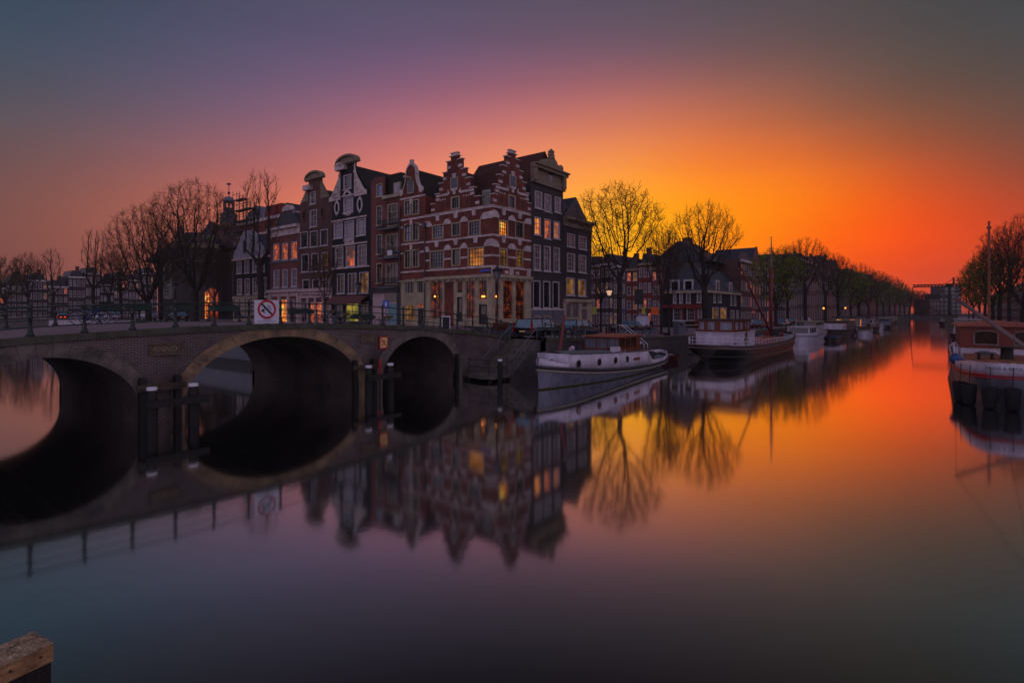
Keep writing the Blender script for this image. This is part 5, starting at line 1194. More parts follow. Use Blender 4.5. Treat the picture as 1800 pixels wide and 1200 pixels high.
rRs = [FCr.rect(*q) for q in ((1252,1263,540,562),(1266,1277,540,562),(1284,1291,545,562),(1294,1298,545,564))]
b = MB(FCr.M); b.holed([(96,1.4),(cr1,1.4),(cr1,cz),(96,cz)], [rectpts(*r) for r in rR+rRs], 0, .25); b.build('wall', 'black_brick', T)
for r in rR: window(T, FCr.M, r, 2, 2, 'window_white', None, 'glass_dark', fw=.14)
for i, r in enumerate(rRs): window(T, FCr.M, r, 3, 3, 'window_white', None, 'glass_dim' if i < 2 else 'glass_sheer', fw=.14, sill=False)
b = MB(FC.M); strip(b, c0-.3, cp1, cz-.35, cz+.1, .35); b.build('cornice', 'cream_paint', T)
b = MB(FCr.M); strip(b, 96-.3, cr1, cz-.349, cz+.101, .36); b.build('cornice', 'cream_paint', T)
b = MB(FC.M); r = FC.rect(1172,1236,535,540.5); strip(b, c0, cp1, r[2]-.1, r[3], .5); b.build('fascia', 'awning_red', T)
b = MB(FC.M)
for px in (1177, 1201, 1224): a = FC.a(px); strip(b, a-.15, a+.15, 1.5, r[2], .3)
b.build('awning_post', 'awning_red', T)
# awning posts read as slim red blinds
zr = zz(474, 104)
b = MB(); x0, x1, y0, y1 = 96.3, cr1, c0+.3, cp1
b.add([(x0-.4,y0-.4,cz+.1),(x1,y0-.4,cz+.1),(x1,y1,cz+.1),(x0-.4,y1,cz+.1),(x0+2.2,y0+2.4,zr),(x1,y0+2.4,zr),(x1,y1,zr),(x0+2.2,y1,zr)], [(0,1,5,4),(1,2,6,5),(2,3,7,6),(3,0,4,7),(4,5,6,7)]); b.build('roof', 'slate', T)
b = MB(); b.box(96.3, cr1-.1, c0+.3, cp1-.1, 1.4, cz+.05); b.build('core', 'black_brick', T)
for (F, px) in ((FC,1210),(FC,1186),(FCr,1262),(FCr,1285)):
    a = F.a(px); d = MB(F.M); d.box(a-.85, a+.85, -3, -.1, cz+.2, cz+2.0); dm = d.build('dormer', 'zinc', T)
    d = MB(F.M); [d.box(*q) for q in ((a-.9,a-.6,-.099,.0,cz+.2,cz+2.1),(a+.6,a+.9,-.099,.0,cz+.2,cz+2.1),(a-.6,a+.6,-.099,.0,cz+1.8,cz+2.1))]; d.build('frame', 'window_white', dm)
    d = MB(F.M); d.box(a-.6, a+.6, -.098, -.06, cz+.25, cz+1.8); d.build('pane', 'glass_dark', dm)
# row behind it, left of the cafe
xs = [1164, 1146, 1122, 1100, 1078, 1056, 1030]
sp = [('brown brick house joined to the left side of the low cafe building','rose_brick','flat',470,2,4),('red brick house with white window rows behind the orange sign','red_brick','flat',462,3,4),('red brick house behind the yellow parking sign','red_brick','flat',472,2,4),
      ('grey brick building with wide flat roof behind the nearest quay tree','grey_brick','flat',466,3,4),('dark brick building left of the nearest quay tree trunk','dark_brick','flat',462,3,4),('brown building just right of the smaller dark house','brown_brick','flat',466,3,4)]
for (p0, p1), (lb, wm, kd, top, nw, nf) in zip(zip(xs, xs[1:]), sp):
    a0, a1 = FC.a(p0), FC.a(p1); simple_house(lb, FC, a0+.02, a1-.02, 1.4, zz(top, FC.D((p0+p1)/2)), kd, wm, 'slate', nw, nf, rnd, lit_p=.2)
# tall gabled house right of the cafe and the receding row
F5 = FCr
def rowhouse(px0, px1, top, kind, wm, nw, nf, lb, roofm='slate', gr=None, wins=True, litp=.2):
    a0, a1 = F5.a(px0), F5.a(px1); return simple_house(lb, F5, a0+.02, a1-.02, 1.4, zz(top, F5.D((px0+px1)/2)), kind, wm, roofm, nw, nf, rnd, group=gr, wins=wins, lit_p=.12)
rowhouse(1301.5, 1322, 458, 'flat', 'brown_brick', 5, 4, 'tall brown brick house with roof dormers right of the low cafe building')
b = MB(); xx = F5.a(1301.5)-9; b.box(xx, F5.a(1301.5)-.1, 36.5, 46, 1.4, 14.5); 
Tb = thing('back_house', 'tall pale side wall and pointed roof rising behind the low cafe building', 'house', (xx, 40, 1.6), world=True)
b.build('wall', 'grey_brick', Tb)
b = MB(); b.prismx([(34.5,14.51),(47,14.51),(41.5,18.8),(40.0,18.8)], xx-.2, F5.a(1301.5)-.2); b.build('roof', 'slate', Tb)
b = MB(); b.box(xx+3, xx+4, 40, 41.5, 18, 19.9); b.build('chimney', 'brown_brick', Tb)
for i, (px0, px1, top, kd, wm, nw, nf, lb) in enumerate([(1322,1338,470,'point','rose_brick',3,4,'pinkish gabled house behind the fresh green tree'),(1338,1352,462,'flat','dark_brick',3,4,'dark house behind the red mast'),
   (1352,1366,466,'neck','red_brick',3,4,'red gabled house just right of the red mast'),(1366,1378,463,'flat','black_brick',3,4,'black house under the second bare tree'),(1378,1390,470,'step','brown_brick',3,4,'brown stepped-gable house left of the wide dark building'),
   (1390,1402,458,'flat','grey_brick',3,4,'grey house at the left of the wide dark building'),(1402,1422,457,'flat','dark_brick',5,4,'wide dark building behind the white cruiser'),(1422,1434,462,'flat','rose_brick',3,4,'house with a pink sign at street level'),
   (1434,1446,460,'flat','brown_brick',3,4,'brown house with a yellow lamp at its door')]):
    rowhouse(px0, px1, top, kd, wm, nw, nf, lb)
px = 1446; i = 0
while px < 1600:
    w = max(3.2, 10-(px-1446)*.045); top = 468+(px-1446)*.34+rnd.uniform(-6,4); rowhouse(px, px+w, min(top, 530), rnd.choice(['flat','neck','flat','step']), rnd.choice(walls), 3, 4, 'one of the far canal houses behind the trees on the left quay', gr='far canal houses', wins=px < 1500)
    px += w; i += 1
# right bank houses behind the trees
FRb = None
for i in range(9):
    x0 = 60+i*40; T = thing('town_house', 'one of the dark houses hidden behind the right bank trees', 'house', (x0+18, -26, 1.6), group='houses on the right bank', world=True)
    h = 13+rnd.uniform(-2,2); b = MB(); b.box(x0, x0+39.9, -34, -24, 1.4, h); b.build('wall', rnd.choice(walls), T)
    b = MB(); b.prismx([(-34.1,h),(-23.9,h),(-29,h+3)], x0, x0+39.9); b.build('roof', 'slate', T)
    for k in range(10):
        for f in range(3):
            b = MB(); xk = x0+2+k*3.8; b.box(xk, xk+1.2, -23.99, -23.9, 2.6+f*3.4, 4.7+f*3.4); b.box(xk+.1, xk+1.1, -23.899, -23.88, 2.7+f*3.4, 4.6+f*3.4, 1); b.build('window', ['window_white', 'glass_dark'], T)
# buildings closing the canal
for (p0, p1, y, D, m, lb) in ((1634,1652,527,372,'brown_brick','pale red apartment block with balconies at the end of the canal'),(1652,1674,517,385,'dark_brick','taller grey apartment block behind the drawbridge'),(1660,1690,503,420,'grey_brick','pale tower block rising behind the drawbridge portal')):
    x0, y0 = at(p0, D); x1, y1 = at(p1, D); L = math.hypot(x1-x0, y1-y0); h = zz(y, D)
    T = thing('apartment_block', lb, 'building', (x0, y0, 1.5)); T.rotation_euler = (0, 0, math.atan2(y1-y0, x1-x0))
    b = MB(); b.box(0, L, 0, 14, -1, h-1.5); b.build('wall', m, T)
    b = MB(); b.box(-.3, L+.3, -.3, 14.3, h-1.5, h-1.1); b.build('roof_edge', 'plinth_grey', T)
    nf = int((h-3)/3)
    for f in range(nf):
        for k in range(3): b = MB(); w_ = L/3; b.box(w_*k+.8, w_*(k+1)-.8, -.05, .0, 2+f*3, 3.7+f*3); o = b.build('window', 'glass_sheer', T)
        b = MB(); b.box(.4, L-.4, -.9, -.06, .9+f*3, 1.3+f*3); b.build('balcony', 'grey_brick', T)
# far row closing the side canal on the left
F6 = Front('R', 200.0)
edges = [-60, 10, 48, 84, 120, 150, 176, 200, 226, 250, 276]
tops = [505, 498, 492, 503, 486, 480, 500, 488, 492, 480]
lbs = ['house far behind the left edge of the bridge, with lit ground floor windows','brown house with yellow shop lights far behind the bridge','reddish house behind the second bare tree','low house behind the third bare tree',
       'dark house left of the broken-topped tree','dark house behind the broken-topped tree','brown house right of the broken-topped tree','dark house far behind the leaning bicycle','low dark house left of the church roof','dark building touching the church roof']
for (p0, p1), tp, lb in zip(zip(edges, edges[1:]), tops, lbs):
    a0, a1 = sorted((F6.a(p0), F6.a(p1))); simple_house(lb, F6, a0+.02, a1-.02, 1.6, zz(tp, F6.D((p0+p1)/2)), rnd.choice(['flat','neck','flat']), rnd.choice(['dark_brick','black_brick','dark_brick']), 'slate', 4, 4, rnd, lit_p=.08)
# red-roofed building with scaffolding behind the pale gabled house
F7 = Front('L', 52.0); a0, a1 = F7.a(500), F7.a(418)
T = thing('tall_building', 'red brick building with a steep red roof and scaffolding behind the low houses', 'building', (55, (a0+a1)/2, 3), world=True)
zt = zz(385, F7.D(455)); zr = zz(365, F7.D(455)); am = F7.a(462)
b = MB(F7.M); b.box(a0, a1, -10, 0, 3, zt); b.build('wall', 'red_brick', T)
b = MB(F7.M); strip(b, a0, a1, zt-.6, zt, .3); strip(b, a0, a1, zt-3, zt-2.7, .1); b.build('cornice', 'white_stone', T)
b = MB(F7.M); b.prism([(a0+.2,zt),(am,zt),(am-.8,zr),(a0+1.5,zr)], -9, -.3); b.build('roof', 'red_tile', T)
b = MB(F7.M); b.prism([(am+.05,zt),(a1-2,zt),(a1-4,zr-.2),(am-.7,zr-.2)], -9, -.3); b.build('roof', 'zinc', T)
b = MB(F7.M); d0 = F7.a(447); b.box(d0-1.1, d0+1.1, -3, -.1, zt+.01, zr-.3); b.prism([(d0-1.3,zr-.3),(d0+1.3,zr-.3),(d0,zr+.7)], -3, 0); b.build('dormer', 'plinth_grey', T)
# scaffold
T2 = thing('scaffold', 'steel tube scaffolding right of the church tower', 'scaffold', (50, F7.a(425), 3), world=True)
Fs = Front('L', 51.0)
b = MB(Fs.M); cols_ = [412, 419, 424, 431, 438, 443]
for px in cols_: b.tube([(Fs.a(px), .3, 6), (Fs.a(px), .3, zz(337 if px < 425 else 346 if px < 432 else 353, Fs.D(px)))], .06, 4); b.tube([(Fs.a(px), -.9, 6), (Fs.a(px), -.9, zz(341 if px < 425 else 350, Fs.D(px)))], .06, 4)
b.build('standard', 'iron', T2)
b = MB(Fs.M)
for k in range(9):
    z = zz(340+9.5*k, Fs.D(425)); l0, l1 = (412, 424) if k == 0 else (412, 431) if k == 1 else (412, 443)
    for dy in (.3, -.9): b.tube([(Fs.a(l0), dy, z), (Fs.a(l1), dy, z)], .05, 4)
    if k % 2: b.box(Fs.a(l1), Fs.a(l0), -.9, .3, z-.12, z-.06)
    if k % 2: b.tube([(Fs.a(l0), .3, z), (Fs.a(424), .3, z-1.8)], .04, 4)
b.build('ledger', 'iron', T2)
# ---------------------------------------------------------------- the church
Dc = 125.0; cx, cy = at(338, Dc)
CH = thing('church', 'old brick church with dark hipped roofs and a domed bell turret, behind the great tree', 'church', (cx, cy, 2.5), TH-R(90)+R(8))
m_ = Dc/950
def ux(px): return (px-338)*m_
def uz(py): return zz(py, Dc)-2.5
b = MB(); b.box(ux(282), ux(412), 0, 20, -.5, uz(440)); b.box(ux(322), ux(388), -4, 0, -.5, uz(432)); b.build('wall', 'dark_brick', CH)
b = MB()
b.add([(ux(262),-1,uz(462)),(ux(415),-1,uz(434)),(ux(415),22,uz(434)),(ux(262),22,uz(462)),(ux(308),6,uz(402)),(ux(368),6,uz(402)),(ux(368),16,uz(402)),(ux(308),16,uz(402))], [(0,1,5,4),(1,2,6,5),(2,3,7,6),(3,0,4,7),(4,5,6,7)])
b.prism([(ux(345),uz(432)),(ux(398),uz(432)),(ux(373),uz(390))], -2, 12)
b.build('roof', 'slate', CH)
b = MB(); z = uz(432)
b.box(ux(318), ux(392), -4.5, -3.6, z-.9, z); b.box(ux(322), ux(390), -4.4, -3.8, z-4, z-3.7)
for px in (326, 334, 360, 368, 376, 384): b.lathe([(.28,0),(.28,.3),(.15,.5),(.4,1.2),(.3,1.9),(.1,2.2)], 8, (ux(px), -4, z))
b.lathe([(.5,0),(.5,1.0),(.3,1.4),(.7,2.4),(.5,3.4),(.15,4)], 8, (ux(333), -4, z)); b.box(ux(328), ux(338), -4.4, -3.7, z, z+.9)
b.build('stone_balustrade', 'sandstone', CH)
b = MB(); b.prism([(ux(372),-.3),(ux(392),-.3),(ux(392),6)]+arcpts(ux(382), 6, ux(392)-ux(382), 1.4, 0, 180, 8)[1:-1]+[(ux(372),6)], -4.15, -4.01); b.build('lit_doorway', 'door_glow', CH)
b = MB()
for px in (372.5, 377): b.box(ux(px)-.09, ux(px)+.09, -4.3, -4.151, -.3, 6.5)
for k in range(5): b.box(ux(372), ux(378), -4.3, -4.152, .6+k*1.2, .75+k*1.2)
b.build('lit_frame', 'glass_lit', CH)
for px in (300, 314):
    b = MB(); b.prism([(ux(px)-1.2,5),(ux(px)+1.2,5),(ux(px)+1.2,12),(ux(px),14),(ux(px)-1.2,12)], -.12, -.01); b.build('window', 'glass_dark', CH)
tx = 5.1; rr = 8*134/950
def tz(py): return zz(py, 134)-2.5
b = MB(); b.lathe([(rr*2.0,tz(440)),(rr*1.9,tz(395)),(rr*1.75,tz(384)),(rr*1.7,tz(378)),(rr*1.15,tz(374)),(rr*1.1,tz(370))], 8, (tx,8,0)); b.build('turret_base', 'slate', CH)
b = MB()
for i in range(8): a = 2*math.pi*(i+.5)/8; b.tube([(tx+rr*math.cos(a),8+rr*math.sin(a),tz(371)),(tx+rr*math.cos(a),8+rr*math.sin(a),tz(355))], .16, 5)
b.lathe([(rr*1.1,tz(357)),(rr*1.2,tz(355)),(rr*1.1,tz(354))], 8, (tx,8,0)); b.lathe([(rr*.85,tz(371.5)),(rr*.85,tz(366.5))], 8, (tx,8,0)); b.build('lantern', 'slate', CH)
b = MB(); b.lathe([(rr*1.1,tz(354)),(rr*1.02,tz(350.5)),(rr*.7,tz(347.5)),(rr*.2,tz(346)),(.1,tz(345.5))], 10, (tx,8,0)); b.build('dome', 'zinc', CH)
b = MB(); b.tube([(tx,8,tz(346)),(tx,8,tz(325))], .09, 5); b.ball((tx,8,tz(340)), .35, 8); b.box(tx-.45, tx+.45, 7.95, 8.05, tz(326), tz(322.5)); b.build('weather_vane', 'iron', CH)
b = MB(); b.torus((tx,8-rr*1.88,tz(403)), 1.15, .1, 24, 4, 'y')
for i in range(12): a = math.pi*i/6; b.tube([(tx+.8*math.cos(a),8-rr*1.9,tz(403)+.8*math.sin(a)),(tx+1.15*math.cos(a),8-rr*1.9,tz(403)+1.15*math.sin(a))], .08, 4)
b.tube([(tx,8-rr*1.9,tz(403)),(tx+.1,8-rr*1.9,tz(403)+.9)], .07, 4); b.tube([(tx,8-rr*1.9,tz(403)),(tx+.6,8-rr*1.9,tz(403)-.2)], .07, 4); b.build('clock_face', 'clock_gold', CH)
# ---------------------------------------------------------------- boats
mat('bike_blue', (36,66,120), .4, .05, 3); mat('hull_blue', (132,132,150), .55, c2=(78,78,98), scale=1.6, detail=10, bump=.1, stretch=(1.6,1.6,.5)); mat('boat_white', (214,204,222), .5, c2=(160,146,156), scale=.9, detail=10, stretch=(1.4,1.4,.4)); mat('rub_dark', (50,46,48), .7, .3, 4)
mat('varnish', (124,60,36), .35, c2=(84,38,24), scale=4, stretch=(.6,1,6)); mat('roof_pink', (150,84,66), .6, .15, 2); mat('boat_green', (30,56,50), .5, .2, 3)
mat('deck_grey', (104,112,116), .7, .2, 3); mat('hull_black', (26,24,28), .45, c2=(46,36,34), scale=1.2, detail=9); mat('hull_brown', (74,54,48), .55, c2=(46,34,32), scale=1.5, detail=8)
mat('hull_red', (74,30,40), .5, .25, 3); mat('mast_red', (120,34,36), .5, .15, 3); mat('deck_brown', (142,84,60), .7, .2, 4); mat('hull_steel', (118,122,138), .5, c2=(66,62,70), scale=1.3, detail=10, stretch=(1.6,1.6,.4))
mat('cabin_red', (116,40,22), .4, .12, 3); mat('tyre', (22,22,24), .85, .2, 6); mat('rope', (150,140,124), .9, .1, 8); mat('canvas_brown', (98,78,70), .8, .15, 2); mat('canvas_blue', (60,110,180), .7, .1, 2)
mat('boom_grey', (124,100,100), .6, .15, 3); mat('houseboat_cream', (150,142,128), .7, .15, 1.5); mat('algae', (70,66,34), .9, .3, 3)
def interp(tab, x):
    if x <= tab[0][0]: return tab[0][1]
    for (a, u), (b_, v) in zip(tab, tab[1:]):
        if x <= b_: return u+(v-u)*(x-a)/(b_-a)
    return tab[-1][1]
def sm_stations(L, n): return [L*(.5-.5*math.cos(math.pi*i/n)) for i in range(n+1)]
def hull_part(t, name, m, xs, hb, wl, zr, zt_low=-.6, smooth=True):
    """shell from below water to the rubbing strake"""
    b = MB(); secs = []
    for x in xs:
        B, W, z = interp(hb, x), interp(wl, x), interp(zr, x)
        s_ = [(B, z), (B*.35+W*.65+(B-W)*.35, z*.6), (W+(B-W)*.2, z*.25), (W, 0), (W*.75, zt_low)]
        secs.append([(x, -y, q) for y, q in s_]+[(x, y, q) for y, q in reversed(s_)])
    n = len(secs[0]); v = [p for s_ in secs for p in s_]
    b.add(v, [(i*n+j, (i+1)*n+j, (i+1)*n+j+1, i*n+j+1) for i in range(len(secs)-1) for j in range(n-1)]+[tuple(range(n)), tuple((len(secs)-1)*n+j for j in range(n-1,-1,-1))])
    return b.build(name, m, t, smooth)
def wall_strip(t, name, m, xs, hb, z0, z1, th=.06, inset=.0, flare=0.0):
    b = MB()
    for s_ in (-1, 1):
        v = []
        for x in xs:
            B = interp(hb, x)-inset; a, c = interp(z0, x), interp(z1, x)
            v += [(x, s_*B, a), (x, s_*(B+flare), c), (x, s_*max(0, B+flare-th), c), (x, s_*max(0, B-th), a)]
        b.add(v, [(i*4+j, (i+1)*4+j, (i+1)*4+(j+1) % 4, i*4+(j+1) % 4) for i in range(len(xs)-1) for j in range(4)])
    if interp(hb, xs[0]) > .2: B = interp(hb, xs[0]); b.box(xs[0]-.05, xs[0]+.0, -B, B, interp(z0, xs[0]), interp(z1, xs[0]))
    if interp(hb, xs[-1]) > .2: B = interp(hb, xs[-1]); b.box(xs[-1], xs[-1]+.05, -B, B, interp(z0, xs[-1]), interp(z1, xs[-1]))
    return b.build(name, m, t, True)
def deck(t, name, m, xs, hb, z, camber=.05, inset=.03):
    b = MB(); v = []
    for x in xs: B = max(0, interp(hb, x)-inset); q = interp(z, x); v += [(x,-B,q),(x,0,q+camber),(x,B,q)]
    b.add(v, [(i*3+j, i*3+j+1, (i+1)*3+j+1, (i+1)*3+j) for i in range(len(xs)-1) for j in range(2)]); return b.build(name, m, t)
def rubrail(t, m, xs, hb, z, r=.08, name='rubbing_strake', off=.03):
    b = MB(); 
    pts = [(x, -(interp(hb, x)+off), interp(z, x)) for x in xs]+[(x, interp(hb, x)+off, interp(z, x)) for x in reversed(xs)]
    b.tube(pts+[pts[0]], r, 6); return b.build(name, m, t, True)
def boxwin(t, par_m, pane, M, x0, x1, z0, z1, fr=.06):   # framed window on a cabin side, local plane y=0 facing -y
    b = MB(M); [b.box(*q) for q in ((x0,x0+fr,-.03,.0,z0,z1),(x1-fr,x1,-.03,.0,z0,z1),(x0+fr,x1-fr,-.03,.0,z1-fr,z1),(x0+fr,x1-fr,-.03,.0,z0,z0+fr))]; o = b.build('window', par_m, t)
    p = MB(M); p.add([(x0+fr,-.012,z0+fr),(x1-fr,-.012,z0+fr),(x1-fr,-.012,z1-fr),(x0+fr,-.012,z1-fr)], [(0,1,2,3)]); p.build('pane', pane, o); return o
def side(y, s_=-1):      # matrix for a side face at local y
    return Matrix.Translation((0, y, 0)) if s_ < 0 else Matrix.Translation((0, y, 0)) @ Matrix.Scale(-1, 4, (0,1,0))
def endf(x, s_=-1):      # end face at local x, local a runs along y
    return Matrix(((0,1,0,x),(1,0,0,0),(0,0,1,0),(0,0,0,1))) if s_ < 0 else Matrix(((0,-1,0,x),(1,0,0,0),(0,0,1,0),(0,0,0,1)))
# --- boat 1: the white and blue motor boat
B1 = thing('motor_boat', 'white and blue-grey motor boat with round portholes and a varnished wheelhouse, nearest at the quay', 'boat', (25.0, 17.7, 0), R(3.2)); B1.scale = (1.045, 1, 1)
L = 19.0; xs = sm_stations(L, 28)
hb = [(0,.06),(.5,.5),(1.2,.95),(2.5,1.4),(5,1.75),(9,1.88),(13,1.82),(15.5,1.65),(17.2,1.3),(18.3,.85),(19,.2)]
wl = [(0,.0),(1,.35),(3,.95),(6,1.45),(10,1.6),(14,1.35),(16,.9),(17.5,.35),(19,.02)]
zr = [(0,1.3),(1.5,1.12),(4,.86),(8,.62),(12,.5),(15,.52),(17,.64),(19,.85)]
hull_part(B1, 'hull', 'hull_blue', xs, hb, wl, zr); rubrail(B1, 'rub_dark', xs, hb, zr, .1); rubrail(B1, 'houseboat_cream', xs, hb, [(a, z-.17) for a, z in zr], .07, off=-.02)
rubrail(B1, 'algae', xs, [(a, w_+.01) for a, w_ in wl], [(0,.05),(19,.05)], .05, 'waterline_band', .0)
x1 = [x for x in xs if x <= 1.6]+[1.6]; x2 = [1.6]+[x for x in xs if 1.6 < x < 11.6]+[11.6]; x3 = [11.6, 12, 12.4, 12.8]+[x for x in xs if x > 13]
zt1 = [(0,1.84),(1.0,1.5),(1.6,1.42)]; zt2 = [(1.6,1.98),(6,1.8),(11.6,1.6)]; zt3 = [(11.6,1.6),(12,1.25),(12.4,.98),(12.8,.86),(15,.82),(17,.95),(19,1.2)]
wall_strip(B1, 'bulwark', 'boat_white', x1, hb, zr, zt1); wall_strip(B1, 'raised_side', 'boat_white', x2, hb, zr, zt2, inset=.04); wall_strip(B1, 'bulwark', 'boat_white', x3, hb, zr, zt3)
b = MB(); b.box(1.56, 1.62, -1.1, 1.1, 1.0, 1.97); b.build('front_bulkhead', 'boat_white', B1)
deck(B1, 'foredeck', 'deck_grey', x2, hb, [(a, z-.01) for a, z in zt2], .12, .05); deck(B1, 'bow_deck', 'deck_grey', x1, hb, [(0,1.3),(1.6,1.2)]); deck(B1, 'aft_deck', 'deck_grey', x3, hb, [(11.6,.56),(19,.75)], .04, .04)
rubrail(B1, 'rub_dark', x2, hb, zt2, .03, 'gunwale_cap', -.05)
b = MB(); b.box(11.52, 11.6, -1.8, 1.8, .5, 1.6); b.build('aft_bulkhead', 'boat_green', B1)
for x in (2.3, 4.3, 6.3, 8.0):
    for s_ in (-1, 1):
        y = s_*(interp(hb, x)-.03); z = 1.42-.02*x; b = MB(); b.torus((x,y,z), .2, .035, 16, 5); o = b.build('porthole', 'rub_dark', B1, True); b = MB(); b.lathe([(.19,-.012),(.19,.012)], 14, (x,y,z), 0, 'y'); b.build('pane', 'glass_dark', o)
b = MB(); b.box(9.0, 10.0, -1.9, -1.85, 1.1, 1.26); b.build('slot_board', 'varnish', B1)
b = MB(); b.box(6.9,7.7,-1.88,-1.8,1.15,1.17); b.box(6.9,7.7,-1.9,-1.84,1.17,1.25); b.tube([(7.0,-1.88,1.95),(7.0,-1.88,1.2)],.015,4); b.tube([(7.5,-1.88,1.95),(7.5,-1.88,1.2)],.015,4); b.build('boarding_step', 'boat_white', B1)
b = MB(); b.box(6.9, 7.6, -1.5, -1.1, 1.78, 2.1); b.build('locker', 'boat_white', B1)
wh = MB(); X0, X1, Y0, Y1, Z0, Z1 = 7.7, 11.4, -1.35, 1.25, 1.66, 2.72
for q in ((X0,X1,Y0,Y0+.06,Z0,Z0+.28),(X0,X1,Y1-.06,Y1,Z0,Z0+.28),(X0,X0+.06,Y0+.061,Y1-.061,Z0,Z0+.28),(X1-.06,X1,Y0+.061,Y1-.061,Z0,Z0+.28),(X0,X1,Y0,Y1,Z1-.1,Z1)): wh.box(*q)
for x in (X0, X0+.95, X0+1.9, X0+2.9, X1-.08):
    for y in (Y0, Y1-.06): wh.box(x, x+.08, y+.001, y+.059, Z0+.281, Z1-.101)
for y in (Y0+.8, Y0+1.65): 
    for x in (X0, X1-.06): wh.box(x+.001, x+.059, y, y+.08, Z0+.281, Z1-.101)
wo = wh.build('wheelhouse', 'varnish', B1)
b = MB(); b.box(X0+.03, X1-.03, Y0+.03, Y0+.035, Z0+.28, Z1-.1); b.build('pane', 'glass_brown', wo); b = MB(); b.box(X0+.03, X0+.035, Y0+.05, Y1-.05, Z0+.28, Z1-.1); b.build('pane', 'glass_sheer', wo)
b = MB(); b.box(X1-.035, X1-.03, Y0+.05, Y1-.05, Z0+.28, Z1-.1); b.build('pane', 'glass_dark', wo); b = MB(); b.box(X0+.03, X1-.03, Y1-.035, Y1-.03, Z0+.28, Z1-.1); b.build('pane', 'glass_dark', wo)
b = MB(); b.box(X0-.25, X1+.15, Y0-.15, Y1+.15, Z1+.001, Z1+.07); b.box(X0, X1-.1, Y0+.1, Y1-.1, Z1+.0701, Z1+.11); b.build('roof', 'roof_pink', B1)
b = MB(); b.box(X1-.9, X1-.2, Y0-.04, Y0-.001, 1.0, Z1-.1); b.build('side_door', 'varnish', B1)
b = MB(); b.box(X1-.3, X1-.02, Y0-.03, Y0-.002, 2.1, 2.3); b.build('notice', 'sign_white', B1)
b = MB(); b.box(11.61, 14.6, -1.15, 1.15, .57, 1.38); b.build('aft_cabin', 'boat_green', B1)
b = MB(); b.box(11.65, 14.2, -.9, .9, 1.381, 1.46); b.build('aft_hatch', 'varnish', B1)
b = MB(); b.torus((13.2,-1.17,1.02), .14, .03, 14, 5); b.build('porthole', 'sandstone', B1)
b = MB(); b.tube([(2.6,.2,1.9),(3.9,.6,4.2)], [.09,.07], 8); b.build('mast', 'mast_red', B1)
b = MB(); b.tube([(3.9,.6,4.2),(4.3,.7,5.0)], [.05,.03], 6); b.box(4.25,4.32,.55,.95,4.9,5.1); b.build('mast_top', 'boom_grey', B1)
b = MB(); b.ball((3.3,-.3,2.2), .16, 8); b.lathe([(.1,0),(.12,.2),(.06,.28)], 8, (3.6,.0,1.95)); b.build('searchlight', 'boat_white', B1)
b = MB(); b.lathe([(.16,1.93),(.14,2.2),(.2,2.22),(.2,2.26)], 10, (5.1,.2,0)); b.build('winch', 'rub_dark', B1)
b = MB(); [b.lathe([(.06,1.2),(.06,1.62),(.1,1.64),(.1,1.68)], 8, (.9,y,0)) for y in (-.3,.3)]; b.box(.86,.94,-.35,.35,1.45,1.52); b.build('bitts', 'rub_dark', B1)
b = MB(); b.torus((16.6,0,.98), .42, .14, 18, 8, 'z'); b.build('tyre', 'tyre', B1, True)
b = MB(); rnd = random.Random(2)
for i in range(7): a = rnd.uniform(0,6.28); b.tube([(15.2+.4*math.cos(a+k*.5), .2+.5*math.sin(a+k*.5), .8+.03*i) for k in range(12)], .022, 4)
b.build('rope_coil', 'rope', B1, True)
# gangway ladder with handrails to the quay
gw = thing('gangway', 'steep boarding ladder with bright metal handrails from the boat up to the quay', 'ladder', (42.0, 19.1, 0), 0)
b = MB()
for y in (-.3, .3): b.tube([(y,-.1,.9),(y,1.9,2.3)], .035, 6)
for k in range(8): u = k/7; b.box(-.3,.3,-.1+2*u-.06,-.1+2*u+.06,.92+1.38*u,.95+1.38*u)
b.build('steps', 'rub_dark', gw)
for y in (-.34, .34): b = MB(); b.tube([(y,-.25,.8),(y,-.25,1.75),(y,1.75,3.3),(y,2.3,3.35),(y,2.3,2.3)], .028, 6); b.build('handrail', 'sign_white', gw, True)
# --- red rowing boat
t = thing('rowing_boat', 'small dark red rowing boat between the motor boat and the black barge', 'rowing boat', (43.6, 19.4, 0), R(-3))
L = 5.2; xs = sm_stations(L, 14); hb = [(0,.05),(.8,.5),(2.5,.85),(4.2,.75),(5.2,.5)]; wl = [(0,.0),(1,.25),(2.5,.55),(4.2,.5),(5.2,.3)]; zr = [(0,.85),(1.5,.6),(3,.5),(5.2,.6)]
hull_part(t, 'hull', 'hull_red', xs, hb, wl, zr, -.2); rubrail(t, 'rub_dark', xs, hb, zr, .03, 'gunwale'); deck(t, 'floor', 'deck_grey', xs, hb, [(0,.55),(1.5,.38),(5.2,.38)], -.1, .08)
for x in (1.6, 3.0, 4.3): b = MB(); B = interp(hb, x)-.02; b.box(x-.12, x+.12, -B, B, .46, .5); b.build('thwart', 'varnish', t)
b = MB(); b.torus((3.9,-.2,.58), .22, .05, 14, 6, 'z'); b.build('lifebuoy', 'rope', t, True)
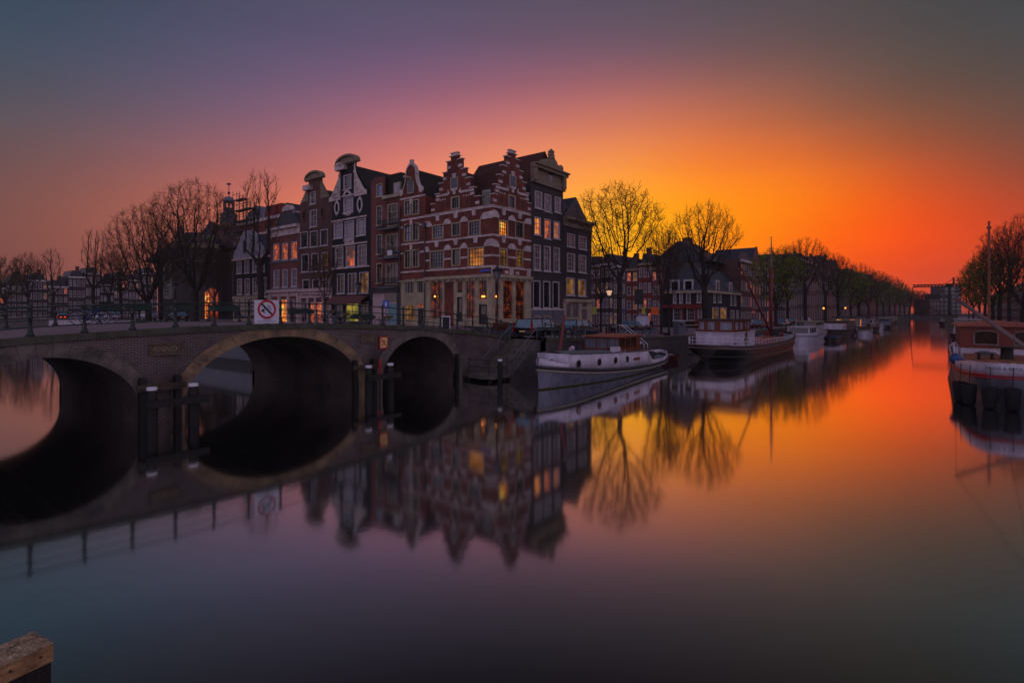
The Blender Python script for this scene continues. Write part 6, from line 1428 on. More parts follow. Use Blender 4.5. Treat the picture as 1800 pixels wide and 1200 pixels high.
# --- barge 2
B2 = thing('barge', 'black converted sailing barge with a white cabin, brown wheelhouse and red mast', 'barge', (47.2, 15.7, 0), 0)
L = 29; xs = sm_stations(L, 34)
hb = [(0,.9),(.4,1.5),(1.2,2.05),(2.5,2.35),(5,2.5),(22,2.5),(25,2.4),(27,2.05),(28.3,1.4),(29,.3)]; wl = [(0,.05),(1.5,.7),(3.5,1.7),(6,2.3),(22,2.4),(25.5,2.1),(27.5,1.3),(29,.1)]; zr = [(0,1.32),(3,1.15),(10,.95),(18,.95),(24,1.2),(29,1.75)]
hull_part(B2, 'hull', 'hull_black', xs, hb, wl, zr); rubrail(B2, 'boom_grey', xs, hb, zr, .06); rubrail(B2, 'rub_dark', xs, hb, [(a, z*.45) for a, z in zr], .05, off=-.1)
wall_strip(B2, 'bulwark', 'hull_brown', xs, hb, zr, [(a, z+.28) for a, z in zr], inset=.02); deck(B2, 'deck', 'deck_grey', xs, hb, [(a, z+.02) for a, z in zr], .06, .05)
b = MB(); b.box(2.6, 9.2, -1.75, 1.75, 1.0, 2.55); b.box(2.5, 9.3, -1.85, 1.85, 2.551, 2.62); cab = b.build('cabin', 'boat_white', B2)
for s_, y in ((-1,-1.76),(1,1.76)):
    for x in (5.6, 6.6): b = MB(); b.box(x-.15, x+.15, y-.01, y+.01, 1.75, 2.0); b.build('window', 'glass_dark', cab)
W0, W1, V0, V1, Q0, Q1 = 2.75, 8.2, -1.6, 1.6, 2.62, 3.7
b = MB(); b.box(W0, W1, V0, V1, Q0, Q1); wo = b.build('wheelhouse', 'varnish', B2)
b = MB(); b.box(W0-.2, W1+.2, V0-.18, V1+.18, Q1+.001, Q1+.09); b.build('roof', 'rub_dark', B2)
for y0, y1 in ((-1.45,-.35),(.05,.75),(1.0,1.5)): boxwin(wo, 'varnish', 'glass_curtain', endf(W0), y0, y1, Q0+.15, Q1-.12)
for x0, x1 in ((W0+.25,W0+1.35),(W0+1.7,W0+2.7),(W0+3.4,W0+3.9),(W0+4.2,W0+5.0)): boxwin(wo, 'varnish', 'glass_curtain', side(V0), x0, x1, Q0+.15, Q1-.12); boxwin(wo, 'varnish', 'glass_curtain', side(V1, 1), x0, x1, Q0+.15, Q1-.12)
b = MB(); b.box(W0+3.05, W0+3.35, -1.86, -1.78, 1.2, 3.1); b.build('door', 'varnish', B2)
def stanchions(t, pts, h, m='sign_white', nm='guard_rail', rails=2, r=.022, sp=1.0):
    b = MB(); al = []
    for a, c in zip(pts, pts[1:]):
        d = (Vector(c)-Vector(a)); n = max(1, round(d.length/sp))
        for i in range(n): al.append(Vector(a)+d*i/n)
    al.append(Vector(pts[-1]))
    for p in al: b.tube([p, p+Vector((0,0,h))], r, 5)
    for k in range(rails): b.tube([p+Vector((0,0,h*(k+1)/rails)) for p in al], r, 5)
    return b.build(nm, m, t, True)
stanchions(B2, [(4.8,-2.4,1.15),(2.5,-2.25,1.2),(1.2,-1.9,1.25),(.5,-1.3,1.3),(.3,0,1.32),(.5,1.3,1.3),(1.2,1.9,1.25),(2.5,2.25,1.2)], .95, sp=.7, rails=3)
stanchions(B2, [(5.2,-2.42,1.15),(9,-2.42,1.05)], .85, sp=.9); stanchions(B2, [(9.5,-2.42,1.1),(21,-2.42,1.05),(24.5,-2.3,1.3),(26.5,-1.95,1.5)], .62, sp=1.1)
b = MB(); b.box(10.2, 21.5, -1.8, 1.8, 1.0, 1.42); b.prismx([(-1.85,1.421),(1.85,1.421),(0,1.62)], 10.1, 21.6); b.build('hatch_cover', 'roof_pink', B2)
b = MB(); b.tube([(23.8,0,1.2),(23.8,0,9.9)], [.17,.13], 10); b.build('mast', 'mast_red', B2, True)
b = MB(); b.tube([(23.8,0,9.9),(23.8,0,13.4)], [.12,.05], 8); b.box(23.7,23.9,-.25,.25,10.6,10.7); b.box(23.7,23.9,-.15,.15,11.4,11.5); b.ball((23.8,0,13.5), .1, 6); b.build('topmast', 'boom_grey', B2)
b = MB(); b.tube([(23.5,0,1.9),(12.0,0.4,9.2)], [.13,.09], 8); b.build('boom', 'mast_red', B2, True)
b = MB(); b.tube([(12.0,.4,9.2),(11.4,.42,9.6)], .1, 6); b.tube([(12.2,.4,9.1),(23.8,0,12.0)], .012, 3); b.tube([(23.8,0,12.9),(28.6,0,2.0)], .012, 3); b.tube([(23.8,0,10.5),(22.6,-2.3,1.4)], .012, 3); b.tube([(23.8,0,10.5),(22.6,2.3,1.4)], .012, 3); b.build('rigging', 'iron', B2)
b = MB(); b.lathe([(.35,0),(.35,.5),(.2,.6)], 10, (26.3,0,1.5)); b.box(25.8,26.8,-.6,.6,1.45,1.6); b.torus((26.3,0,2.0), .35, .06, 14, 5, 'x'); b.build('windlass', 'rub_dark', B2)
b = MB(); b.torus((22.2,-1.2,1.3), .35, .1, 14, 6, 'z'); b.torus((22.2,-1.2,1.42), .3, .08, 14, 6, 'z'); b.build('rope_coil', 'rope', B2, True)
b = MB(); b.box(24.6,25.1,.5,1.0,1.4,2.1); b.lathe([(.2,1.4),(.2,1.9),(.05,2.0)], 8, (25.2,-.9,0)); b.build('deck_gear', 'mast_red', B2)
b = MB(); b.box(-.0+1.4,1.9,-1.5,-.9,1.3,1.6); b.build('deck_box', 'rub_dark', B2)
ch = thing('deck_chair', 'white metal chair on the stern deck of the black barge', 'chair', (49.5, 13.85, 1.24), R(200))
b = MB(); [b.tube([(x,y,0),(x,y,.42 if y < 0 else .85)], .02, 4) for x in (-.22,.22) for y in (-.2,.22)]; b.tube([(-.22,.22,.85),(.22,.22,.85)], .02, 4); [b.tube([(x,-.2,.62),(x,.22,.62)], .02, 4) for x in (-.24,.24)]; b.build('frame', 'sign_white', ch)
b = MB(); b.box(-.22,.22,-.2,.2,.4,.44); b.build('seat', 'rub_dark', ch); b = MB(); b.box(-.2,.2,.2,.22,.55,.82); b.build('backrest', 'rub_dark', ch)
# --- generic moored boat with cabin for the distance
def cruiser(label, loc, rz, L, B, hullm, cabm, cabz=(.9,1.9), cab=(.2,.75), z=.8, roofm=None, name='cabin_cruiser', group=None, pane='glass_dark', nwin=3, cover=None):
    t = thing(name, label, 'boat', (*loc, 0), rz, group); xs = sm_stations(L, 18)
    hb = [(0,B*.35),(L*.04,B*.7),(L*.15,B*.97),(L*.4,B),(L*.75,B*.92),(L*.92,B*.5),(L,.03)]; wl = [(a, w_*.82) for a, w_ in hb]; zr = [(0,z),(L*.5,z*.92),(L*.85,z*1.15),(L,z*1.4)]
    hull_part(t, 'hull', hullm, xs, hb, wl, zr); rubrail(t, 'rub_dark', xs, hb, zr, .05); wall_strip(t, 'bulwark', hullm, xs, hb, zr, [(a, q+.15) for a, q in zr], inset=.02); deck(t, 'deck', 'deck_grey', xs, hb, zr)
    x0, x1 = L*cab[0], L*cab[1]; w_ = B*.78
    b = MB(); b.add([(x0,-w_,z-.1),(x1,-w_,z-.1),(x1,w_,z-.1),(x0,w_,z-.1),(x0+.1,-w_*.92,cabz[1]),(x1-.5,-w_*.92,cabz[1]),(x1-.5,w_*.92,cabz[1]),(x0+.1,w_*.92,cabz[1])], [(0,3,2,1),(4,5,6,7),(0,1,5,4),(1,2,6,5),(2,3,7,6),(3,0,4,7)]); c = b.build('cabin', cover or cabm, t)
    b = MB(); b.box(x0-.1, x1-.4, -w_*.97, w_*.97, cabz[1]+.001, cabz[1]+.07); b.build('roof', roofm or cabm, t)
    if not cover:
        for i in range(nwin):
            a = x0+.4+(x1-x0-1.2)*i/nwin; c_ = a+(x1-x0-1.2)/nwin*.8; zz0 = z+(cabz[1]-z)*.35; zz1 = cabz[1]-.12
            for s_ in (-1, 1):
                Y = lambda q: s_*(w_-(w_*.08)*(q-z+.1)/(cabz[1]-z+.1)+.012)
                b = MB(); b.add([(a,Y(zz0),zz0),(c_,Y(zz0),zz0),(c_,Y(zz1),zz1),(a,Y(zz1),zz1)], [(0,1,2,3)]); b.build('window', pane, c)
        b = MB(); b.add([(x0-.0,-w_*.8,z+(cabz[1]-z)*.35),(x0-.0,w_*.8,z+(cabz[1]-z)*.35),(x0+.07,w_*.8,cabz[1]-.12),(x0+.07,-w_*.8,cabz[1]-.12)], [(0,1,2,3)]); b.build('window', pane, c)
    return t
c1 = cruiser('white cabin cruiser moored just beyond the bow of the black barge', (84, 15.2), R(1), 11, 1.9, 'boat_white', 'boat_white', (.9,2.3), (.06,.7), 1.1, nwin=4)
stanchions(c1, [(8,-1.6,1.2),(10,-.9,1.4),(10.8,0,1.5)], .6)
cruiser('long cream cruiser with a flat roof, behind the white cabin cruiser', (97, 16.5), 0, 13, 2.0, 'boat_white', 'houseboat_cream', (.9,2.9), (.03,.7), 1.0, nwin=5)
cruiser('small dark covered sloop beside the white cabin cruiser, glinting orange', (93, 12.6), R(-4), 5.5, .95, 'hull_black', 'rub_dark', (.5,.8), (.15,.8), .55, name='sloop', cover='canvas_blue')
t = cruiser('dark barge with a white foredeck and curved brown canvas cover', (110, 14.6), R(1), 26, 2.5, 'hull_brown', 'canvas_brown', (1.2,2.7), (.3,.88), 1.25, name='barge', cover='canvas_brown')
b = MB(); b.box(1.5, 7.2, -1.7, 1.7, 1.2, 2.3); w1 = b.build('front_cabin', 'boat_white', t)
for x in (2, 3.4, 4.8, 6): b = MB(); b.box(x, x+.5, -1.72, -1.701, 1.6, 2.1); b.build('window', 'glass_dark', w1)
cruiser('small white motor dinghy beside the cream houseboat', (138, 11.6), 0, 5, .9, 'boat_white', 'boat_white', (.5,.9), (.3,.6), .5, name='dinghy')
def houseboat(label, loc, L, W, H, m, lit_=None, nw=5, z0=.3):
    t = thing('houseboat', label, 'houseboat', (*loc, 0), 0)
    b = MB(); b.box(-.4, L+.4, -W/2-.3, W/2+.3, -.5, z0+.2); b.build('hull', 'rub_dark', t)
    b = MB(); b.box(0, L, -W/2, W/2, z0+.2, H); c = b.build('cabin', m, t)
    b = MB(); b.box(-.35, L+.35, -W/2-.3, W/2+.3, H+.001, H+.15); b.build('roof', 'rub_dark', t)
    for i in range(nw):
        x = .8+(L-1.6)*i/nw; boxwin(c, 'window_white', lit_ if lit_ and i == 1 else 'glass_sheer', side(-W/2), x, x+(L-2)/nw*.7, z0+.9, H-.4, .1)
    for y in (-W/2+.5, W/2-1.6): boxwin(c, 'window_white', lit_ or 'glass_dark', endf(0), y, y+1.1, z0+.7, H-.4, .1)
    return t
houseboat('cream houseboat with a lit porch and flat dark roof', (139, 15.6), 17, 4.6, 3.3, 'houseboat_cream', 'glass_lit')
houseboat('reddish houseboat just beyond the cream houseboat', (158, 15.8), 12, 4.6, 3.1, 'red_brick', None, 4)
hbt = houseboat('pale houseboat in the side canal behind the left end of the bridge', (22.5, 82), 20, 4.2, 3.5, 'boat_white', None, 6); hbt.rotation_euler = (0, 0, R(90))
hbt = houseboat('blue-grey roofed houseboat seen through the middle arch', (23.3, 43), 17, 4.2, 2.3, 'plinth_grey', None, 5); hbt.rotation_euler = (0, 0, R(90))
t = cruiser('dark spritsail barge with an orange-lit mast, beyond the reddish houseboat', (173, 15), 0, 20, 2.3, 'hull_black', 'boat_white', (1.0,2.4), (.1,.4), 1.2, name='barge')
b = MB(); b.tube([(12,0,1),(12,0,10)], [.14,.07], 6); b.build('mast', 'mast_red', t)
cruiser('dark boat with a blue tarpaulin near the drawbridge', (188, 11.5), 0, 9, 1.6, 'hull_black', 'canvas_blue', (.8,1.8), (.2,.6), .9, name='motor_boat', cover='canvas_blue')
for i, (x, y, L) in enumerate(((226,14,16),(246,14.5,14),(268,14,18),(300,14.3,16),(232,-2.8,15))):
    cruiser('one of the dim moored boats beyond the drawbridge', (x, y), 0, L, 2.1, 'hull_brown', 'houseboat_cream', (1,2.3), (.1,.7), 1.1, name='moored_boat', group='boats beyond the drawbridge', nwin=2)
for i, (x, y, L, hm, cm, lb, cv) in enumerate(((124,11.2,6,'boat_white','hull_black','small open launch beside the brown canvas barge','canvas_brown'),(150,11.8,7,'hull_brown','varnish','low brown launch in front of the houseboats',None),(161,11.4,5.5,'boat_white','boat_white','small white launch in front of the reddish houseboat',None),
    (176,10.8,8,'hull_black','houseboat_cream','dark cruiser outside the spritsail barge',None),(201,14.8,10,'hull_black','cabin_red','dark boat with a red cabin just before the drawbridge',None))):
    cruiser(lb, (x, y), R(i*1.5-3), L, .95+.06*L, hm, cm, (.6,1.0+.09*L), (.2,.65), .6+.03*L, name='launch', nwin=2, cover=cv)
# --- the near right barge
B3 = thing('barge', 'near steel barge at the right edge with a red cabin, lettered bow and hanging fenders', 'barge', (33.2, -3.65, 0), 0)
L = 34; xs = [0,.15,.4,.8,1.3,2,3,4.5,7,10,14,18,22,26,30,32,33.3,34]
hb = [(0,1.75),(.4,2.05),(1.3,2.35),(3,2.6),(4.5,2.72),(7,2.8),(28,2.8),(32,2.2),(34,.8)]; wl = [(0,1.0),(1.3,1.7),(3,2.25),(7,2.65),(28,2.65),(32,1.6),(34,.2)]; zr = [(0,1.52),(2,1.42),(6,1.3),(12,1.15),(28,1.15),(34,1.4)]
hull_part(B3, 'hull', 'hull_steel', xs, hb, wl, zr)
for dz, rr in ((0,.05),(-.12,.035)): rubrail(B3, 'sign_red', xs, hb, [(a, z+dz) for a, z in zr], rr, 'red_stripe', .02)
wall_strip(B3, 'bulwark', 'boat_white', xs, hb, zr, [(0,2.08),(1.5,2.05),(4,1.85),(7,1.62),(12,1.4),(34,1.7)], inset=.02); deck(B3, 'deck', 'deck_grey', xs, hb, [(a, z+.01) for a, z in zr], .05, .05)
M = Matrix.Translation((-.062, .95, 1.83)) @ Matrix.Rotation(R(-90), 4, 'Z') @ Matrix.Rotation(R(90), 4, 'X')
text_mesh('bow_lettering', 'PRINS & BROUWER', .21, 'zinc', M, .004, B3)
b = MB(); b.box(4.5, 14.8, -2.1, 2.1, 1.2, 1.55); b.build('hatch_coaming', 'boat_white', B3); b = MB(); b.box(4.4, 14.9, -2.2, 2.2, 1.551, 1.62); b.build('hatch_deck', 'deck_brown', B3)
b = MB(); b.box(15, 26, -2.3, 2.3, 1.2, 2.0); b.build('cabin_base', 'boat_white', B3)
b = MB(); b.box(14.95, 26.05, -2.35, 2.35, 2.001, 3.45); cb = b.build('cabin', 'cabin_red', B3)
b = MB(); b.prismx([(-2.6,3.451),(2.6,3.451),(2.6,3.52),(0,3.78),(-2.6,3.52)], 14.5, 26.4); b.build('cabin_roof', 'roof_pink', B3)
for y0, y1 in ((.35,1.65),(-1.65,-.35)):
    M = endf(14.94); b = MB(M)
    for q in ((y0,y0+.09,-.05,0,2.2,3.1),(y1-.09,y1,-.05,0,2.2,3.1),(y0+.09,y1-.09,-.05,0,2.2,2.29)): b.box(*q)
    pts = arcpts((y0+y1)/2, 3.05, (y1-y0)/2, .16, 0, 180, 8); pin = arcpts((y0+y1)/2, 3.0, (y1-y0)/2-.09, .12, 0, 180, 8)
    for i in range(8): b.prism([pin[i], pin[i+1], pts[i+1], pts[i]], -.05, 0)
    o = b.build('window', 'boom_grey', cb); b = MB(M); b.box(y0+.05, y1-.05, -.02, -.01, 2.24, 3.12); b.build('pane', 'glass_brown', o)
b = MB(); b.tube([(3.2,-.15,1.4),(3.2,-.15,9.0)], [.11,.075], 10); b.build('mast', 'iron', B3, True)
bm = MB(); bm.tube([(3.1,-.2,2.35),(8.0,2.7,5.2)], [.11,.1], 10); bm.build('boom', 'boom_grey', B3, True)
b = MB(); b.tube([(8.0,2.7,5.2),(3.2,-.15,8.6)], .02, 4); b.tube([(8.0,2.7,5.15),(8.1,2.75,1.5)], .012, 3); b.tube([(3.2,-.15,8.6),(.3,1.0,2.1)], .012, 3); b.tube([(7.9,2.6,5.1),(5.6,.6,1.7)], .012, 3); b.build('rigging', 'iron', B3)
stanchions(B3, [(8,2.65,1.5),(10.5,2.72,1.5),(13,2.72,1.5)], .8, sp=1.2)
b = MB(); b.lathe([(.3,0),(.34,.1),(.34,.22),(.1,.3)], 12, (13.2,1.2,1.62)); b.torus((13.2,1.2,1.8), .34, .02, 16, 4, 'z'); b.build('grill_pot', 'zinc', B3)
# blue ball fender, solar lamp, yellow bollard, box
b = MB(); b.ball((7.2,2.75,1.72), .29, 14, 0, 1.15); tag(b.build('ball_fender', 'bike_blue', None, True), 'blue ball fender on the left rail of the near right barge', 'fender').location = (33.2, -3.65, 0)
b = MB(); b.lathe([(.02,.0),(.3,.05),(.4,.12),(.3,.24),(.05,.3)], 14, (2.6,1.5,1.75)); b.box(2.5,2.7,1.4,1.6,1.4,1.75); b.build('deck_lamp', 'roof_pink', B3)
b = MB(); b.lathe([(.16,1.42),(.13,1.8),(.17,1.82),(.1,1.95)], 10, (2.2,.7,0)); b.build('yellow_vent', 'sign_yellow', B3, True)
b = MB(); b.box(1.9,2.6,-.6,.25,1.42,1.95); b.build('deck_box', 'black_paint', B3)
for i, (x, y) in enumerate(((1.35,2.72),(.45,2.4),(-.35,1.72),(-.38,.95))):
    t = thing('fender', ['black tapered fender hanging farthest left on the near right barge','second black fender from the left on the near right barge','third black fender from the left, below the bow lettering','black fender hanging nearest the right picture edge'][i], 'fender', (33.2+x, -3.65+y, 0), 0, 'fenders of the near barge')
    b = MB(); b.lathe([(.2,.02),(.24,.1),(.31,.95),(.27,1.0),(.24,.96)], 14); b.build('body', 'tyre', t, True); b = MB(); b.tube([(.1,0,.95),(.12,-.05,1.9)], .015, 4); b.tube([(-.1,0,.95),(.12,-.05,1.9)], .015, 4); b.build('rope', 'iron', t)
# picnic table and bench on the deck
t = thing('picnic_table', 'round-legged wooden table on the brown hatch of the near right barge', 'table', (33.2+10.5, -3.65+.3, 1.62), 0)
b = MB(); b.box(-.6,.6,-1.0,.8,.7,.76); b.build('tabletop', 'wood_old', t); b = MB(); b.lathe([(.35,0),(.3,.2),(.3,.6),(.34,.7)], 10); b.build('leg', 'wood_wet', t)
t = thing('bench', 'small wooden bench on the brown hatch left of the table', 'bench', (33.2+9.0, -3.65+1.35, 1.62), R(10))
b = MB(); b.box(-.25,.25,-.45,.45,.36,.42); b.build('seat', 'wood_old', t)
for y in (-.3, .3): b = MB(); b.prism([(-.22,0),(-.12,0),(.0,.3),(.12,0),(.22,0),(.1,.36),(-.1,.36)], y-.04, y+.04); b.build('leg', 'wood_wet', t)
# boats behind it on the right bank
t = cruiser('low dark barge with red cabin and tall red-brown mast behind the near right barge', (70, -4.3), 0, 24, 2.2, 'hull_black', 'cabin_red', (1.2,2.9), (.15,.6), 1.2, name='barge')
b = MB(); b.tube([(9,-.3,1.2),(9,-.3,14.4)], [.15,.1], 8); b.box(8.8,9.2,-.5,-.1,13.6,13.8); b.build('mast', 'deck_brown', t)
cruiser('boat with a pale arched canopy left of the tall red-brown mast', (100, -3.6), 0, 14, 2.0, 'hull_brown', 'boat_white', (1.3,3.4), (.1,.6), 1.2, name='motor_boat')
t = thing('flower_tub', 'orange tub and black drum on the roof corner of the barge behind', 'tub', (66, -3.0, 0)); b = MB(); b.lathe([(.35,2.6),(.45,3.3)], 10); b.build('tub', 'sign_orange', t); b = MB(); b.lathe([(.4,2.6),(.4,3.25)], 10, (.3,-1.0,0)); b.build('drum', 'black_paint', t); t.location = (94.2,-4.3,-1.3)
# ---------------------------------------------------------------- drawbridge
DX = 216
db = thing('drawbridge', 'dark double-beam drawbridge across the far canal with hanging chains', 'drawbridge', (DX, 1, 0), 0)
pL = onT(1605, DX)[0]-1; pR = onT(1669, DX)[0]-1; pE = onT(1704, DX)[0]-1; Dd = onT(1669, DX)[1]
zt = zz(500, Dd)
for x in (-1.8, 1.8):
    b = MB(); b.box(x-.25, x+.25, pR-.35, pR+.35, 3.3, zt-.5); b.build('portal_post', 'iron', db)
    b = MB(); b.box(x-.12, x+.12, pE, pL, zt, zt+.16); b.box(x-.12, x+.12, pE, pL, zt-.62, zt-.46)
    n = 16
    for i in range(n): y0 = pE+(pL-pE)*i/n; y1 = pE+(pL-pE)*(i+1)/n; b.tube([(x,y0,zt-.5 if i % 2 else zt+.05),(x,y1,zt+.05 if i % 2 else zt-.5)], .08, 4)
    b.build('balance_beam', 'iron', db)
    b = MB(); b.tube([(x,pL,zt-.4),(x,pL+.8,3.8)], .06, 4); b.build('chain', 'iron', db)
b = MB(); b.box(-1.5, 1.5, pR-.8, pR+.8, zt-.45, zt+.25); b.box(-1.7, 1.7, pE-.2, pE+.8, zt-.75, zt+.2); b.build('counterweight', 'iron', db)
b = MB(); b.tube([(0,pR-1,zt+.2),(0,pR-1,zt+2.2)], .25, 6); b.tube([(0,pR-1,zt+1.8),(0,pR+1,zt+.3)], .06, 4); b.build('signal_mast', 'iron', db)
b = MB(); b.box(-3, 3, -14, 20, 3.3, 3.65); b.build('deck', 'iron', db)
b = MB()
for y in range(-14, 21, 2): b.tube([(-2.9,y,3.65),(-2.9,y,4.6)], .04, 4)
b.tube([(-2.9,-14,4.6),(-2.9,20,4.6)], .04, 4); b.tube([(-2.9,-14,4.1),(-2.9,20,4.1)], .03, 4); b.build('railing', 'iron', db)
b = MB(); b.tube([(-2.9,pR+7.5-5*math.cos(R(a)),3.7+2.6*math.sin(R(a))) for a in range(0,100,12)], .14, 5); b.build('arched_strut', 'iron', db)
for y in (pL+2.5, pR-.4): b = MB(); b.box(-3.2, 3.2, y-1.5, y+1.5, -2, 3.29); b.build('pier', 'ashlar_grey', db)
# ---------------------------------------------------------------- cars
mat('car_black', (24,24,30), .18, 0, metal=.3); mat('car_blue', (30,44,70), .2, 0, metal=.3); mat('car_silver', (150,156,170), .25, 0, metal=.5); mat('car_white', (206,206,224), .3, .04, 2); mat('car_red', (96,26,28), .2, 0, metal=.3)
mat('chrome', (170,170,176), .2, 0, metal=1); mat('skin', (190,140,116), .6, .05, 4); mat('hair_red', (150,80,40), .8, .3, 20); mat('coat', (36,38,50), .85, .2, 6); mat('bike_blue', (36,66,120), .4, .05, 3); mat('basket', (110,84,52), .9, .3, 10)
glass('car_glass', (78,116,134), True); mat('tail_red', (150,16,18), .3, 0); glow('tail_lit', (255,40,20), 1.5)  # car_glass: blue of reflected sky light is put into the base colour
def car(label, loc, rz, L=4.5, W=1.75, H=1.45, body='car_black', kind='hatch', plate='sign_yellow', group=None):
    t = thing('parked_car' if kind != 'van' else 'parked_van', label, 'car' if kind != 'van' else 'van', loc, rz, group)
    hw = W/2; belt = H*.6 if kind != 'van' else H*.55
    st = {'hatch':[(0,.86,.38,.62),(.03,.95,.3,.98),(.12,1,.25,1.0),(.5,1,.24,1.0),(.72,1,.25,.98),(.93,.95,.28,.8),(.985,.86,.32,.7),(1,.75,.4,.6)],
          'van':[(0,.95,.3,1.0),(.02,1,.25,1.05),(.6,1,.24,1.05),(.82,1,.25,1.0),(.95,.95,.28,.8),(1,.85,.35,.65)]}[kind if kind == 'van' else 'hatch']
    b = MB(); secs = []
    for u, w_, z0, z1 in st:
        x = L*(u-.5); h = hw*w_; z1 = belt*z1; s_ = [(h*.85,z0),(h*.98,z0+.1),(h,(z0+z1)/2),(h*.97,z1-.08),(h*.86,z1)]
        secs.append([(x,-y,z) for y, z in s_]+[(x,y,z) for y, z in reversed(s_)])
    n = 10; b.add([p for s_ in secs for p in s_], [(i*n+j,(i+1)*n+j,(i+1)*n+(j+1) % n,i*n+(j+1) % n) for i in range(len(secs)-1) for j in range(n)]+[tuple(range(n)),tuple((len(secs)-1)*n+j for j in range(n-1,-1,-1))])
    bo = b.build('body', body, t, True)
    bp = {'hatch':(.04,.13,.55,.74),'wagon':(.015,.06,.58,.76),'van':(.0,.02,.78,.92)}[kind]
    xa, xb, xc, xd = [L*(u-.5) for u in bp]; zb, zt_ = belt-.03, H
    g0, g1 = hw*.88, hw*.7
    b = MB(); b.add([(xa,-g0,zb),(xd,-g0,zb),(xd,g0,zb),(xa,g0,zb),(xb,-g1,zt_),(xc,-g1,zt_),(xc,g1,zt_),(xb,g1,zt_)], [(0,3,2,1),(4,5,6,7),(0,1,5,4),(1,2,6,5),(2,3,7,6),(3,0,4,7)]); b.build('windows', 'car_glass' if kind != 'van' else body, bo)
    b = MB(); b.frus((xb+xc)/2, 0, zt_+.001, zt_+.045, (xc-xb)/2+.03, g1+.02, (xc-xb)/2-.08, g1-.1)
    for s_ in (-1, 1):
        b.tube([(xa,s_*g0,zb),(xb,s_*g1,zt_)], .065, 4); b.tube([(xd,s_*g0,zb),(xc,s_*g1,zt_)], .05, 4)
        for u in ((.32,.55) if kind != 'van' else (.75,)): x = L*(u-.5); b.tube([(x,s_*(g0+.005),zb),(x,s_*(g1+.005),zt_)], .05, 4)
    b.build('roof', body, t)
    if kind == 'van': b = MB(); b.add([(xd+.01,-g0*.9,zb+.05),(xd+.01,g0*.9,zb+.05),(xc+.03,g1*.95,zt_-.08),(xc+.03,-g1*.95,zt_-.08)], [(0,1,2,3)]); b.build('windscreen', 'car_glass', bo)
    for u in (.18, .82):
        for s_ in (-1, 1):
            x = L*(u-.5); y = s_*(hw-.1)
            b = MB(); b.lathe([(.2,-.1),(.31,-.1),(.33,-.05),(.33,.05),(.31,.1),(.2,.1)], 18, (x,y,.33), 0, 'y'); wv = b.build('wheel', 'tyre', t, True)
            b = MB(); b.lathe([(.2,-.105),(.2,.105)], 12, (x,y,.33), 0, 'y'); b.build('rim', 'chrome', wv)
    for s_ in (-1, 1):
        b = MB(); 
        if kind == 'wagon': b.box(-L/2-.01, -L/2+.12, min(s_*hw*.84,s_*hw*.97), max(s_*hw*.84,s_*hw*.97), .62, 1.25)
        else: b.box(-L/2-.005, -L/2+.18, min(s_*hw*.6,s_*hw*.93), max(s_*hw*.6,s_*hw*.93), .68, .86)
        b.build('tail_light', 'tail_red', t)
        b = MB(); b.box(L/2-.2, L/2-.04, min(s_*hw*.5,s_*hw*.88), max(s_*hw*.5,s_*hw*.88), .55, .7); b.build('headlight', 'chrome', t)
        b = MB(); b.ball((L*.22, s_*(hw+.08), belt+.05), .09, 6); b.build('mirror', body, t)
    b = MB(); b.box(-L/2-.02, -L/2+.0, -.26, .26, .56, .67); b.build('number_plate', plate, t)
    b = MB(); b.box(-L/2-.06, -L/2+.1, -hw*.9, hw*.9, .3, .46); b.build('bumper', 'black_paint', t)
    return t
def gp(t, p): return g(t, p)
def carat(t, p): return (t, p, g(t, p))
c = car('black estate car with tall red tail lights parked on the quay above the stairs', carat(33.7, 23.6), 0, 4.8, 1.8, 1.48, 'car_black', 'wagon')
car('dark hatchback parked in front of the estate car, beside the smaller dark house', carat(39.4, 23.6), 0, 4.2, 1.78, 1.5, 'car_blue', 'hatch')
def carpx(label, px, D, rz, **k): x, y = at(px, D); return car(label, (x, y, g(x, y)), rz, **k)
carpx('pale lilac-white van parked in front of the red brick houses', 1130, 86, R(20), L=4.8, W=1.9, H=2.1, body='car_white', kind='van')
carpx('pale car half hidden behind the nearest quay tree', 1100, 78, R(100), body='car_silver')
carpx('dark red car parked right of the brown wheelhouse', 1335, 92, R(180), body='car_red')
carpx('grey car just behind the brown wheelhouse, left of the dark red car', 1317, 99, R(175), body='car_silver')
carpx('blue-grey car behind the bow of the black barge', 1378, 110, R(0), body='car_silver')
carpx('yellowish taxi-like car behind the white cabin cruiser', 1395, 120, 0, body='car_black')
carpx('white car far down the quay behind the cream cruiser', 1418, 135, 0, body='car_white')
for px, D, bd, lb in ((196, 75, 'car_silver', 'silver car beyond the bicycle on the bridge'),(107,108,'car_black','dark car with red lights far behind the bridge railing'),(180,84,'car_white','white van-like car behind the bicycle wheel'),(256,80,'car_silver','grey car behind the planter boxes'),(310,76,'car_black','dark car below the great rounded tree')):
    p_ = onT(px, 31)[0]; car(lb, (31, p_, g(31, p_)), R(90), body=bd)
# red tail lights glowing behind the bridge
for k, px in enumerate((99, 107, 114)):
    p_, D = onT(px, 29.5); b = MB(); b.ball((0,0,0), .16, 8); o = b.build('tail_lamp', 'tail_lit'); o.location = (29.5, p_, 3.5); tag(o, ['left','middle','right'][k]+' one of three red lights behind the left end of the bridge', 'lamp', 'red lights behind the bridge')
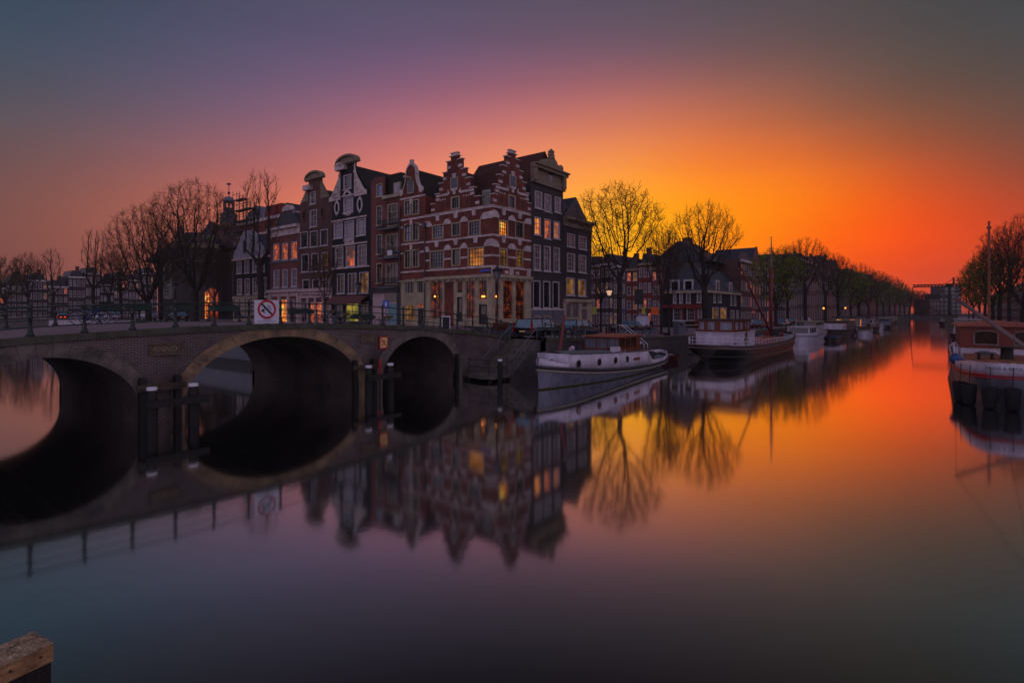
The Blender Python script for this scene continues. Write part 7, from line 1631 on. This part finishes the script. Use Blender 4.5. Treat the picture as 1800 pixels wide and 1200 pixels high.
# ---------------------------------------------------------------- bicycles
def bicycle(label, frame='black_paint', cargo=False, rim='sign_white', basket=False):
    t = thing('bicycle', label, 'bicycle', (0,0,0))
    r = .34; wb = 1.08
    for x, rr in ((0,r),(wb+(.55 if cargo else 0),r if not cargo else .25)):
        b = MB(); b.torus((x,0,rr), rr, .02, 24, 5); w_ = b.build('wheel', 'tyre', t, True)
        b = MB(); b.torus((x,0,rr), rr-.028, .012, 24, 4)
        for k in range(10): a = math.pi*k/5; b.tube([(x,0,rr),(x+(rr-.03)*math.cos(a),0,rr+(rr-.03)*math.sin(a))], .004, 3)
        b.build('rim', rim, w_)
    fx = wb; b = MB()
    head = Vector((fx-.16,0,.82)); seat = Vector((.26,0,.72)); bb = Vector((.45,0,.3)); fr = Vector((fx+(.55 if cargo else 0),0,r if not cargo else .25))
    for a, c in ((head,bb),(head+Vector((-.02,0,-.1)),seat+Vector((.02,0,-.12))),(seat,bb),(bb,Vector((0,0,r))),(seat+Vector((.03,0,-.15)),Vector((0,0,r)))): b.tube([a,c], .019, 6)
    b.tube([head+Vector((-.02,0,.06)),head,fr] if not cargo else [head+Vector((-.02,0,.06)),head+Vector((.05,0,-.45)),(fx+.2,0,.16),fr], .018, 6); b.tube([bb,(bb.x,.09,.18)], .012, 4); b.tube([bb,(bb.x,-.09,.42)], .012, 4); b.lathe([(.09,-.01),(.09,.01)], 10, tuple(bb), 0, 'y')
    b.build('frame', frame, t, True)
    b = MB(); b.tube([(fx-.34,-.26,.98),(fx-.2,-.24,1.0),(fx-.17,0,.98),(fx-.2,.24,1.0),(fx-.34,.26,.98)], .013, 5); b.tube([(fx-.17,0,.85),(fx-.18,0,.98)], .015, 5); b.build('handlebar', 'chrome', t, True)
    b = MB(); b.tube([(.26,0,.7),(.22,0,.9)], .014, 5); b.prismz([(.1,-.09),(.14,.09),(.3,.03),(.38,0),(.3,-.03)], .9, .95); b.build('saddle', 'black_paint', t)
    b = MB(); b.tube([(-.12,-.06,.68),(.22,-.06,.68)], .01, 4); b.tube([(-.12,.06,.68),(.22,.06,.68)], .01, 4); b.tube([(-.05,.06,.68),(0,.05,.34)], .01, 4); b.tube([(-.3,0,.25),(-.24,0,.55),(0,0,.71),(.2,0,.64)], .012, 4); b.build('carrier', frame, t)
    if basket: b = MB(); b.frus(fx+.05, 0, .8, 1.02, .13, .16, .17, .2); b.build('basket', 'basket', t)
    if cargo: b = MB(); b.frus(fx+.1, 0, .22, .62, .3, .22, .42, .32); b.build('cargo_box', 'varnish', t)
    return t
bk = bicycle('blue bicycle leaning on the far railing at the left end of the bridge', 'bike_blue')
x, D = onP(137, 35.3); bk.location = (x, 35.35, prof(x)); bk.rotation_euler = (R(-6), 0, R(3)); bk.rotation_euler.z = R(2)
def putb(src, x, y, rz, label, group=None, tilt=0):
    o = dup(src, (x, y, g(x, y) if y > 26 or x > 31 else prof(x)), rz, label, group); o.rotation_euler = (tilt, 0, rz); return o
x, D = onP(196, 35.5); putb(bk, x, 35.6, R(178), 'blue bicycle behind the first, facing the other way', tilt=R(4))
blk = bicycle('black bicycle with a basket against the far railing, right of the no-music sign', 'black_paint', basket=True)
x, D = onP(560, 35.3); blk.location = (x, 35.3, prof(x)); blk.rotation_euler = (R(-5), 0, 0)
for px, P, lb in ((590,35.4,'black bicycle just right of the one with a basket'),(640,37.5,'bicycle left of the blue arrow sign'),(664,37,'white-framed bicycle below the blue arrow sign'),(672,38.2,'bicycle in front of the teal shutter')):
    x, D = onP(px, P); putb(blk, x, P, R(10), lb, tilt=R(-4))
cg = bicycle('cargo bicycle with a wooden box at the right end of the bridge', 'black_paint', cargo=True)
x, D = onP(856, 25.1); cg.location = (x, 25.15, prof(x)); cg.rotation_euler = (R(3), 0, R(-6)); cg.scale = (1.15, 1.15, 1.15)
for i, (t_, lb) in enumerate(((32.9,'bicycle leaning on the quay railing behind the estate car'),(34.9,'bicycle leaning on the quay railing between the two dark cars'),(36.4,'dark bicycle on the quay railing beside the hatchback'))): putb(blk, t_, 22.0, R(i*3), lb, tilt=R(6))
rnd = random.Random(8)
for i in range(16):
    px = 1116+i*2.5; x, D = onP(px, 22.6+rnd.uniform(-.3,.8)); putb(blk if i % 3 else cg if False else bk, x, 22.4+rnd.uniform(-.2,1.2), R(90+rnd.uniform(-30,30)), 'one of the bicycles packed together on the quay left of the utility box', 'bicycles parked on the quay', tilt=R(rnd.uniform(-12,12)))
# ---------------------------------------------------------------- street furniture
def street_lamp(label, loc, h=4.7, lamp='glass_sheer', lit_=None):
    t = thing('street_lamp', label, 'street lamp', loc)
    b = MB(); b.lathe([(.2,0),(.2,.15),(.14,.2),(.12,.8),(.16,.85),(.09,.95),(.06,1.2),(.05,h-1.0),(.1,h-.95),(.05,h-.85),(.05,h-.62)], 10); b.tube([(-.3,0,h-1.25),(.3,0,h-1.25)], .02, 5); b.build('post', 'black_paint', t, True)
    b = MB(); b.lathe([(.17,h-.6),(.33,h-.05)], 6, (0,0,0), 0, 'z', False); gl = b.build('lantern_glass', lit_ or lamp, t)
    b = MB()
    for k in range(6): a = 2*math.pi*k/6; b.tube([(.17*math.cos(a),.17*math.sin(a),h-.6),(.33*math.cos(a),.33*math.sin(a),h-.05)], .016, 4)
    b.lathe([(.2,h-.64),(.18,h-.6)], 6); b.lathe([(.4,h-.05),(.42,h+.02),(.3,h+.12),(.18,h+.16),(.16,h+.26),(.05,h+.32),(.07,h+.38),(.01,h+.46)], 6); 
    for k in range(6): a = 2*math.pi*(k+.5)/6; b.ball((.36*math.cos(a),.36*math.sin(a),h+.1), .05, 5)
    b.build('lantern_frame', 'black_paint', t); return t
x, y = at(874, 40.8); street_lamp('tall black street lantern in front of the corner cafe entrance', (x, y, g(x, y)), zz(476, 40.8)-g(x, y))
x, y = at(1071, 62); street_lamp('glowing street lantern beside the dark hatchback, left of the nearest quay tree', (x, y, g(x, y)), zz(510, 62)-g(x, y), lit_='lamp_pale'); 
for i, (px, T, y) in enumerate(((308,29.5,500),(337,29.5,501),(1448,None,540),(1486,None,540))):
    if T: p_, D = onT(px, T); loc = (T, p_, 2.9)
    else: t_, D = onP(px, 27); loc = (t_, 27, 1.6)
    street_lamp(['pale globe lantern left of the great tree trunk','lantern just left of the great tree trunk','orange-lit lantern behind the brown canvas barge','orange-lit lantern above the houseboats'][i], loc, zz(y, D)-loc[2], lit_='bulb' if not T else None)
# wall lantern on the black house
t = thing('wall_lantern', 'bracket lantern hanging between the tall black house and the rosy house', 'lantern', (TL_-1.3, FL.a(647), zz(498, FL.D(647))-.9))
b = MB(); b.lathe([(.2,0),(.36,.7)], 6, (0,0,0), 0, 'z', False); b.build('glass', 'glass_sheer', t); b = MB(); b.lathe([(.45,.7),(.3,.9),(.1,1.0)], 6); b.lathe([(.22,-.05),(.2,0)], 6); b.tube([(0,0,-.1),(.3,-.5,-.5),(1.3,-.9,-.6)], .04, 5); b.build('frame', 'black_paint', t)
def sign_disc(b, r, m=0, d=.0, n=24): b.lathe([(r,-.01-d),(r,-d)], n, (0,0,0), m, 'y')
# no-music sign on the railing
x0, D0 = onP(447, PF-.02); x1, D1 = onP(490, PF-.02); Dm = onP(468.5, PF)[1]; z1, z0 = zz(527.5, Dm), zz(568.5, Dm); W = x1-x0; Hh = z1-z0
t = thing('warning_sign', 'white sign with a crossed-out loudspeaker and notes on the near bridge railing', 'sign', ((x0+x1)/2, PF-.02, (z0+z1)/2))
b = MB(); b.box(-W/2, W/2, -.015, .015, -Hh/2, Hh/2); b.build('panel', 'sign_white', t)
cz = Hh*.11; Rr = min(W*.36, Hh*.36)
b = MB(); b.torus((0,-.018,cz), Rr, Rr*.13, 40, 4); q = b.build('ring', 'sign_red', t)
b = MB(); M_ = Matrix.Translation((0,-.026,cz)) @ Matrix.Rotation(R(-45+90), 4, 'Y'); b.M = Matrix.Translation((0,0,cz)) @ Matrix.Rotation(R(45), 4, 'Y'); b.box(-Rr, Rr, -.03, -.02, -Rr*.11, Rr*.11); b.build('slash', 'sign_black', t)
b = MB(); k = Rr/.3
b.prism([(-.2*k,cz-.09*k),(-.14*k,cz-.09*k),(-.09*k,cz-.17*k),(-.09*k,cz+.07*k),(-.14*k,cz-.01*k),(-.2*k,cz-.01*k)], -.02, -.016)
for i in range(3): b.M = None; a = [(.0,.04),(.0,-.05),(.0,-.14)][i]; b.box((-.06)*k, (-.02)*k, -.02, -.016, cz+a[1]*k-.008, cz+a[1]*k+.008)
b.build('loudspeaker', 'sign_black', t)
b = MB(); nx, nz = .05*k, cz+.04*k
for q in ((.03,.045,.0,.12),(.1,.115,.02,.14),(.15,.16,-.02,.06)): b.box(q[0]*k, q[1]*k, -.02, -.016, cz+q[2]*k, cz+q[3]*k)
b.prism([(.03*k,cz+.1*k),(.115*k,cz+.12*k),(.115*k,cz+.145*k),(.03*k,cz+.125*k)], -.0205, -.016)
for a, c_ in ((.02,.0),(.09,.02),(.14,-.02)): b.lathe([(.018*k,-.02),(.018*k,-.016)], 8, (a*k+.008,0,cz+c_*k), 0, 'y')
b.build('music_notes', 'sign_black', t)
for i, (tx, sz) in enumerate((('OPEN BOOT:', .085),('GEEN VERSTERKTE MUZIEK', .085),('IN DE STAD', .05))):
    M = Matrix.Translation((0, -.018, -Hh*.335-i*.085)) @ Matrix.Rotation(R(90), 4, 'X'); text_mesh('lettering', tx, sz*W/1.35, 'sign_black', M, .001, t)
# no-wash sign on the bridge
x, D = onP(674, PF-.06); z = zz(602, D); w_ = .29; hh = .34
t = thing('waterway_sign', 'red-bordered yellow sign with two crossed-out waves on the bridge wall', 'sign', (x, PF-.08, z))
b = MB(); b.box(-w_, w_, -.015, .03, -hh, hh); b.build('border', 'sign_red', t); b = MB(); b.box(-w_*.8, w_*.8, -.02, -.0151, -hh*.82, hh*.82); b.build('panel', 'sign_yellow', t)
b = MB()
for c_ in (.09, -.09):
    pts = arcpts(0, c_-.12, w_*.66, .15, 20, 160, 8); pin = arcpts(0, c_-.17, w_*.62, .15, 20, 160, 8)
    for i in range(8): b.prism([pin[i],pin[i+1],pts[i+1],pts[i]], -.026, -.0201)
b.build('waves', 'sign_black', t)
b = MB(Matrix.Rotation(R(50), 4, 'Y')); b.box(-.33, .33, -.032, -.027, -.025, .025); b.build('slash', 'sign_red', t)
def post_sign(label, px, D, zc, shape, m, w_, h, m2=None, txt=None, rz=None, zb=None, cat='sign', tm='sign_black', ts=.2):
    x, y = at(px, D); z0 = g(x, y); t = thing('road_sign', label, cat, (x, y, z0), (TH-R(90)) if rz is None else rz)
    z = zz(zc, D)-z0
    b = MB(); b.tube([(0,0.05,0),(0,0.05,z)], .04, 6); b.build('post', 'zinc', t)
    b = MB(); 
    if shape == 'disc': b.lathe([(w_,-.02),(w_,.0)], 24, (0,0,z), 0, 'y')
    else: b.box(-w_, w_, -.02, .0, z-h, z+h)
    b.build('panel', m, t)
    if txt: text_mesh('symbol', txt, ts, tm, Matrix.Translation((0,-.025,z)) @ Matrix.Rotation(R(90), 4, 'X'), .003, t)
    return t, z
t, z = post_sign('blue one-way sign with a white arrow in front of the rosy house', 678.5, 47, 535, 'box', 'sign_blue', .27, .33)
b = MB(); b.box(-.04,.04,-.03,-.021,z-.22,z+.1); b.prism([(-.14,z+.06),(.14,z+.06),(0,z+.24)], -.03, -.021); b.box(-.12,.12,-.0301,-.0211,z-.08,z-.02); b.build('arrow', 'sign_white', t)
post_sign('yellow and blue parking sign right of the smaller dark house', 1045, 78, 546, 'box', 'sign_lime', .28, .5, txt='P', tm='sign_blue', ts=.5)
post_sign('yellow and blue parking sign in front of the red brick house', 1131, 84, 546, 'box', 'sign_lime', .26, .5, txt='P', tm='sign_blue', ts=.5)
post_sign('bright orange notice board on poles left of the low cafe building', 1151, 74, 546.5, 'box', 'sign_orange', .48, .5, txt='P + R\nRAI', ts=.24)
post_sign('blue and white road sign beside the nearest quay tree', 1097, 80, 548, 'box', 'sign_blue', .1, .5)
t, z = post_sign('red no-entry sign behind the brown wheelhouse', 1324.5, 100, 549, 'disc', 'sign_red', .36, .36); b = MB(); b.box(-.26,.26,-.03,-.021,z-.07,z+.07); b.build('bar', 'sign_white', t)
post_sign('dark round sign right of the no-entry sign', 1332, 101, 546.5, 'disc', 'iron', .28, .28)
t, z = post_sign('dark traffic information board between the red brick houses and the nearest tree', 1123, 88, 522, 'box', 'iron', .7, 1.2)
# utility box
x, D = onP(1194, 22.6); t = thing('utility_box', 'pale grey utility cabinet on the quay edge with small railing', 'cabinet', (x, 22.6, g(x, 22.6)), R(-20))
b = MB(); b.box(-.55,.55,-.4,.4,0,1.55); b.build('cabinet', 'plinth_grey', t); b = MB(); b.box(-.62,.62,-.47,.47,1.551,1.63); b.build('lid', 'sign_white', t); b = MB(); b.box(-.35,.05,-.42,-.401,1.05,1.3); b.build('vent', 'iron', t)
# bollards
for i, px in enumerate((1075, 1080, 1103, 1066)):
    x, D = onP(px, 24.6+i*.2); t = thing('bollard', ['slim dark bollard right of the dark hatchback','second slim dark bollard from the hatchback','slim dark bollard between the trunk and the ladder handrails','slim dark bollard behind the hatchback bonnet'][i], 'bollard', (x, 24.6+i*.2, g(x, 24.8)), 0, 'quay bollards')
    b = MB(); b.lathe([(.1,0),(.09,.75),(.12,.78),(.1,.9),(.03,.95)], 10); b.build('post', 'black_paint', t, True)
# cafe terrace screens and planters
x, D = onP(1160, 60); t = thing('barrier_rail', 'long pale barrier rail on the quay in front of the low cafe building', 'barrier', (80, 27, 1.7), R(0))
b = MB(); b.box(-7, 9, -.05, .05, .85, .97); b.build('rail', 'cream_paint', t)
for k in range(5): b = MB(); b.box(-6.6+3.8*k, -6.5+3.8*k, -.04, .04, 0, .85); b.build('post', 'iron', t)
t = thing('bench', 'dark folding bench on the quay left of the utility cabinet', 'bench', (onP(1172, 22.4)[0], 22.4, 1.8), R(0))
b = MB(); b.box(-.6,.6,-.2,.2,.42,.47); b.build('seat', 'wood_wet', t)
for s_ in (-.5,.5): b = MB(); b.prism([(s_-.15,0),(s_-.08,0),(s_+.15,.42),(s_+.08,.42)], -.18, .18); b.build('leg', 'iron', t)
# A-board
x, D = onP(784, 27.2); t = thing('menu_board', 'white-framed black chalkboard standing behind the bridge railing', 'sign', (x, 27.2, prof(x)), R(-50))
b = MB(); b.box(-.3,.3,-.03,.03,0,1.0); b.build('frame', 'sign_white', t); b = MB(); b.box(-.24,.24,-.036,-.031,.08,.93); b.build('board', 'sign_black', t)
# terrace things by the corner cafe
x, y = at(893, 44); t = thing('covered_stall', 'grey-green tarpaulin over stacked cafe chairs beside the estate car', 'cover', (x, y, g(x, y)), TH-R(50))
b = MB(); b.prism([(-1.1,0),(1.1,0),(1.15,.8),(.9,1.1),(-.9,1.2),(-1.15,.75)], -.5, .5); b.build('tarpaulin', 'cafe_tarp', t)
for k, px in enumerate((752, 762, 805, 818)):
    x, y = at(px, 49); t = thing('cafe_table', ['small red cafe table by the shop with the banded gable','second small cafe table left of the corner cafe','small dark cafe table left of the cafe door','small dark cafe table nearest the cafe door'][k], 'table', (x, y, g(x, y)), .3*k, 'cafe tables')
    b = MB(); b.lathe([(.35,.72),(.35,.75)], 14); b.build('tabletop', 'awning_red' if k < 2 else 'iron', t); b = MB(); b.tube([(0,0,0),(0,0,.72)], .03, 6); b.lathe([(.22,0),(.2,.03)], 10); b.build('leg', 'iron', t)
# ---------------------------------------------------------------- the walker
def person(label, loc, rz):
    t = thing('person', label, 'person', loc, rz)
    J = {'pel':(0,0,.95,.14),'spi':(0,.01,1.15,.13),'che':(0,0,1.36,.15),'nec':(0,0,1.5,.06),'hea':(0,.02,1.62,.085),'top':(0,.02,1.72,.06),
         'lh':(-.09,0,.9,.1),'lk':(-.1,-.12,.5,.065),'la':(-.1,.02,.1,.045),'lt':(-.1,-.14,.04,.035),'rh':(.09,0,.9,.1),'rk':(.1,.12,.5,.065),'ra':(.1,.32,.13,.045),'rt':(.1,.18,.05,.035),
         'ls':(-.19,0,1.42,.07),'le':(-.25,.1,1.15,.05),'lw':(-.24,-.05,.92,.035),'lf':(-.23,-.09,.84,.025),'rs':(.19,0,1.42,.07),'re':(.25,-.05,1.15,.05),'rw':(.24,-.2,.95,.035),'rf':(.23,-.25,.88,.025)}
    E = [('pel','spi'),('spi','che'),('che','nec'),('nec','hea'),('hea','top'),('pel','lh'),('lh','lk'),('lk','la'),('la','lt'),('pel','rh'),('rh','rk'),('rk','ra'),('ra','rt'),('che','ls'),('ls','le'),('le','lw'),('lw','lf'),('che','rs'),('rs','re'),('re','rw'),('rw','rf')]
    ks = list(J); me = bpy.data.meshes.new('body'); me.from_pydata([J[k][:3] for k in ks], [(ks.index(a), ks.index(b_)) for a, b_ in E], []); me.materials.append(MAT['coat'])
    o = bpy.data.objects.new('body', me); COL.objects.link(o); o.parent = t
    sk = o.modifiers.new('skin', 'SKIN'); sv = me.skin_vertices[0].data
    for k, s_ in zip(ks, sv): s_.radius = (J[k][3],)*2
    sv[0].use_root = True; o.modifiers.new('sub', 'SUBSURF').levels = 1
    b = MB(); b.lathe([(.02,1.5),(.06,1.52),(.085,1.6),(.08,1.68),(.05,1.74),(.01,1.76)], 12, (0,.0,0)); b.build('face', 'skin', t, True)
    b = MB(); b.lathe([(.1,1.5),(.125,1.58),(.12,1.68),(.08,1.76),(.01,1.79)], 12, (0,.045,0)); b.build('hair', 'hair_red', t, True)
    b = MB(); b.lathe([(.2,.72),(.17,.98),(.16,1.15),(.19,1.38),(.08,1.49)], 12); b.build('coat', 'coat', t, True); return t
x, y = at(1145, 76); person('person with red-brown hair in a dark coat walking on the quay', (x, y, g(x, y)), TH+R(60))
x, y = at(1047, 74)
# ---------------------------------------------------------------- evening air over the canal
b = MB(); b.box(-70, 470, -60, 260, -3, 40)
hzm = bpy.data.materials.new('haze'); hzm.use_nodes = True; MAT['haze'] = hzm
hn = hzm.node_tree.nodes; hn.remove(hn['Principled BSDF']); pv = hn.new('ShaderNodeVolumePrincipled')
pv.inputs['Density'].default_value = .0002; pv.inputs['Color'].default_value = (.86,.86,.9,1); pv.inputs['Anisotropy'].default_value = .2
hzm.node_tree.links.new(pv.outputs[0], hn['Material Output'].inputs['Volume'])
struct(b.build('haze', 'haze'), 'stuff')
